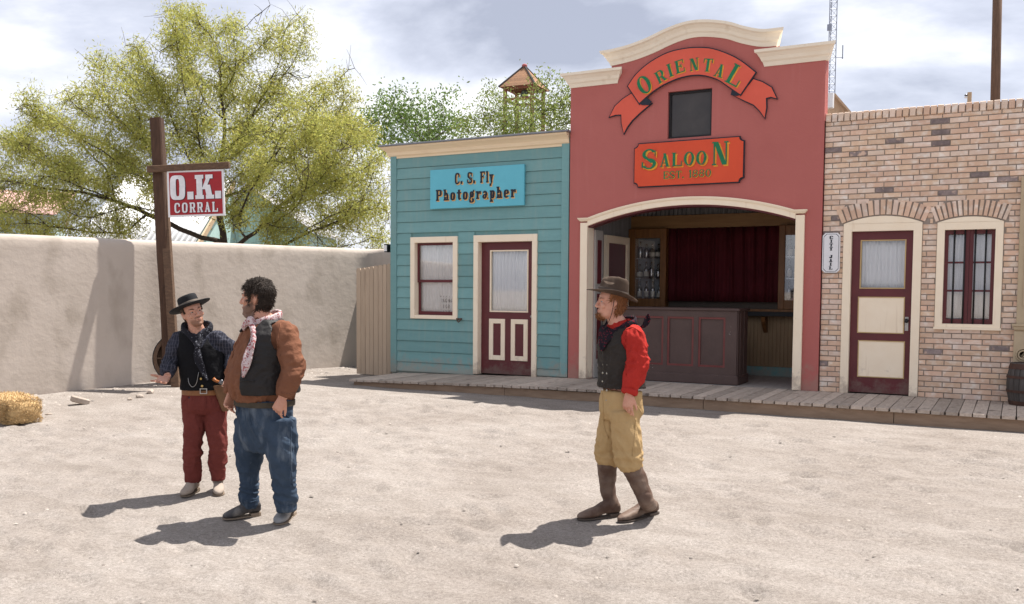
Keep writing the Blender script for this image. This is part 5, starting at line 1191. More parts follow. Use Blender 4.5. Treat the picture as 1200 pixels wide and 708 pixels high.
def hat(root, M, crown, brim, mat, band_mat, name='hat'):
    """M puts the hat's own frame (x forward, z up, origin at the middle of the brim) in place"""
    g = G(); n = 40; (ca, cb, ch, pinch, taper), (ba, bb, curl, droop) = crown, brim
    def cr(t, z):
        k = z/ch; sh = 1-taper*k**1.5; x, y = ca*sh*math.cos(t), cb*sh*math.sin(t)
        if pinch: y *= 1-pinch*k*k*max(0, math.cos(t))**1.0*.8; 
        return x, y
    rings = []
    for th, w in ((-.004, 1), (.004, 1)): pass
    rim = []
    prof = [(1.0, 0)]+[(u, v) for u, v in ((.35, 0), (.7, 0), (1.0, 0))]
    def brim_pt(t, u, dz):
        x0, y0 = ca*math.cos(t), cb*math.sin(t); x1, y1 = ba*math.cos(t), bb*math.sin(t); x, y = x0+(x1-x0)*u, y0+(y1-y0)*u
        return M @ Vector((x, y, dz+(curl*abs(math.sin(t))**2.2-droop*max(0, math.cos(t))-droop*.6*max(0, -math.cos(t)))*u**1.6))
    T = [2*math.pi*j/n for j in range(n)]
    for u in (0, .25, .5, .75, .97): rings.append([brim_pt(t, u, -.004) for t in T])
    rings.append([brim_pt(t, 1.0, 0) for t in T])
    for u in (.97, .75, .5, .25, .06): rings.append([brim_pt(t, u, .004) for t in T])
    for k in (.06, .2, .45, .7, .88, .97):
        z = ch*k; ring = []
        for t in T:
            x, y = cr(t, z)
            if k > .93: x *= .93; y *= .93
            dent = 0
            if pinch: dent = -.03*max(0, 1-abs(y)/(cb*.5))*k**6 - .012*max(0, math.cos(t))*k**4
            ring.append(M @ Vector((x, y, z+dent)))
        rings.append(ring)
    for f, dz in ((.6, .0), (.3, -.004), (.05, -.006)):
        ring = []
        for t in T:
            x, y = cr(t, ch); x *= f; y *= f
            dent = -.03*max(0, 1-abs(y)/(cb*.5))-.012*max(0, math.cos(t)) if pinch else 0
            ring.append(M @ Vector((x, y, ch+dz+dent)))
        rings.append(ring)
    # closed underneath inside the crown
    ins = [[M @ Vector((ca*.96*math.cos(t), cb*.96*math.sin(t), .0)) for t in T], [M @ Vector((ca*.9*math.cos(t), cb*.9*math.sin(t), ch*.6)) for t in T]]
    g.loft(ins[::-1]+rings); h = g.build(name, mat, root, smooth=True)
    g = G(); rr = []
    for z in (.008, .012, .034, .038):
        ring = []
        for t in T: x, y = cr(t, z); o = 1.035 if .01 < z < .036 else 1.0; ring.append(M @ Vector((x*o, y*o, z)))
        rr.append(ring)
    g.loft(rr, cap=False); g.build('hat_band', band_mat, h, smooth=True); return h
def hairmass(M, k, root, mat, region, grow, name='hair', freq=22, amp=.012, voxel=.005, extra=None):
    g = G(); head_loft_simple(g, M, k, grow)
    if extra: extra(g)
    me = fuse(g, voxel, 2); Mi = M.inverted()
    cutaway(me, lambda c: not region((Mi @ c)/k))
    displace(me, lambda p: amp*(ridge(p, freq, freq, freq*1.6, 4)*.5+noise.noise(p*freq*2.2)*.6))
    o = part(me, name, mat, root); m = o.modifiers.new('t', 'SOLIDIFY'); m.thickness = .012; m.offset = -1; return o
def head_loft_simple(g, M, k, gr):
    prof = [(-.126, .06, .02, .02), (-.114, .088, .004, .036), (-.098, .097, -.030, .050), (-.078, .094, -.062, .059), (-.058, .094, -.078, .065), (-.036, .090, -.087, .069), (-.008, .085, -.094, .073),
            (.022, .090, -.099, .076), (.05, .088, -.100, .078), (.08, .074, -.092, .073), (.104, .047, -.068, .057), (.122, .006, -.03, .026)]
    rings = []
    for z, xf, xb, w in prof:
        q = gr(z); ring = []
        for j in range(28):
            t = 2*math.pi*j/28; c, s = math.cos(t), math.sin(t)
            x = ((xf+xb)/2+((xf-xb)/2+q)*math.copysign(abs(c)**.95, c)); y = (w+q)*math.copysign(abs(s)**.87, s); ring.append(M @ (Vector((x, y, z+(q if z > .1 else 0)))*k))
        rings.append(ring)
    g.loft(rings)
def strands(o, count, ln, wd, mat, seed, down=.5, M=None):   # loose hairs standing off the mass
    rg = random.Random(seed); me = o.data; P = me.polygons; V = []; F = []; n = len(P); me.update()
    for _ in range(count):
        p = P[rg.randrange(n)]; nr = Vector(p.normal); d = Vector((rg.gauss(0, 1), rg.gauss(0, 1), rg.gauss(0, 1)-down)); d = (d-nr*d.dot(nr)).normalized(); L_ = rg.uniform(*ln); w = d.cross(nr).normalized()*rg.uniform(*wd)*.5
        a = Vector(p.center)-nr*.002; b = a+d*L_*.5+nr*rg.uniform(.004, .012); c = b+(d+nr*rg.uniform(-.8, .5)+Vector((0, 0, -.2))).normalized()*L_*.5; s = len(V); V += [a-w, a+w, b+w, b-w, c]; F += [(s, s+1, s+2, s+3), (s+3, s+2, s+4, s+4)]
    V = np.array(V); q = np.array([f for f in F if f[2] != f[3]]); t3 = np.array([(f[0], f[1], f[2]) for f in F if f[2] == f[3]])
    T = np.concatenate([q[:, :3], q[:, [0, 2, 3]], t3]); h = big('loose_hair', V, T, mat); h.parent = o; h['kind'] = 'stuff'
def cloth(name, c1, c2=None, **kw):
    d = dict(rough=.92, bump=.55, bscale=20, bdist=.02, spec=.10); d.update(kw); return pm(name, c1, c2, **d)
MATS = dict(eye=pm('eye_white', (.40, .36, .33), rough=.3, bump=0), iris=pm('iris_brown', (.04, .03, .025), rough=.2, bump=0))
from mathutils.bvhtree import BVHTree
def seams(f, o, lines, mat, r=.0042, name='seam'):      # stitched seams and pocket edges lying on a garment
    me = o.data; T = BVHTree.FromPolygons([v.co for v in me.vertices], [tuple(p.vertices) for p in me.polygons]); c = f.loc(CAM)
    for L_ in lines:
        P = []
        for q in spline([(a, b) for a, b in L_], 6):
            d = (f(q[0], q[1], 0)-c).normalized(); h = T.ray_cast(c, d)
            if h[0] is not None and (not P or (h[0]-P[-1]).length < .08): P.append(h[0]-d*.001)
        if len(P) > 2: g = G(); g.tube(P, r, 6); s_ = g.build(name, mat, o, smooth=True)
def skin(name, c, c2, beard=(.06, .035, .025)):
    m = pm(name, c, c2, 26, .5, .12, 90, spec=.35); t = m.node_tree; b = t.nodes['Principled BSDF']; src = b.inputs['Base Color'].links[0].from_socket
    at = N(t, 'ShaderNodeAttribute', attribute_name='stubble'); x = N(t, 'ShaderNodeMixRGB'); x.inputs[2].default_value = (*beard, 1); t.links.new(at.outputs['Fac'], x.inputs[0]); t.links.new(src, x.inputs[1]); t.links.new(x.outputs[0], b.inputs['Base Color']); b = m.node_tree.nodes['Principled BSDF']; b.inputs['Subsurface Weight'].default_value = .12; b.inputs['Subsurface Radius'].default_value = (.012, .005, .003); return m
MOUTH = pm('lip_pink', (.36, .13, .105), rough=.45, bump=0)
LEA = pm('brown_belt_leather', (.25, .105, .035), (.17, .065, .02), 14, .5, .2, 50, spec=.4)
GUN = pm('gun_metal', (.20, .20, .21), (.12, .12, .13), 20, .3, 0, metal=.9)
def patterned(name, base, dots, scale, thr, kind='voronoi', third=None):     # printed kerchief or woven shirt
    m = pm(name, base, tuple(x*.8 for x in base), 9, .9, .3, 40, spec=.1); t = m.node_tree; b = t.nodes['Principled BSDF']; src = b.inputs['Base Color'].links[0].from_socket
    tx = N(t, 'ShaderNodeTexCoord'); v = N(t, 'ShaderNodeTexVoronoi', Scale=scale); nz = N(t, 'ShaderNodeTexNoise', Scale=scale*.7, Detail=3.)
    t.links.new(tx.outputs['Object'], v.inputs['Vector']); t.links.new(tx.outputs['Object'], nz.inputs['Vector'])
    mr = N(t, 'ShaderNodeMapRange'); mr.inputs[1].default_value = thr; mr.inputs[2].default_value = thr-.08; t.links.new((v if kind == 'voronoi' else nz).outputs[0], mr.inputs[0])
    mx_ = N(t, 'ShaderNodeMixRGB'); mx_.inputs[2].default_value = (*dots, 1); t.links.new(mr.outputs[0], mx_.inputs[0]); t.links.new(src, mx_.inputs[1]); last = mx_.outputs[0]
    if third:
        m3 = N(t, 'ShaderNodeMapRange'); m3.inputs[1].default_value = third[1]; m3.inputs[2].default_value = third[1]+.05; t.links.new(nz.outputs[0], m3.inputs[0])
        m4 = N(t, 'ShaderNodeMixRGB'); m4.inputs[2].default_value = (*third[0], 1); t.links.new(m3.outputs[0], m4.inputs[0]); t.links.new(last, m4.inputs[1]); last = m4.outputs[0]
    t.links.new(last, b.inputs['Base Color']); return m
def scarf_loop(g, c, L, F, a, b, up, front_drop, r=.022, n=28, back_up=.02):
    pts = []
    for j in range(n):
        t = 2*math.pi*j/n; f = math.sin(t); pts.append(c+L*a*math.cos(t)+F*b*f+Vector((0, 0, up-front_drop*max(0, f)**1.6+back_up*max(0, -f))))
    rings = []
    for j in range(n):
        p = pts[j]; tg = (pts[(j+1) % n]-pts[j-1]).normalized(); o = (p-c); o.z = 0; o.normalize(); w = tg.cross(o).normalized()
        f = math.sin(2*math.pi*j/n); rr = r*(1+.5*max(0, f)); rings.append([p+o*rr*.55*math.cos(x)+w*rr*1.25*math.sin(x) for x in (2*math.pi*i/10 for i in range(10))])
    g.loft(rings+[rings[0]], cap=False); 
def tailflap(g, pts, widths, nrm, th=.006):
    P = spline(pts, 4); Wd = sprad(widths, 4); rings = []
    for i, p in enumerate(P):
        tg = (P[min(i+1, len(P)-1)]-P[max(i-1, 0)]).normalized(); n = (nrm-tg*nrm.dot(tg)).normalized(); w = tg.cross(n); k = Wd[i]; wv = .35*math.sin(i*1.1)
        rings.append([p+w*k*x+n*(th*y+.010*math.sin(x*3+i*.6)) for x, y in ((-1, 0), (-.5, 1), (0, .6), (.5, 1), (1, 0), (.5, -1), (0, -1.2), (-.5, -1))])
    g.loft(rings)

# ---- the man in the red shirt, walking left
def red_shirt():
    f = Fig((728, 609), 'man in red shirt, tan trousers and brown felt hat walking left before the saloon'); rt = f.root
    F = flatdir(-60); Lf = Vector((0, 0, 1)).cross(F)
    SK = skin('ruddy_skin', (.60, .325, .235), (.50, .235, .165), (.24, .10, .04))
    SHIRT = cloth('red_linen', (.43, .034, .026), (.34, .025, .020), scale=9); VEST = cloth('faded_black_leather', (.034, .028, .0245), (.021, .017, .015), scale=8, rough=.65, spec=.16)
    TROU = cloth('tan_canvas', (.47, .325, .165), (.395, .265, .125), scale=5); BOOT = pm('brown_dusty_leather', (.10, .054, .037), (.065, .035, .025), 9, .62, .25, 40, streak=((.30, .225, .175), .36, .95, 2.5, (3, 3, 3)), spec=.3)
    SOLE = pm('dark_sole', (.11, .085, .07)); HAT = pm('brown_felt', (.090, .063, .047), (.055, .038, .029), 7, .9, .1, 90, spec=.1, streak=((.15, .112, .085), .52, .75, 5, (2, 2, 2)))
    pel, wai, che, nec = f(728, 468), f(728, 440), f(727, 405), f(727.5, 379.5)
    hc = f(716.5, 354.5, -.01); M = head_frame(hc, -84, 3, 0); k = 1.02
    shl, shr = f(743.5, 393, -.15), f(717, 391, .17)
    larm = [shl, f(747.5, 425, -.19), f(737, 462, -.235)]; rarm = [shr, f(722, 430, .23), f(720, 462, .20)]
    hipL, kneL, ankL = f(731, 478, -.09), f(737, 541, -.11), f(757, 590, -.11); hipR, kneR, ankR = f(721, 478, .09), f(711, 541, .11), f(713.5, 590, .10)
    # body
    g = G(); T = head_loft(g, M, k, jaw=1.0)
    limb(g, [T(-.03, 0, -.05), T(-.035, 0, -.11), nec+Vector((0, 0, -.05))], [.058, .060, .085])
    g.loft([ringz(nec+Vector((0, 0, -.015)), .08, .06, Lf, F), ringz(che+Vector((0, 0, .05)), .17, .09, Lf, F), ringz(che, .165, .105, Lf, F), ringz(wai, .135, .10, Lf, F), ringz(pel, .15, .10, Lf, F)])
    limb(g, larm, [.05, .042, .030]); limb(g, rarm, [.05, .042, .030]); limb(g, [hipL, kneL+Vector((.01, 0, -.02)), kneL.lerp(ankL, .7)], [.075, .045, .03]); limb(g, [hipR, kneR, kneR.lerp(ankR, .7)], [.075, .045, .03])
    ht = f(733, 498, -.24); hand(g, larm[-1], ht-larm[-1], Vector((.55, .75, 0)), 1, 1.02, curls=((12, 16, 12), (18, 22, 14), (24, 26, 16), (30, 30, 18)), spread=3, thumb=30)
    hr = rarm[-1]; hand(g, hr, Vector((-.1, 0, -1)), Lf, -1, .95, curl=(25, 30, 20), spread=3)
    bm_ = fuse(g, .0042, 3); stubble(bm_, M, k, lambda p: .8*max(ss(p.x, .03, .06)*ss(-p.z, .070, .085)*ss(.05-abs(p.y), 0, .02), .7*ss(p.x, .075, .085)*ss(-p.z, .044, .049)*ss(.062+p.z, 0, .006)*ss(.032-abs(p.y), 0, .01)) if p.z > -.16 else 0); body = part(bm_, 'body', SK, rt); face_bits(T, M, k, rt, pm('ginger_brow', (.25, .11, .04), bump=0), MOUTH)
    GIN = pm('ginger_hair', (.25, .10, .035), (.15, .055, .02), 40, .7, .6, 70, stretch=(1, 1, .3))
    hairmass(M, k, rt, GIN, lambda p: p.z > -.085 and (p.x < -.012 or (p.x < .03 and p.z > .0)) and p.z < .06 and not (abs(p.y) > .06 and -.05 < p.z < .03 and -.03 < p.x < .016), lambda z: .014, amp=.006); strands([c for c in rt.children if c.name.startswith('hair')][0], 700, (.02, .05), (.002, .005), GIN, 5, 1.6)
    hairmass(M, k, rt, GIN, lambda p: p.z < -.082 and p.x > .045 and abs(p.y) < .036, lambda z: .004 if z > -.09 else .010, name='beard', amp=.004, voxel=.004); strands([c for c in rt.children if c.name.startswith('beard')][0], 260, (.012, .026), (.002, .004), GIN, 6, 1.6)
    # shirt
    g = G(); g.loft([ringz(nec+Vector((0, 0, .012)), .085, .07, Lf, F), ringz(nec+Vector((0, 0, -.035)), .14, .085, Lf, F), ringz(che+Vector((0, 0, .05)), .19, .11, Lf, F), ringz(che, .185, .125, Lf, F), ringz(wai, .16, .125, Lf, F), ringz(wai+Vector((0, 0, -.07)), .15, .115, Lf, F)])
    for a in (larm, rarm): limb(g, [a[0].lerp(nec, .35)+Vector((0, 0, -.03)), a[0]+Vector((0, 0, .0)), a[0].lerp(a[1], .5), a[1], a[1].lerp(a[2], .55), a[1].lerp(a[2], .88)], [.056, .066, .075, .076, .066, .053]); 
    me = fuse(g, .008, 5)
    displace(me, lambda p: folds(p, 1.15, (1, 1, .75), 2)); sh = part(me, 'shirt', SHIRT, rt); seams(f, sh, [[(734, 386), (742, 384), (752, 390)], [(733, 398), (732, 415), (734, 440)]], SHIRT)
    for a in (larm, rarm):
        e0, e1 = a[1].lerp(a[2], .84), a[1].lerp(a[2], 1.0); g = G(); g.tube([e0, e0.lerp(e1, .2), e0.lerp(e1, .8), e1], [.055, .062, .060, .052], 18); me = fuse(g, .006, 3); displace(me, lambda p: .003*ridge(p, 20, 20, 20, 1)); part(me, 'cuff', SHIRT, rt)
    g = G(); c = nec+Vector((0, 0, .012)); pts = [c+Lf*.072*math.cos(t)+F*(.064*math.sin(t))+Vector((0, 0, -.022*max(0, math.sin(t)))) for t in (2*math.pi*j/24 for j in range(25))]; g.tube(pts, .017, 8, cap=False, flat=1.5, fv=(0, 0, 1)); g.build('collar', SHIRT, rt, smooth=True)
    # vest
    g = G(); g.loft([ringz(nec+Vector((0, 0, -.012)), .115, .078, Lf, F), ringz(nec+Vector((0, 0, -.045)), .155, .098, Lf, F), ringz(che+Vector((0, 0, .05)), .185, .128, Lf, F), ringz(che, .19, .143, Lf, F), ringz(wai+Vector((0, 0, .03)), .178, .146, Lf, F), ringz(wai+Vector((0, 0, -.05)), .182, .150, Lf, F), ringz(f(728, 457), .186, .152, Lf, F)])
    me = fuse(g, .008, 4); vb = f(728, 454).z
    def dead(c):
        r = c-che; l, fr = r.dot(Lf), r.dot(F); top = nec.z-.03
        v = fr > 0 and c.z > che.z-.005 and abs(l) < .10*((c.z-che.z)/(nec.z-che.z)+.05)
        arm = any((c-s.lerp(Vector((s.x, s.y, s.z-.06)), .6)).length < .098 for s in (shl, shr))
        neck = c.z > nec.z-.02 and math.hypot(l, fr) < .075
        return v or arm or neck or c.z < vb or c.z > nec.z-.012 and abs(l) < .05
    cutaway(me, dead); displace(me, lambda p: folds(p, .55, (.8, .8, 1.2), 5)); vo = part(me, 'vest', VEST, rt); seams(f, vo, [[(704, 411), (712, 412), (721, 411)], [(703, 437), (712, 438), (721, 437)], [(705, 408), (705.5, 430), (706, 453)], [(724, 400), (725, 425), (724, 452)]], VEST, .0055); m = vo.modifiers.new('t', 'SOLIDIFY'); m.thickness = .012; m.offset = 0
    BUT = pm('pewter_button', (.45, .42, .36), rough=.4, metal=.6, bump=0)
    for i in range(4):
        for l in (-.022, .03):
            z = wai.z+.085-i*.062; c = Vector((wai.x, wai.y, z))+Lf*l+F*(.150 if i > 0 else .146); g = G(); g.ell(c, (.009, .009, .009), None, 10, 6); g.build('button', BUT, vo, smooth=True)
    # trousers
    g = G(); g.loft([ringz(pel+Vector((0, 0, .07)), .168, .128, Lf, F), ringz(pel, .18, .135, Lf, F), ringz(pel+Vector((0, 0, -.09)), .182, .14, Lf, F), ringz(pel+Vector((0, 0, -.15)), .15, .115, Lf, F)])
    limb(g, [hipL+Vector((0, 0, -.02)), hipL.lerp(kneL, .45), kneL.lerp(hipL, .12), kneL+Vector((.016, 0, -.055))], [.105, .106, .10, .078]); limb(g, [hipR+Vector((0, 0, -.02)), hipR.lerp(kneR, .45), kneR.lerp(hipR, .12), kneR+Vector((0, 0, -.03))], [.108, .104, .092, .066])
    me = fuse(g, .008, 5); kz = kneL.z
    displace(me, lambda p: folds(p+Vector((p.z*.3, 0, 0)), .6, (1.1, 1.1, .5), 3)+.014*ridge(p, 6, 6, 19, 8)*max(0, 1-abs(p.z-kz-.02)/.15)); to = part(me, 'trousers', TROU, rt); seams(f, to, [[(706, 461), (707, 480), (708, 500), (713, 514)], [(741, 461), (745, 472), (752, 484)], [(745, 490), (744, 510), (741, 535)]], TROU)
    for i in range(3): g = G(); g.ell(pel+F*(.135)+Lf*.0+Vector((0, 0, .0-.045*i)), (.007,)*3, None, 8, 6); g.build('button', BUT, to, smooth=True)
    # boots
    boot(f, rt, f.floor((770, 603.5)), f.floor((724.5, 612.5)), [f(757.5, 588, -.11), f(753.5, 577, -.11), f(748, 564, -.11), f(741, 548, -.11)], [.056, .060, .067, .074], BOOT, SOLE, foot_w=1.05)
    boot(f, rt, f.floor((726, 605)), f.floor((676.5, 609.5)), [ankR.lerp(kneR, .25), ankR.lerp(kneR, .6), kneR+Vector((.004, 0, -.06)), kneR+Vector((.006, 0, .0))], [.057, .064, .072, .075], BOOT, SOLE, foot_w=1.05)
    # kerchief
    BAN = patterned('black_red_kerchief', (.018, .014, .02), (.16, .018, .03), 55, .30); g = G(); c = nec+Vector((0, 0, .0)); scarf_loop(g, c, Lf, F, .125, .10, .0, .085, .022, back_up=.03)
    tip = che+F*.165+Vector((0, 0, -.035)); tailflap(g, [c+F*.09+Vector((0, 0, -.035)), c+F*.135+Vector((0, 0, -.085)), tip], [.105, .08, .012], (F+Vector((0, -.3, 0))).normalized(), .012)
    me = fuse(g, .005, 3); displace(me, lambda p: .005*ridge(p, 14, 14, 14, 2)); part(me, 'kerchief', BAN, rt)
    g = G(); kn = f(746, 383, .02); tailflap(g, [kn, f(754, 382, .0), f(758.5, 375, 0), f(760, 367.5, 0)], [.008, .018, .028, .006], Vector((0, -1, .2)), .007); g.ell(kn, (.018, .018, .018)); me = fuse(g, .004, 2); part(me, 'kerchief_tail', BAN, rt)
    # hat
    Mh = M @ Matrix.Translation((.0, 0, .058*k)) @ Matrix.Rotation(R(11), 4, 'Y').inverted() @ Matrix.Translation((-.004, 0, 0))
    hat(rt, Mh, (.112, .090, .135, .55, .16), (.195, .165, .028, .012), HAT, pm('dark_band', (.07, .05, .04)), 'hat')
    g = G(); g.tube(spline([T(.0, .085, .03), T(.004, .084, -.03), T(.012, .078, -.09), T(.03, .06, -.15), T(.05, .03, -.2)], 4), .0022, 6); g.build('chin_cord', BLACK, rt)
red_shirt()

# ---- the big man in the rust shirt
def rust_shirt():
    f = Fig((312, 609), 'large bearded bareheaded man in rust shirt, dark vest and baggy blue jeans'); rt = f.root
    F = flatdir(-46); Lf = Vector((0, 0, 1)).cross(F); up = lambda z: Vector((0, 0, z))
    SK = skin('tanned_skin', (.54, .285, .20), (.45, .215, .145), (.10, .062, .045)); SHIRT = cloth('rust_cotton', (.205, .092, .054), (.15, .064, .038), scale=7); VEST = cloth('charcoal_leather_vest', (.022, .019, .019), (.013, .012, .012), scale=7, rough=.55, spec=.22)
    JEAN = cloth('blue_denim', (.052, .075, .112), (.030, .046, .072), scale=6, streak=((.125, .155, .195), .54, .76, 3, (4, 4, 1.5))); BOOT = pm('dark_dusty_boot', (.075, .07, .072), (.04, .037, .038), 9, .6, .2, 40, streak=((.20, .18, .16), .55, .75, 4, (3, 3, 3)))
    BOOTL = pm('grey_dusty_boot', (.27, .27, .275), (.18, .18, .185), 9, .7, .2, 40, streak=((.34, .31, .28), .55, .75, 4, (3, 3, 3))); SOLE = pm('tan_sole', (.26, .2, .15))
    pel, bel, mid, che, nec = f(310, 480), f(307, 440), f(309, 415), f(313, 392), f(311, 374)
    hc = f(301.5, 349.5, 0); k = 1.14; M = head_frame(hc, -93, 1, 0)
    shl, shr = f(335, 389, -.15), f(297, 388, .18)
    larm = [shl, f(343.5, 432, -.22), f(331, 466, -.28)]; rarm = [shr, f(279, 430, .16), f(270.5, 462, .02)]
    hipL, kneL, ankL = f(328, 492, -.11), f(331, 548, -.13), f(336, 596, -.12); hipR, kneR, ankR = f(294, 490, .12), f(292, 545, .12), f(291.5, 593, .10)
    g = G(); T = head_loft(g, M, k, jaw=1.12)
    limb(g, [T(-.02, 0, -.05), T(-.02, 0, -.11), nec+up(-.05)], [.072, .078, .10]); g.ell(T(.035, 0, -.112), (.055*k, .05*k, .03*k))
    g.loft([ringz(nec+up(-.0), .10, .08, Lf, F), ringz(che, .20, .13, Lf, F), ringz(mid, .21, .17, Lf, F), ringz(bel, .21, .19, Lf, F), ringz(pel, .2, .16, Lf, F)])
    limb(g, larm, [.06, .05, .034]); limb(g, rarm, [.06, .05, .034]); limb(g, [hipL, kneL, kneL.lerp(ankL, .55)], [.08, .05, .03]); limb(g, [hipR, kneR, kneR.lerp(ankR, .55)], [.08, .05, .03])
    hand(g, larm[-1], f(321, 488, -.30)-larm[-1], Vector((.35, .9, 0)), 1, 1.08, curls=((24, 34, 22), (36, 42, 26), (42, 46, 28), (46, 46, 28)), spread=2, thumb=28)
    hand(g, rarm[-1], f(266, 482, -.02)-rarm[-1], Vector((.6, -.5, 0)), -1, 1.05, curls=((22, 30, 20), (30, 36, 22), (36, 40, 24), (40, 42, 24)), spread=2, thumb=24)
    bm_ = fuse(g, .0045, 3); stubble(bm_, M, k, lambda p: 0 if p.z < -.15 else .85*max(ss(p.x, -.012, .012)*ss(-.022-.45*max(p.x-.012, 0)-p.z, -.004, .012)*(1-.9*ss(p.x, .082, .088)*ss(p.z, -.078, -.073)*ss(-p.z, .054, .059)*ss(.026-abs(p.y), 0, .006)), ss(p.x, .074, .085)*ss(-p.z, .040, .046)*ss(.060+p.z, 0, .006)*ss(.04-abs(p.y), 0, .012))); displace(bm_, lambda p: 0); part(bm_, 'body', SK, rt); HAIR = pm('near_black_hair', (.042, .030, .023), (.016, .011, .0085), 30, .7, .7, 60, spec=.18); face_bits(T, M, k, rt, HAIR, MOUTH)
    def hr(p):
        if p.z > .072: return True
        if p.z > .03 and p.x > .03: return p.x < .06 and abs(p.y) > .06 or p.z > .066
        if abs(p.y) > .045 and -.05 < p.z < .030 and -.034 < p.x < .022: return False
        return p.x < .012 and p.z > -.092 and (p.x < -.01 or p.z > -.03) or (p.x < .034 and p.z > -.03 and abs(p.y) > .05)
    hairmass(M, k, rt, HAIR, hr, lambda z: (.008 if z > .05 else .012) if z > -.05 else .010, amp=.007, freq=18); strands([c for c in rt.children if c.name.startswith('hair')][0], 3600, (.025, .055), (.0025, .005), HAIR, 4, 1.1)
    # shirt with belly
    g = G(); g.loft([ringz(nec+up(.012), .10, .085, Lf, F), ringz(nec+up(-.03), .17, .11, Lf, F), ringz(che, .225, .155, Lf, F), ringz(mid, .235, .20, Lf, F), ringz(bel+up(.03), .238, .236, Lf, F), ringz(bel+up(-.05), .24, .248, Lf, F), ringz(f(308, 459), .236, .235, Lf, F), ringz(f(309, 468), .222, .21, Lf, F)])
    for a in (larm, rarm): limb(g, [a[0].lerp(nec, .4)+up(-.04), a[0]+up(-.005), a[0].lerp(a[1], .5), a[1], a[1].lerp(a[2], .6), a[1].lerp(a[2], .97)], [.065, .078, .084, .082, .070, .050])
    me = fuse(g, .009, 5); displace(me, lambda p: folds(p, .95, (1, 1, .7), 12)); so_ = part(me, 'shirt', SHIRT, rt); seams(f, so_, [[(329, 379), (326, 395), (325, 420)], [(330, 460), (338, 462), (345, 460)], [(279, 392), (272, 420), (270, 452)]], SHIRT, .005)
    # open vest
    g = G(); g.loft([ringz(nec+up(.0), .135, .10, Lf, F), ringz(nec+up(-.035), .185, .125, Lf, F), ringz(che, .246, .184, Lf, F), ringz(mid, .258, .224, Lf, F), ringz(bel+up(.03), .258, .252, Lf, F), ringz(bel+up(-.05), .262, .262, Lf, F), ringz(f(309, 464), .262, .252, Lf, F)])
    me = fuse(g, .009, 4); vb = f(310, 459).z
    def dead(c):
        r = c-che; l, fr = r.dot(Lf), r.dot(F); zz = (c.z-vb)/(nec.z-vb)
        opn = fr > -.02 and -.3 < l < (.088+.02*max(0, zz-.8)/.2) and (l > -.12 or c.z < nec.z-.10)
        arm = any((c-s-up(-.05)).length < .118 for s in (shl, shr)) or (abs(l) > .16 and c.z > shl.z-.12 and abs((c-shl if l > 0 else c-shr).dot(F)) < .085)
        return opn or arm or c.z < vb or c.z > nec.z-.008
    cutaway(me, dead); displace(me, lambda p: folds(p, .55, (.7, .7, 1.1), 15)); vo = part(me, 'vest', VEST, rt); seams(f, vo, [[(306, 384), (299, 398), (305, 404), (309, 398)], [(299, 404), (294, 425), (292, 455)], [(322, 395), (321, 425), (322, 456)], [(311, 407), (311, 421), (318, 421), (318, 407)]], VEST, .006); m = vo.modifiers.new('t', 'SOLIDIFY'); m.thickness = .014; m.offset = 0
    for z, l0, l1 in ((.10, .13, .20), (-.045, .125, .21)):   # pocket welts
        g = G(); P = []
        for i in range(5):
            l = l0+(l1-l0)*i/4; z0 = bel.z+z+.03; a, b = .262, .262; fr = b*max(0, 1-(l/a)**2.2)**(1/2.2) if z < 0 else .238*max(0, 1-(l/.252)**2.2)**(1/2.2); P.append(Vector((bel.x, bel.y, z0))+Lf*l+F*(fr+.006))
        g.tube(P, .007, 6); g.build('pocket_welt', VEST, vo, smooth=True)
    # jeans
    g = G(); g.loft([ringz(f(310, 468), .222, .185, Lf, F), ringz(pel, .232, .18, Lf, F), ringz(f(309, 497), .234, .17, Lf, F), ringz(f(309, 515), .215, .145, Lf, F), ringz(f(309, 527), .17, .10, Lf, F)])
    limb(g, [hipL, hipL.lerp(kneL, .5), kneL, kneL.lerp(ankL, .5), ankL+up(-.012)], [.110, .112, .092, .080, .064]); limb(g, [hipR, hipR.lerp(kneR, .55), kneR, kneR.lerp(ankR, .4), ankR+up(-.01)], [.110, .112, .084, .062, .064])
    me = fuse(g, .009, 5)
    def jd(p):
        z = p.z; fold = max(0, 1-abs(z-.20)/.17)
        return folds(p+Vector((p.z*.35, 0, 0)), .7, (1.0, 1.0, .45), 23)+.017*fold*ridge(p+Vector((0, 0, p.x*.35)), 3.5, 3.5, 24, 8)+.010*ridge(p+Vector((0, 0, p.x*1.2)), 4, 4, 9, 4)*(z > .35)+.004*noise.noise(p*15)
    displace(me, jd); je = part(me, 'jeans', JEAN, rt); seams(f, je, [[(293, 473), (292, 486), (296, 503), (305, 520)], [(330, 474), (336, 487), (345, 493)], [(281, 474), (278, 484), (273, 490)], [(283, 587), (291, 589), (300, 587)], [(327, 592), (335, 594), (343, 592)], [(341, 500), (341, 540), (343, 570)]], JEAN, .005)
    g = G(); pts = ringz(f(310, 471), .232, .198, Lf, F, 40); g.tube(pts+[pts[0]], .014, 8, cap=False, flat=.7, fv=(0, 0, 1)); 
    rings = []
    for z, o in ((-.02, 0), (-.02, .008), (.02, .008), (.02, 0)): rings.append(ringz(f(310, 471)+up(z), .236+o, .203+o, Lf, F, 40))
    g = G(); g.loft(rings+[rings[0]], cap=False); g.build('belt', pm('dark_web_belt', (.065, .052, .036), (.035, .028, .02), 16, .8, .2), rt, smooth=False)
    boot(f, rt, f.floor((305, 604)), f.floor((261, 609)), [ankR+up(.02), ankR+up(.08)], [.048, .046], BOOT, SOLE, foot_w=1.12)
    boot(f, rt, f.floor((343, 603)), f.floor((325, 616)), [ankL+up(.02), ankL+up(.08)], [.048, .046], BOOTL, SOLE, foot_w=1.15)
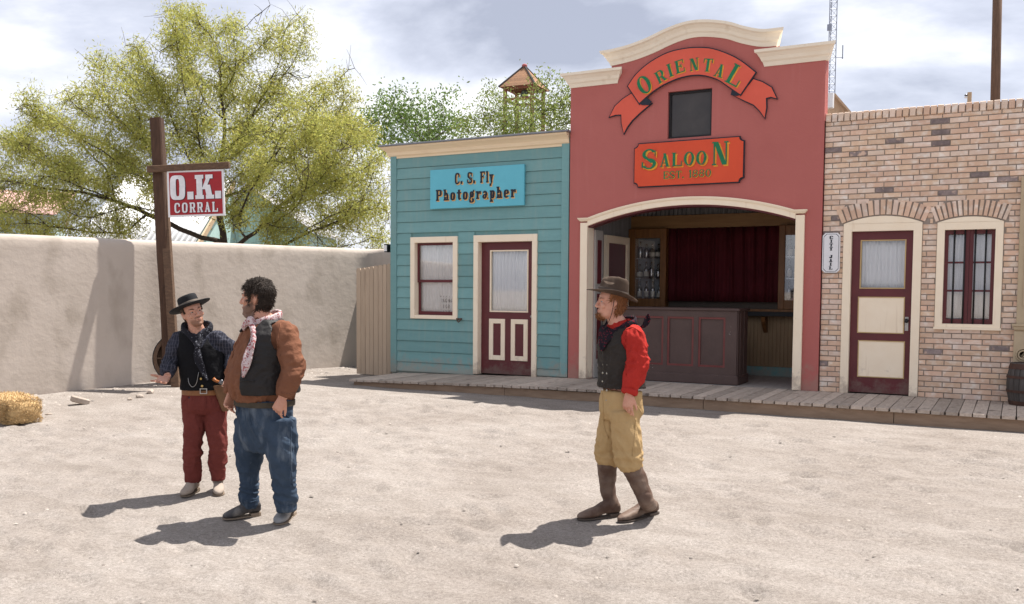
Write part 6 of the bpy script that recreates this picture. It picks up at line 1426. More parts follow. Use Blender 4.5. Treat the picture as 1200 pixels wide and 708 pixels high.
    # scarf: white and burgundy
    BAN = patterned('white_burgundy_scarf', (.56, .47, .47), (.27, .085, .09), 60, .46, 'noise', ((.33, .12, .12), .55)); g = G(); c = nec+up(.005); scarf_loop(g, c, Lf, F, .115, .105, .0, .06, .024, back_up=.035)
    kn = f(293.5, 375.5, -.11); g.ell(kn, (.03, .03, .028))
    tailflap(g, [kn, f(297, 394, -.195), f(293, 412, -.25), f(287.5, 428, -.275), f(285, 442, -.275)], [.018, .032, .038, .034, .010], (F+Vector((0, -.6, 0))).normalized(), .012)
    tailflap(g, [kn, kn-Lf*.045+up(-.03)+F*.02, kn-Lf*.085+up(-.065)+F*.01], [.015, .032, .02], F, .01); me = fuse(g, .006, 3); displace(me, lambda p: .006*ridge(p, 16, 16, 8, 2)); part(me, 'scarf', BAN, rt)
rust_shirt()

# ---- the man in the black hat
def black_hat():
    f = Fig((240, 577), 'man in black brimmed hat, black vest and maroon trousers holding out one hand'); rt = f.root; up = lambda z: Vector((0, 0, z))
    F = flatdir(12); Lf = Vector((0, 0, 1)).cross(F)
    SK = skin('fair_skin', (.58, .325, .24), (.48, .245, .175), (.17, .085, .05)); VEST = cloth('black_wool_vest', (.012, .012, .014), (.008, .008, .009), scale=9)
    TROU = cloth('maroon_cotton', (.165, .043, .036), (.12, .030, .026), scale=6); BOOT = pm('pale_suede_boot', (.36, .30, .25), (.26, .21, .17), 9, .85, .2, 50); SOLE = pm('tan_sole_2', (.2, .15, .11)); HAT = pm('black_felt', (.017, .018, .021), (.012, .012, .014), 8, .85, .08, 90, spec=.2)
    SHIRT = cloth('dark_striped_shirt', (.034, .036, .050), (.024, .025, .034), scale=9)
    t = SHIRT.node_tree; b = t.nodes['Principled BSDF']; src = b.inputs['Base Color'].links[0].from_socket; tx = N(t, 'ShaderNodeTexCoord'); last = src
    for dirn, sc in (('X', 15.), ('Z', 9.)):
        wv = N(t, 'ShaderNodeTexWave', Scale=sc, Distortion=5., Detail=2., wave_type='BANDS', bands_direction=dirn); t.links.new(tx.outputs['Object'], wv.inputs[0]); mr = N(t, 'ShaderNodeMapRange'); mr.inputs[1].default_value = .80; mr.inputs[2].default_value = .95; mr.inputs[4].default_value = .8 if dirn == 'X' else .35; t.links.new(wv.outputs['Fac'], mr.inputs[0])
        mx_ = N(t, 'ShaderNodeMixRGB'); mx_.inputs[2].default_value = (.085, .085, .108, 1); t.links.new(mr.outputs[0], mx_.inputs[0]); t.links.new(last, mx_.inputs[1]); last = mx_.outputs[0]
    t.links.new(last, b.inputs['Base Color'])
    pel, wai, che, nec = f(240, 468), f(239, 448), f(235, 411), f(231, 387.5)
    hc = f(225.5, 366.5, -.07); M = head_frame(hc, 40, 8, 15); k = 1.0
    shl, shr = f(254.5, 396, .0), f(210.5, 397, -.01)
    rarm = [shr, f(199.5, 424, -.07), f(196, 441, -.22)]; larm = [shl, f(272, 413, .06), f(270, 442, -.02)]
    hipL, kneL, ankL = f(251.5, 478, .01), f(255, 520, -.03), f(255, 561, .01); hipR, kneR, ankR = f(228.5, 478, -.01), f(226, 521, -.04), f(226, 563, -.01)
    g = G(); T = head_loft(g, M, k)
    limb(g, [T(-.02, 0, -.05), T(-.025, 0, -.11), nec+up(-.04)], [.056, .060, .085])
    g.loft([ringz(nec+up(-.012), .08, .06, Lf, F), ringz(che+up(.05), .16, .09, Lf, F), ringz(che, .16, .1, Lf, F), ringz(wai, .14, .10, Lf, F), ringz(pel, .15, .10, Lf, F)])
    limb(g, larm, [.046, .04, .028]); limb(g, rarm, [.046, .04, .028]); limb(g, [hipL, kneL, kneL.lerp(ankL, .6)], [.065, .042, .028]); limb(g, [hipR, kneR, kneR.lerp(ankR, .6)], [.065, .042, .028])
    hand(g, f(194.5, 443.5, -.23), f(187, 446, -.36)-f(194.5, 443.5, -.23)+Vector((0, 0, -.02)), Vector((.25, -.25, .9)), 1, 1.12, curls=((4, 8, 6), (6, 10, 8), (8, 12, 8), (10, 14, 10)), spread=11, thumb=52)
    hand(g, larm[-1], Vector((-.2, -.3, -1)), Vector((-1, 0, 0)), -1, 1.0, curl=(25, 30, 20), spread=3)
    bm_ = fuse(g, .0042, 3); stubble(bm_, M, k, lambda p: 0 if p.z < -.15 else .8*max(ss(p.x, .01, .05)*ss(-p.z, .045, .075)*(1-.9*ss(p.x, .082, .088)*ss(p.z, -.078, -.073)*ss(-p.z, .054, .059)*ss(.026-abs(p.y), 0, .006)), ss(p.x, .074, .085)*ss(-p.z, .040, .046)*ss(.060+p.z, 0, .006)*ss(.04-abs(p.y), 0, .012))); part(bm_, 'body', SK, rt); BR = pm('brown_stubble', (.20, .105, .06), (.13, .065, .04), 60, .8, .5, 90); face_bits(T, M, k, rt, pm('brown_brow', (.12, .06, .035), bump=0), MOUTH)
    hairmass(M, k, rt, pm('dark_brown_hair', (.07, .04, .025), (.04, .022, .015), 40, .7, .5, 60), lambda p: -.07 < p.z < .06 and (p.x < -.03 or (p.x < .028 and p.z > .002)) and not (abs(p.y) > .06 and -.05 < p.z < .03 and -.03 < p.x < .016), lambda z: .010, amp=.004)
    # shirt
    g = G(); g.loft([ringz(nec+up(.012), .085, .068, Lf, F), ringz(nec+up(-.035), .14, .085, Lf, F), ringz(che+up(.05), .185, .11, Lf, F), ringz(che, .18, .12, Lf, F), ringz(wai, .16, .12, Lf, F), ringz(pel+up(.02), .165, .12, Lf, F)])
    for a in (rarm, larm): limb(g, [a[0].lerp(nec, .4)+up(-.04), a[0]+up(-.005), a[0].lerp(a[1], .5), a[1], a[1].lerp(a[2], .6), a[1].lerp(a[2], .93)], [.052, .062, .067, .065, .058, .045])
    me = fuse(g, .008, 5); displace(me, lambda p: folds(p, .95, (1, 1, .8), 32)); part(me, 'shirt', SHIRT, rt)
    # vest, buttoned
    g = G(); g.loft([ringz(nec+up(-.005), .12, .08, Lf, F), ringz(nec+up(-.04), .155, .1, Lf, F), ringz(che+up(.05), .185, .125, Lf, F), ringz(che, .188, .138, Lf, F), ringz(wai+up(.03), .180, .138, Lf, F), ringz(wai+up(-.03), .184, .142, Lf, F), ringz(f(240, 458), .19, .144, Lf, F)])
    me = fuse(g, .008, 4); vb = f(240, 455.5).z
    def dead(c):
        r = c-che; l, fr = r.dot(Lf), r.dot(F)
        v = fr > 0 and c.z > che.z+.0 and abs(l) < .10*((c.z-che.z)/(nec.z-che.z)+.05)
        arm = any((c-s-up(-.035)).length < .094 for s in (shl, shr)); return v or arm or c.z < vb or c.z > nec.z-.014
    cutaway(me, dead); displace(me, lambda p: .005*ridge(p, 6, 6, 10, 5)+.003*noise.noise(p*20)); vo = part(me, 'vest', VEST, rt); m = vo.modifiers.new('t', 'SOLIDIFY'); m.thickness = .012; m.offset = 0
    for px, py in ((235.5, 444), (236.8, 452.5)): g = G(); g.ell(f(px, py, -.155), (.011, .006, .011), None, 10, 6); g.build('button', BRASS, vo, smooth=True)
    g = G(); g.tube(spline([f(220.3, 441, -.135), f(221.5, 449, -.15), f(225.5, 453.5, -.152), f(230, 449.5, -.156), f(233, 436, -.152)], 5), .0027, 6); g.build('watch_chain', STEEL, vo, smooth=True)
    # trousers
    g = G(); g.loft([ringz(f(240, 457), .172, .125, Lf, F), ringz(pel, .184, .13, Lf, F), ringz(f(240, 478), .182, .13, Lf, F), ringz(f(240, 484), .15, .1, Lf, F)])
    limb(g, [hipL, hipL.lerp(kneL, .5), kneL, kneL.lerp(ankL, .5), ankL+up(-.01)], [.096, .088, .072, .066, .062]); limb(g, [hipR, hipR.lerp(kneR, .5), kneR, kneR.lerp(ankR, .5), ankR+up(-.01)], [.096, .088, .072, .066, .064])
    me = fuse(g, .008, 5)
    def td(p):
        fo = max(0, 1-abs(p.z-.30)/.20); return folds(p+Vector((p.z*.3, 0, 0)), .7, (1.1, 1.1, .6), 33)+.014*fo*ridge(p, 4, 4, 19, 8)+.003*noise.noise(p*15)
    displace(me, td); to = part(me, 'trousers', TROU, rt); seams(f, to, [[(240, 461), (241, 470), (240, 480)], [(221, 461), (219, 467), (215, 471)], [(256, 462), (259, 468), (264, 471)], [(219, 564), (226, 566), (233, 564)], [(248, 561), (255, 563), (261, 561)]], TROU)
    rings = []
    for z, o in ((-.022, 0), (-.022, .008), (.022, .008), (.022, 0)): rings.append(ringz(f(240, 458.5)+up(z), .178+o, .132+o, Lf, F, 40))
    g = G(); g.loft(rings+[rings[0]], cap=False); be = g.build('belt', LEA, rt)
    c = f(238.5, 458.5, -.15); g = G(); 
    for a in ((-.030, -.023, -.023, .023), (.023, .030, -.023, .023), (-.023, .023, -.023, -.016), (-.023, .023, .016, .023)): g.box(c.x+a[0], c.x+a[1], c.y-.004, c.y+.004, c.z+a[2], c.z+a[3])
    g.build('buckle', STEEL, be)
    # holster and revolver
    h0, h1 = f(257, 452, -.10), f(264, 482, -.04); g = G(); n = Vector((.5, -.85, 0)).normalized(); w = Vector((.85, .5, 0)).normalized()
    g.loft([[p+w*a*x+n*b*y for x, y in ((-1, -1), (1, -1), (1, 1), (-1, 1))] for p, a, b in ((h0, .050, .028), (h0.lerp(h1, .4), .042, .026), (h1, .028, .018))]); ho = g.build('holster', pm('tan_holster_leather', (.19, .10, .05), (.12, .06, .03), 12, .6, .2), rt, bevel=.008)
    g = G(); q = f(256.5, 447.5, -.12); g.tube([q, f(253, 446.5, -.13), f(249.8, 443.8, -.14)], [.016, .018, .022], 10, flat=.7); g.build('revolver_grip', pm('walnut_grip', (.36, .13, .04), (.26, .085, .025), 12, .35, .05), ho, smooth=True)
    g = G(); g.tube([q, f(261, 449.5, -.11)], [.017, .02], 10); g.ell(f(259.5, 447, -.12), (.016, .012, .016)); g.build('revolver_frame', GUN, ho, smooth=True)
    boot(f, rt, f.floor((231, 575)), f.floor((214.5, 583)), [ankR+up(.03), ankR+up(.10)], [.048, .05], BOOT, SOLE); boot(f, rt, f.floor((255.5, 573)), f.floor((256.5, 582)), [ankL+up(.03), ankL+up(.10)], [.048, .05], BOOT, SOLE)
    # neckerchief
    BAN = patterned('black_grey_kerchief', (.022, .022, .028), (.15, .155, .18), 55, .28); g = G(); c = nec+up(.030); scarf_loop(g, c, Lf, F, .112, .090, .0, .115, .029, back_up=.02)
    kn = f(231.5, 406.5, -.145); g.ell(kn, (.022, .02, .026)); tailflap(g, [c+F*.08+up(-.06)-Lf*.05, kn], [.03, .016], F, .01); tailflap(g, [c+F*.08+up(-.06)+Lf*.05, kn], [.03, .016], F, .01)
    tailflap(g, [kn, f(231.5, 417, -.165), f(236, 430, -.165), f(243, 446, -.155)], [.018, .034, .03, .006], F, .009); me = fuse(g, .005, 3); displace(me, lambda p: .004*ridge(p, 16, 16, 10, 2)); part(me, 'kerchief', BAN, rt)
    Mh = M @ Matrix.Translation((-.006, 0, .050*k)) @ Matrix.Rotation(R(-9), 4, 'Y')
    hat(rt, Mh, (.104, .084, .098, 0, .10), (.185, .172, .012, -.004), HAT, pm('grey_brown_band', (.16, .13, .105)), 'hat')
black_hat()

# ------------------------------------------------------------------ trees: limbs grown towards points scattered through the crown
BARK = pm('dark_mesquite_bark', (.075, .055, .042), (.035, .026, .02), 8, .9, .4, 30); BARK2 = pm('grey_bark', (.12, .10, .08), (.07, .055, .045), 8, .9, .4, 30)
def grow(base, trunk, pts, step, kill, infl, iters=140):
    nodes = [Vector(base)]; par = [-1]
    for p in trunk:
        a = nodes[-1]; n = max(1, int((p-a).length/step)); k = len(nodes)-1
        for i in range(n): nodes.append(a.lerp(p, (i+1)/n)); par.append(k); k = len(nodes)-1
    pts = list(pts)
    for it in range(iters):
        if not pts: break
        kd = kdtree.KDTree(len(nodes))
        for i, n in enumerate(nodes): kd.insert(n, i)
        kd.balance(); acc = {}; keep = []
        for p in pts:
            co, i, d = kd.find(p)
            if d < kill: continue
            keep.append(p)
            if d < infl or it < 25:
                v = (p-co).normalized(); acc[i] = acc.get(i, Vector())+v
        pts = keep; new = 0
        for i, v in acc.items():
            if v.length < .05: continue
            d = v.normalized(); pd = (nodes[i]-nodes[par[i]]).normalized() if par[i] >= 0 else d
            d = (d+pd*.35+Vector((rnd.uniform(-.25, .25), rnd.uniform(-.25, .25), rnd.uniform(-.2, .2)))).normalized(); q = nodes[i]+d*step
            nodes.append(q); par.append(i); new += 1
        if not new or len(nodes) > 9000: break
    return nodes, par
def limbs(name, nodes, par, tip, expo, mat, root, rmin=0):
    n = len(nodes); r = np.zeros(n); kids = [[] for _ in range(n)]
    for i, p in enumerate(par):
        if p >= 0: kids[p].append(i)
    acc = np.zeros(n)
    for i in range(n-1, -1, -1):
        if not kids[i]: acc[i] = tip**expo
        if par[i] >= 0: acc[par[i]] += acc[i]
    r = acc**(1/expo); V = []; F = []
    for i in range(n):
        if par[i] < 0: continue
        a, b = nodes[par[i]], nodes[i]; d = (b-a)
        if d.length < 1e-5: continue
        d.normalize(); k = 7 if r[i] > .05 else (5 if r[i] > .015 else 3); ra, rb = min(r[par[i]], r[i]*1.35), r[i]
        u = d.orthogonal().normalized(); v = d.cross(u); s = len(V)
        for c, q in ((a-d*ra*.2, ra), (b+d*rb*.2, rb)):
            for j in range(k): t = 2*math.pi*j/k; V.append(c+u*q*math.cos(t)+v*q*math.sin(t))
        for j in range(k): F.append((s+j, s+(j+1) % k, s+k+(j+1) % k, s+k+j))
    return big(name, np.array(V), np.array(F), mat, root, True), r, kids
def crown(nodes, r, thr, per, spread, ln, wd, droop, mat, root, seed, keep=1.0, clumpy=0., fq=.9, name='crown'):
    rg = np.random.default_rng(seed); P = np.array([n for n, q in zip(nodes, r) if q < thr])
    P = P[rg.random(len(P)) < keep]
    if clumpy: q_ = np.array([noise.noise(Vector(p)*fq+Vector((seed, 0, 0))) for p in P]); P = P[q_ > -clumpy]
    C = np.repeat(P, per, 0); n = len(C); C = C+rg.normal(0, spread, (n, 3))
    d = rg.normal(0, 1, (n, 3)); d[:, 2] -= droop; d /= np.linalg.norm(d, axis=1)[:, None]
    o = rg.normal(0, 1, (n, 3)); w = np.cross(d, o); w /= np.linalg.norm(w, axis=1)[:, None]+1e-9
    L_ = rg.uniform(ln[0], ln[1], (n, 1)); W_ = rg.uniform(wd[0], wd[1], (n, 1))
    V = np.stack([C-d*L_*.5, C+w*W_*.5, C+d*L_*.5, C-w*W_*.5], 1).reshape(-1, 3); F = np.arange(4*n).reshape(n, 4)
    o = big(name, V, F, mat, root); o['kind'] = 'stuff'; return o
def twigs(nodes, r, thr, per, ln, rad, mat, root, seed):
    rg = random.Random(seed); V = []; F = []
    for p, q in zip(nodes, r):
        if q > thr: continue
        for _ in range(per):
            d = Vector((rg.gauss(0, 1), rg.gauss(0, 1), rg.gauss(.1, .9))).normalized(); L_ = rg.uniform(*ln); u = d.orthogonal().normalized(); v = d.cross(u); s = len(V); m = p+d*L_*.5+Vector((0, 0, rg.uniform(-.04, .04))); e = m+(d+Vector((0, 0, rg.uniform(-.5, .3)))).normalized()*L_*.5
            for c, k in ((p, rad), (m, rad*.8), (e, rad*.4)):
                for j in range(3): t = 2.094*j; V.append(c+u*k*math.cos(t)+v*k*math.sin(t))
            for a in (0, 3):
                for j in range(3): F.append((s+a+j, s+a+(j+1) % 3, s+a+3+(j+1) % 3, s+a+3+j))
    o = big('twigs', np.array(V), np.array(F), mat, root); o['kind'] = 'stuff'; return o
def cluster(D, cl, total, seed):
    rg = random.Random(seed); k = D/FPX; vol = [c[2]**2.4*c[4] for c in cl]; s = sum(vol); o = []
    for (px, py, rp, dd, _), v in zip(cl, vol):
        c = far((px, py), D+dd); R_ = rp*k
        for _ in range(int(total*v/s)+1):
            while True:
                q = Vector((rg.uniform(-1, 1), rg.uniform(-1, 1), rg.uniform(-1, 1)))
                if q.length < 1: break
            q = c+q*R_
            if q.z > 1.2: o.append(q)
    return o
def mesquite():
    D = 22.0; b = far((268, 420), D); b.z = 0; t = thing('mesquite_tree', 'large spreading yellow green feathery tree with dark twisted limbs behind the adobe wall', 'tree', tuple(b))
    cl = [(262, 105, 80, 0, 1), (330, 150, 85, .5, 1.15), (380, 190, 72, 0, 1.25), (415, 235, 48, -.5, 1.3), (215, 75, 66, 0, .85), (160, 120, 70, -.3, .8), (95, 165, 72, 0, 1.1), (30, 190, 62, .5, 1.1), (50, 232, 58, -.5, 1.2), (130, 110, 45, 0, .7), (150, 205, 68, -.5, 1), (235, 190, 70, -1, 1),
          (310, 228, 62, -1.2, 1), (245, 40, 44, 0, .5), (320, 55, 55, .3, .6), (350, 30, 28, .3, .35), (205, 35, 36, -.5, .4), (400, 115, 34, .5, .35), (432, 205, 34, 0, 1.4), (375, 250, 50, -1, 2.2), (430, 262, 36, -1, 2.4), (340, 255, 40, -1.5, 2), (400, 190, 50, -1.5, 1.8), (350, 180, 60, -2, 1.4), (120, 240, 50, -1, 1.2), (20, 255, 40, 0, 1.2), (-20, 215, 45, 0, .8), (425, 160, 30, .3, 1.1), (440, 215, 28, 0, 1.3), (405, 90, 26, .3, .3)]
    A = cluster(D, cl, 3900, 5); f1 = far((262, 285), D)
    tr = [far((266, 330), D), f1]
    nodes, par = grow(b, tr, A, .27, .42, 2.6)
    o, r, kids = limbs('trunk', nodes, par, .0088, 2.25, BARK, t)
    LEAF = pm('mesquite_leaf', (.45, .44, .12), (.355, .36, .092), 1.5, .6, 0, island=.28, hue=.02, trans=.55)
    twigs(nodes, r, .024, 2, (.25, .7), .0065, BARK, t, 3)
    crown(nodes, r, .026, 235, .15, (.06, .135), (.013, .027), .5, LEAF, t, 6, clumpy=.12, fq=1.5)
mesquite()
def broad_tree():
    D = 34.0; b = far((500, 400), D); b.z = 0; t = thing('broadleaf_tree', 'dark green broad leaved tree rising behind the teal house roof', 'tree', tuple(b))
    cl = [(470, 128, 26, 0, 1), (452, 128, 20, 0, .8), (505, 142, 34, 0, 1), (533, 112, 15, 0, .7), (518, 100, 9, 0, .5), (464, 108, 11, 0, .6), (485, 155, 40, 1, 1), (540, 150, 22, 0, .9), (440, 150, 30, 1, 1)]
    nodes, par = grow(b, [far((500, 210), D)], cluster(D, cl, 800, 9), .3, .45, 3.0); o, r, k = limbs('trunk', nodes, par, .008, 2.3, BARK2, t)
    LEAF = pm('broad_leaf', (.19, .27, .075), (.115, .18, .045), 1.2, .5, 0, island=.3, hue=.015, trans=.38)
    crown(nodes, r, .022, 40, .22, (.09, .18), (.045, .085), .4, LEAF, t, 11, clumpy=.38)
broad_tree()
def pale_tree(): 
    D = 30.0; b = far((605, 400), D); b.z = 0; t = thing('acacia_tree', 'airy pale green tree with upright twigs between the bell tower and saloon', 'tree', tuple(b))
    cl = [(583, 138, 28, 0, 1), (650, 132, 26, 0, 1), (562, 122, 9, 0, .5), (575, 112, 12, 0, .5), (652, 100, 16, 0, .6), (612, 143, 22, -1, 1), (635, 100, 13, 0, .5), (550, 148, 18, 0, .8), (665, 120, 24, 0, 1), (615, 155, 45, 0, 1), (584, 100, 7, 0, .3)]
    nodes, par = grow(b, [far((607, 215), D)], cluster(D, cl, 1250, 19), .25, .38, 3.0); o, r, k = limbs('trunk', nodes, par, .007, 2.3, BARK2, t)
    LEAF = pm('acacia_leaf', (.26, .31, .085), (.19, .24, .06), 1.2, .55, 0, island=.28, hue=.015, trans=.42)
    twigs(nodes, r, .018, 2, (.2, .5), .006, BARK2, t, 13); crown(nodes, r, .022, 60, .2, (.07, .15), (.03, .055), .2, LEAF, t, 21, clumpy=.45)
pale_tree()

# ------------------------------------------------------------------ buildings and masts beyond the yard
SHEDT = pm('pale_teal_shed_paint', (.42, .58, .55), (.34, .49, .47), 2, .7, .2, 20, stretch=(5, 5, .5), rand=.10)
def corrugated(name, e0, e1, r0, r1, mat, parent, pitch=.16, amp=.022):
    """roof sheet between an eave e0-e1 and a ridge r0-r1"""
    nrm = (e1-e0).cross(r0-e0).normalized()
    if nrm.z < 0: nrm = -nrm
    n = max(int((e1-e0).length/pitch*6), 12); top = []; V = []; F = []
    for i in range(n+1):
        u = i/n; o = nrm*amp*math.sin(u*(e1-e0).length/pitch*6.283); V += [e0.lerp(e1, u)+o, r0.lerp(r1, u)+o]
    F = [(2*i, 2*i+2, 2*i+3, 2*i+1) for i in range(n)]
    ob = big(name, np.array(V), np.array(F), mat, parent, True); m = ob.modifiers.new('t', 'SOLIDIFY'); m.thickness = .02; return ob
def white_shed():
    e0, e1, r0, r1 = far((88, 289), 26), far((226, 283), 27.5), far((148, 205), 31), far((272, 210), 32.5)
    e0.z = e1.z = (e0.z+e1.z)/2; r0.z = r1.z = (r0.z+r1.z)/2
    t = thing('white_roofed_shed', 'shed with a bright white corrugated roof seen through the tree behind the sign post', 'shed', ((e0.x+r1.x)/2, (e0.y+r1.y)/2, 0))
    corrugated('roof', e0, e1, r0, r1, pm('white_roof_sheet', (.78, .78, .79), (.68, .68, .69), 2, .4, .05), t)
    back = (r0-e0); back.z = 0; g = G(); q0, q1 = r0+back*.8, r1+back*.8; q0.z = q1.z = e0.z; corrugated('roof', q0, q1, r0, r1, bpy.data.materials['white_roof_sheet'], t)
    g = G(); dn = Vector((0, 0, -.22)); d = (e1-e0).normalized()*.06
    g.prism([e1+d, r1+d, r1+d+dn, e1+d+dn], d.normalized()*.05); g.build('rake_board', pm('tan_rake_board', (.42, .31, .2), (.34, .25, .16)), t)
    g = G(); P = [e0.lerp(e1, .03), e1.lerp(e0, .03), q1.lerp(q0, .03), q0.lerp(q1, .03)]; g.loft([[Vector((p.x, p.y, z)) for p in P] for z in (0, e0.z-.05)]); g.build('wall', SHEDT, t)
    g = G(); i1, i2, i3 = e1.lerp(e0, .03), q1.lerp(q0, .03), r1.lerp(r0, .03); g.prism([i1+Vector((0, 0, -.06)), i2+Vector((0, 0, -.06)), i3+Vector((0, 0, -.1))], (e0-e1).normalized()*.06); g.build('gable', SHEDT, t)
white_shed()
def teal_shed():
    D = 34; P = [far(p, D) for p in ((232, 300), (232, 262), (296, 224), (360, 268), (360, 300))]; z0 = 0
    a, b = P[0], P[4]; d = Vector((b.x-a.x, b.y-a.y, 0)); Lw = d.length; d.normalize(); nf = Vector((d.y, -d.x, 0))
    if nf.dot(CF) > 0: nf = -nf
    zl, za, zr = P[1].z, P[2].z, P[3].z; ua = (P[2]-a).dot(d)
    t = thing('teal_board_shed', 'pale teal board and batten shed gable behind the trunk of the big tree', 'shed', (a.x, a.y, 0))
    top = lambda u: zl+(za-zl)*u/ua if u < ua else za+(zr-za)*(u-ua)/(Lw-ua)
    O = Vector((a.x, a.y, 0)); w = .30; u = 0
    while u < Lw-.02:
        v = min(u+w, Lw); g = G(); base = O+nf*.03; m = [(u+.003, 0), (v-.003, 0), (v-.003, top(v))]
        if u < ua < v: m.append((ua, top(ua)))
        m.append((u+.003, top(u))); g.prism([base+d*x+Vector((0, 0, z)) for x, z in m], -nf*.03); g.build('wall_board', SHEDT, t)
        g = G(); g.prism([O+nf*.055+d*x+Vector((0, 0, z)) for x, z in ((v-.03, 0), (v+.03, 0), (v+.03, top(min(v+.03, Lw))-.02), (v-.03, top(v-.03)-.02))], -nf*.024); g.build('batten', SHEDT, t); u = v
    g = G(); bk = -nf*6; RF = pm('grey_shed_roof', (.36, .35, .34), (.28, .27, .26), 3, .5, .1)
    for u0, u1 in ((-.25, ua), (ua, Lw+.25)):
        z0_, z1_ = (top(0)-.25*(za-zl)/ua if u0 < 0 else za), (za if u0 < 0 else top(Lw)+.25*(zr-za)/(Lw-ua)); g = G()
        g.prism([O+nf*.3+d*u0+Vector((0, 0, z0_+.02)), O+nf*.3+d*u1+Vector((0, 0, z1_+.02)), O+nf*.3+d*u1+Vector((0, 0, z1_+.10)), O+nf*.3+d*u0+Vector((0, 0, z0_+.10))], bk); g.build('roof', RF, t)
    g = G()
    for u0 in (0, Lw-.1): g.prism([O+d*u0, O+d*(u0+.1), O+d*(u0+.1)+Vector((0, 0, min(zl, zr)-.1)), O+d*u0+Vector((0, 0, min(zl, zr)-.1))], bk*.95)
    g.build('side_wall', SHEDT, t)
teal_shed()
def pink_house():
    e0, e1, r0, r1 = far((-60, 254), 35), far((66, 243), 37), far((-60, 229), 39), far((90, 218), 41); e0.z = e1.z = (e0.z+e1.z)/2; r0.z = r1.z = (r0.z+r1.z)/2
    t = thing('pink_roofed_house', 'low house with a faded pink roof at the far left behind the tree', 'house', (e0.x, e0.y, 0)); PK = pm('faded_pink_roof', (.60, .36, .32), (.52, .30, .27), 2, .6, .1)
    corrugated('roof', e0, e1, r0, r1, PK, t, .3, .015); back = (r0-e0); back.z = 0; q0, q1 = r0+back, r1+back; q0.z = q1.z = e0.z; corrugated('roof', q0, q1, r0, r1, PK, t, .3, .015)
    PW = pm('pale_blue_house_wall', (.42, .52, .53), (.34, .43, .45), 2, .8, .1); ins = back.normalized()*.4
    g = G(); P = [e0.lerp(e1, .02)+ins, e1.lerp(e0, .02)+ins, q1.lerp(q0, .02)-ins, q0.lerp(q1, .02)-ins]; g.loft([[Vector((p.x, p.y, z)) for p in P] for z in (0, e0.z-.03)]); g.build('wall', PW, t)
    g = G(); i1, i2, i3 = e1.lerp(e0, .02), q1.lerp(q0, .02), r1.lerp(r0, .02); g.prism([i1+Vector((0, 0, -.04)), i2+Vector((0, 0, -.04)), i3+Vector((0, 0, -.08))], (e0-e1).normalized()*.08); g.build('gable', PW, t)
    for s in (.35, .6, .85):
        c = e0.lerp(e1, s)+ins; d = (e1-e0).normalized(); o = -back.normalized()*.06; g = G(); g.prism([c+d*x+Vector((0, 0, z-e0.z))+o for x, z in ((-.45, 1.0), (.45, 1.0), (.45, 2.1), (-.45, 2.1))], -o*.9); w = g.build('window', pm('dark_far_window', (.06, .07, .08), rough=.2, bump=0), t)
pink_house()
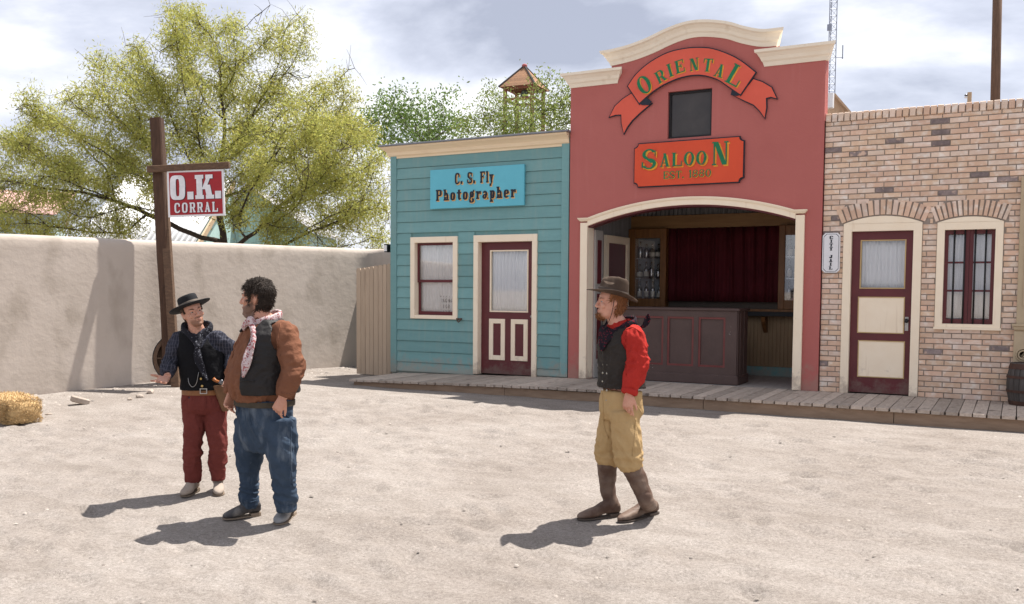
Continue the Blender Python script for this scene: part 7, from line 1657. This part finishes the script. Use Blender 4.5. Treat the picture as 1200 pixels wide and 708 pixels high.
def bell_tower():
    D = 46; c = far((614.5, 104), D); ze = c.z; k = D/FPX; h = .85; t = thing('bell_tower', 'small wooden bell tower with pyramid shingle roof rising above the trees', 'bell tower', (c.x, c.y, 0))
    ang = math.atan2(CR.y, CR.x)-R(24); ux = Vector((math.cos(ang), math.sin(ang), 0)); uy = Vector((-ux.y, ux.x, 0)); O = Vector((c.x, c.y, 0)); up = Vector((0, 0, 1))
    RED = pm('red_brown_tower_timber', (.24, .09, .06), (.17, .065, .045), 5, .8, .2); SH = pm('weathered_shingle', (.36, .19, .10), (.21, .12, .075), 4, .85, .4, 20, rand=.2, stretch=(3, 3, 3)); DK = pm('dark_ridge', (.06, .055, .055))
    za = far((614.5, 78), D).z; hw = .92; ph = .72
    for a in (-1, 1):
        for b in (-1, 1): g = G(); p = O+ux*a*ph+uy*b*ph; g.loft([[p+ux*x*.08+uy*y*.08+up*z for x, y in ((-1, -1), (1, -1), (1, 1), (-1, 1))] for z in (ze-3.2, ze)]); g.build('post', RED, t)
    for z in (ze-.62, ze-.06):
        for s_, (A, B) in enumerate(((ux, uy), (uy, ux))):
            for b in (-1, 1): g = G(); p = O+B*b*ph; q = ph-.083; g.loft([[p+A*x+B*y*.05+up*(z+w*.06) for y, w in ((-1, -1), (1, -1), (1, 1), (-1, 1))] for x in (-q, q)]); g.build('rail', RED, t)
    nC = 8; H = za-ze
    for (A, B) in ((ux, uy), (uy, -ux), (-ux, -uy), (-uy, ux)):       # face looking along -B
        for i in range(nC):
            s0, s1 = 1-i/nC, 1-(i+1)/nC; z0, z1 = ze+H*i/nC, ze+H*(i+1)/nC; w0, w1 = hw*s0, hw*s1; g = G(); t0 = .05
            g.add([O+A*x+B*y+up*z for x, y, z in ((-w0-.01, -w0-t0, z0-.03), (w0+.01, -w0-t0, z0-.03), (w1, -w1-.004, z1+.02), (-w1, -w1-.004, z1+.02), (-w0, -w0+.02, z0-.03), (w0, -w0+.02, z0-.03))], [(0, 1, 2, 3), (4, 5, 1, 0), (0, 3, 4), (1, 5, 2), (4, 3, 2, 5)]); g.build('shingle_course', SH, t)
    for a, b in ((-1, -1), (1, -1), (1, 1), (-1, 1)): g = G(); g.tube([O+ux*a*(hw+.04)+uy*b*(hw+.04)+up*(ze-.02), O+up*(za+.03)], [.055, .045], 6); g.build('ridge_cap', DK, t)
    g = G(); g.ell(O+up*(za+.02), (.14, .14, .10)); g.build('finial', pm('red_finial', (.42, .12, .12)), t, smooth=True)
    g = G(); g.lathe([(.02, .0), (.12, -.02), (.17, -.15), (.2, -.35), (.27, -.46), (.25, -.46), (.02, -.2)], O+up*(ze-.05), 16); g.build('bell', pm('green_bronze_bell', (.20, .27, .26), (.13, .18, .18), 8, .5, .1, metal=.5), t, smooth=True)
    g = G(); g.loft([[O+ux*x*ph*.98+uy*y*ph*.98+up*z for x, y in ((-1, -1), (1, -1), (1, 1), (-1, 1))] for z in (0, ze-2.6)]); g.build('tower_shaft', pm('tower_boards', (.3, .2, .13), (.2, .13, .085), 4, .85, .3, stretch=(5, 5, .5)), t)
bell_tower()
def mast():
    D = 70; o = far((968.5, 330), D); O = Vector((o.x, o.y, 0)); t = thing('radio_mast', 'thin steel lattice radio mast rising behind the saloon parapet', 'mast', tuple(O)); ST = pm('galvanised_steel', (.30, .33, .40), (.22, .24, .3), 10, .5, 0, metal=.4)
    rt = Vector((math.cos(-YAW), math.sin(-YAW), 0)); fw = Vector((-rt.y, rt.x, 0)); L3 = [O-rt*.27, O+rt*.27, O+fw*.45]; H = 27
    for p in L3: g = G(); g.tube([p, p+Vector((0, 0, H))], .032, 6); g.build('leg', ST, t)
    g = G(); z = .5; i = 0
    while z < H-.6:
        for a, b in ((0, 1), (1, 2), (2, 0)):
            p, q = (L3[a], L3[b]) if i % 2 == 0 else (L3[b], L3[a]); g.tube([p+Vector((0, 0, z)), q+Vector((0, 0, z+.5))], .013, 4); g.tube([p+Vector((0, 0, z)), q+Vector((0, 0, z))], .012, 4)
        z += .5; i += 1
    g.build('lattice_brace', ST, t)
    za = far((972, 71), D).z; g = G(); p = L3[1]+Vector((0, 0, za)); g.tube([p, p+rt*.55], .03, 6); g.tube([p+rt*.5+Vector((0, 0, -.1)), p+rt*.5+Vector((0, 0, .9))], .04, 6); g.build('antenna_arm', ST, t)
    g = G(); p = L3[0]+Vector((0, 0, far((966, 37), D).z)); g.box(p.x-.12, p.x+.2, p.y-.2, p.y-.05, p.z-.25, p.z+.2); g.build('equipment_box', ST, t)
mast()
def pole():
    D = 27; o = far((1163, 330), D); z1 = far((1167, -30), D).z+2; p1 = far((1167.5, -10), D); t = thing('utility_pole', 'tall brown wooden utility pole behind the brick jail parapet', 'pole', (o.x, o.y, 0)); g = G()
    g.tube([(o.x, o.y, 0), ((o.x*.4+p1.x*.6), (o.y*.4+p1.y*.6), z1*.6), (p1.x, p1.y, z1)], [.15, .128, .12], 12); g.build('pole_shaft', pm('brown_creosote_pole', (.17, .10, .065), (.10, .06, .04), 5, .85, .3, 20, stretch=(6, 6, .4)), t, smooth=True)
    g = G(); q = Vector((p1.x, p1.y, z1-.4)); g.box(q.x-1.1, q.x+1.1, q.y-.2, q.y-.1, q.z, q.z+.12); g.build('crossarm', BEAM, t)
pole()
def stub():
    D = 19.5; a = far((1136, 119), D); z = far((1136, 108.5), D).z; t = thing('roof_vent_post', 'short pale wooden post with an insulator standing on the jail roof', 'post', (a.x, a.y, 3.3)); g = G()
    g.box(a.x-.04, a.x+.04, a.y-.04, a.y+.04, 3.35, z); g.build('post', pm('pale_timber', (.5, .37, .24), (.42, .3, .19)), t)
    for dz, m in ((-.10, SWHT), (-.06, GUN)): g = G(); g.ell((a.x-.065, a.y-.03, z+dz), (.035, .03, .022)); g.build('insulator', m, t, smooth=True)
stub()
def gable():
    D = 26; pa, pl, pr = far((977, 111), D), far((935, 138), D), far((996, 133), D); t = thing('tan_gable_house', 'tan shingled gable roof peeking between the saloon and jail parapets', 'house', (pa.x, pa.y, 0)); b = Vector((-CR.y, CR.x, 0)).normalized()*6
    SHG = pm('tan_shingle', (.5, .36, .25), (.36, .25, .17), 9, .9, .5, 14); g = G(); e = (pr-pa)*.6
    g.prism([pl, pr, pa], b); g.prism([Vector((pl.x, pl.y, 0)), Vector((pr.x, pr.y, 0)), pr+Vector((0, 0, -.02)), pl+Vector((0, 0, -.02))], b); g.build('gable_wall', SHG, t)
    g = G(); g.prism([pa+Vector((0, 0, .02)), pr+e*.1+Vector((0, 0, .02)), pr+e*.1+Vector((0, 0, -.06)), pa+Vector((0, 0, -.06))], -b.normalized()*.12); g.build('rake_board', SHG, t)
    g = G(); c = far((971.5, 114), D-.3); g.box(c.x-.14, c.x+.12, c.y-.1, c.y+.1, c.z-.3, c.z+.10); g.build('roof_vent', SWHT, t)
gable()
def lamp():
    c = fac((456.5, 291), .3); t = thing('floodlight', 'small black and white floodlight on the left corner of the teal house', 'lamp', tuple(c)); g = G()
    g.box(c.x-.06, c.x+.02, c.y-.09, c.y+.05, c.z-.07, c.z+.07); g.build('lamp_housing', BLACK, t, bevel=.01)
    g = G(); g.box(c.x-.045, c.x+.012, c.y-.1, c.y-.0905, c.z-.055, c.z+.05); g.build('lens', SWHT, t); g = G(); g.box(c.x+.021, HX0+.01, c.y-.02, c.y+.02, c.z-.02, c.z+.02); g.build('bracket', BLACK, t)
lamp()
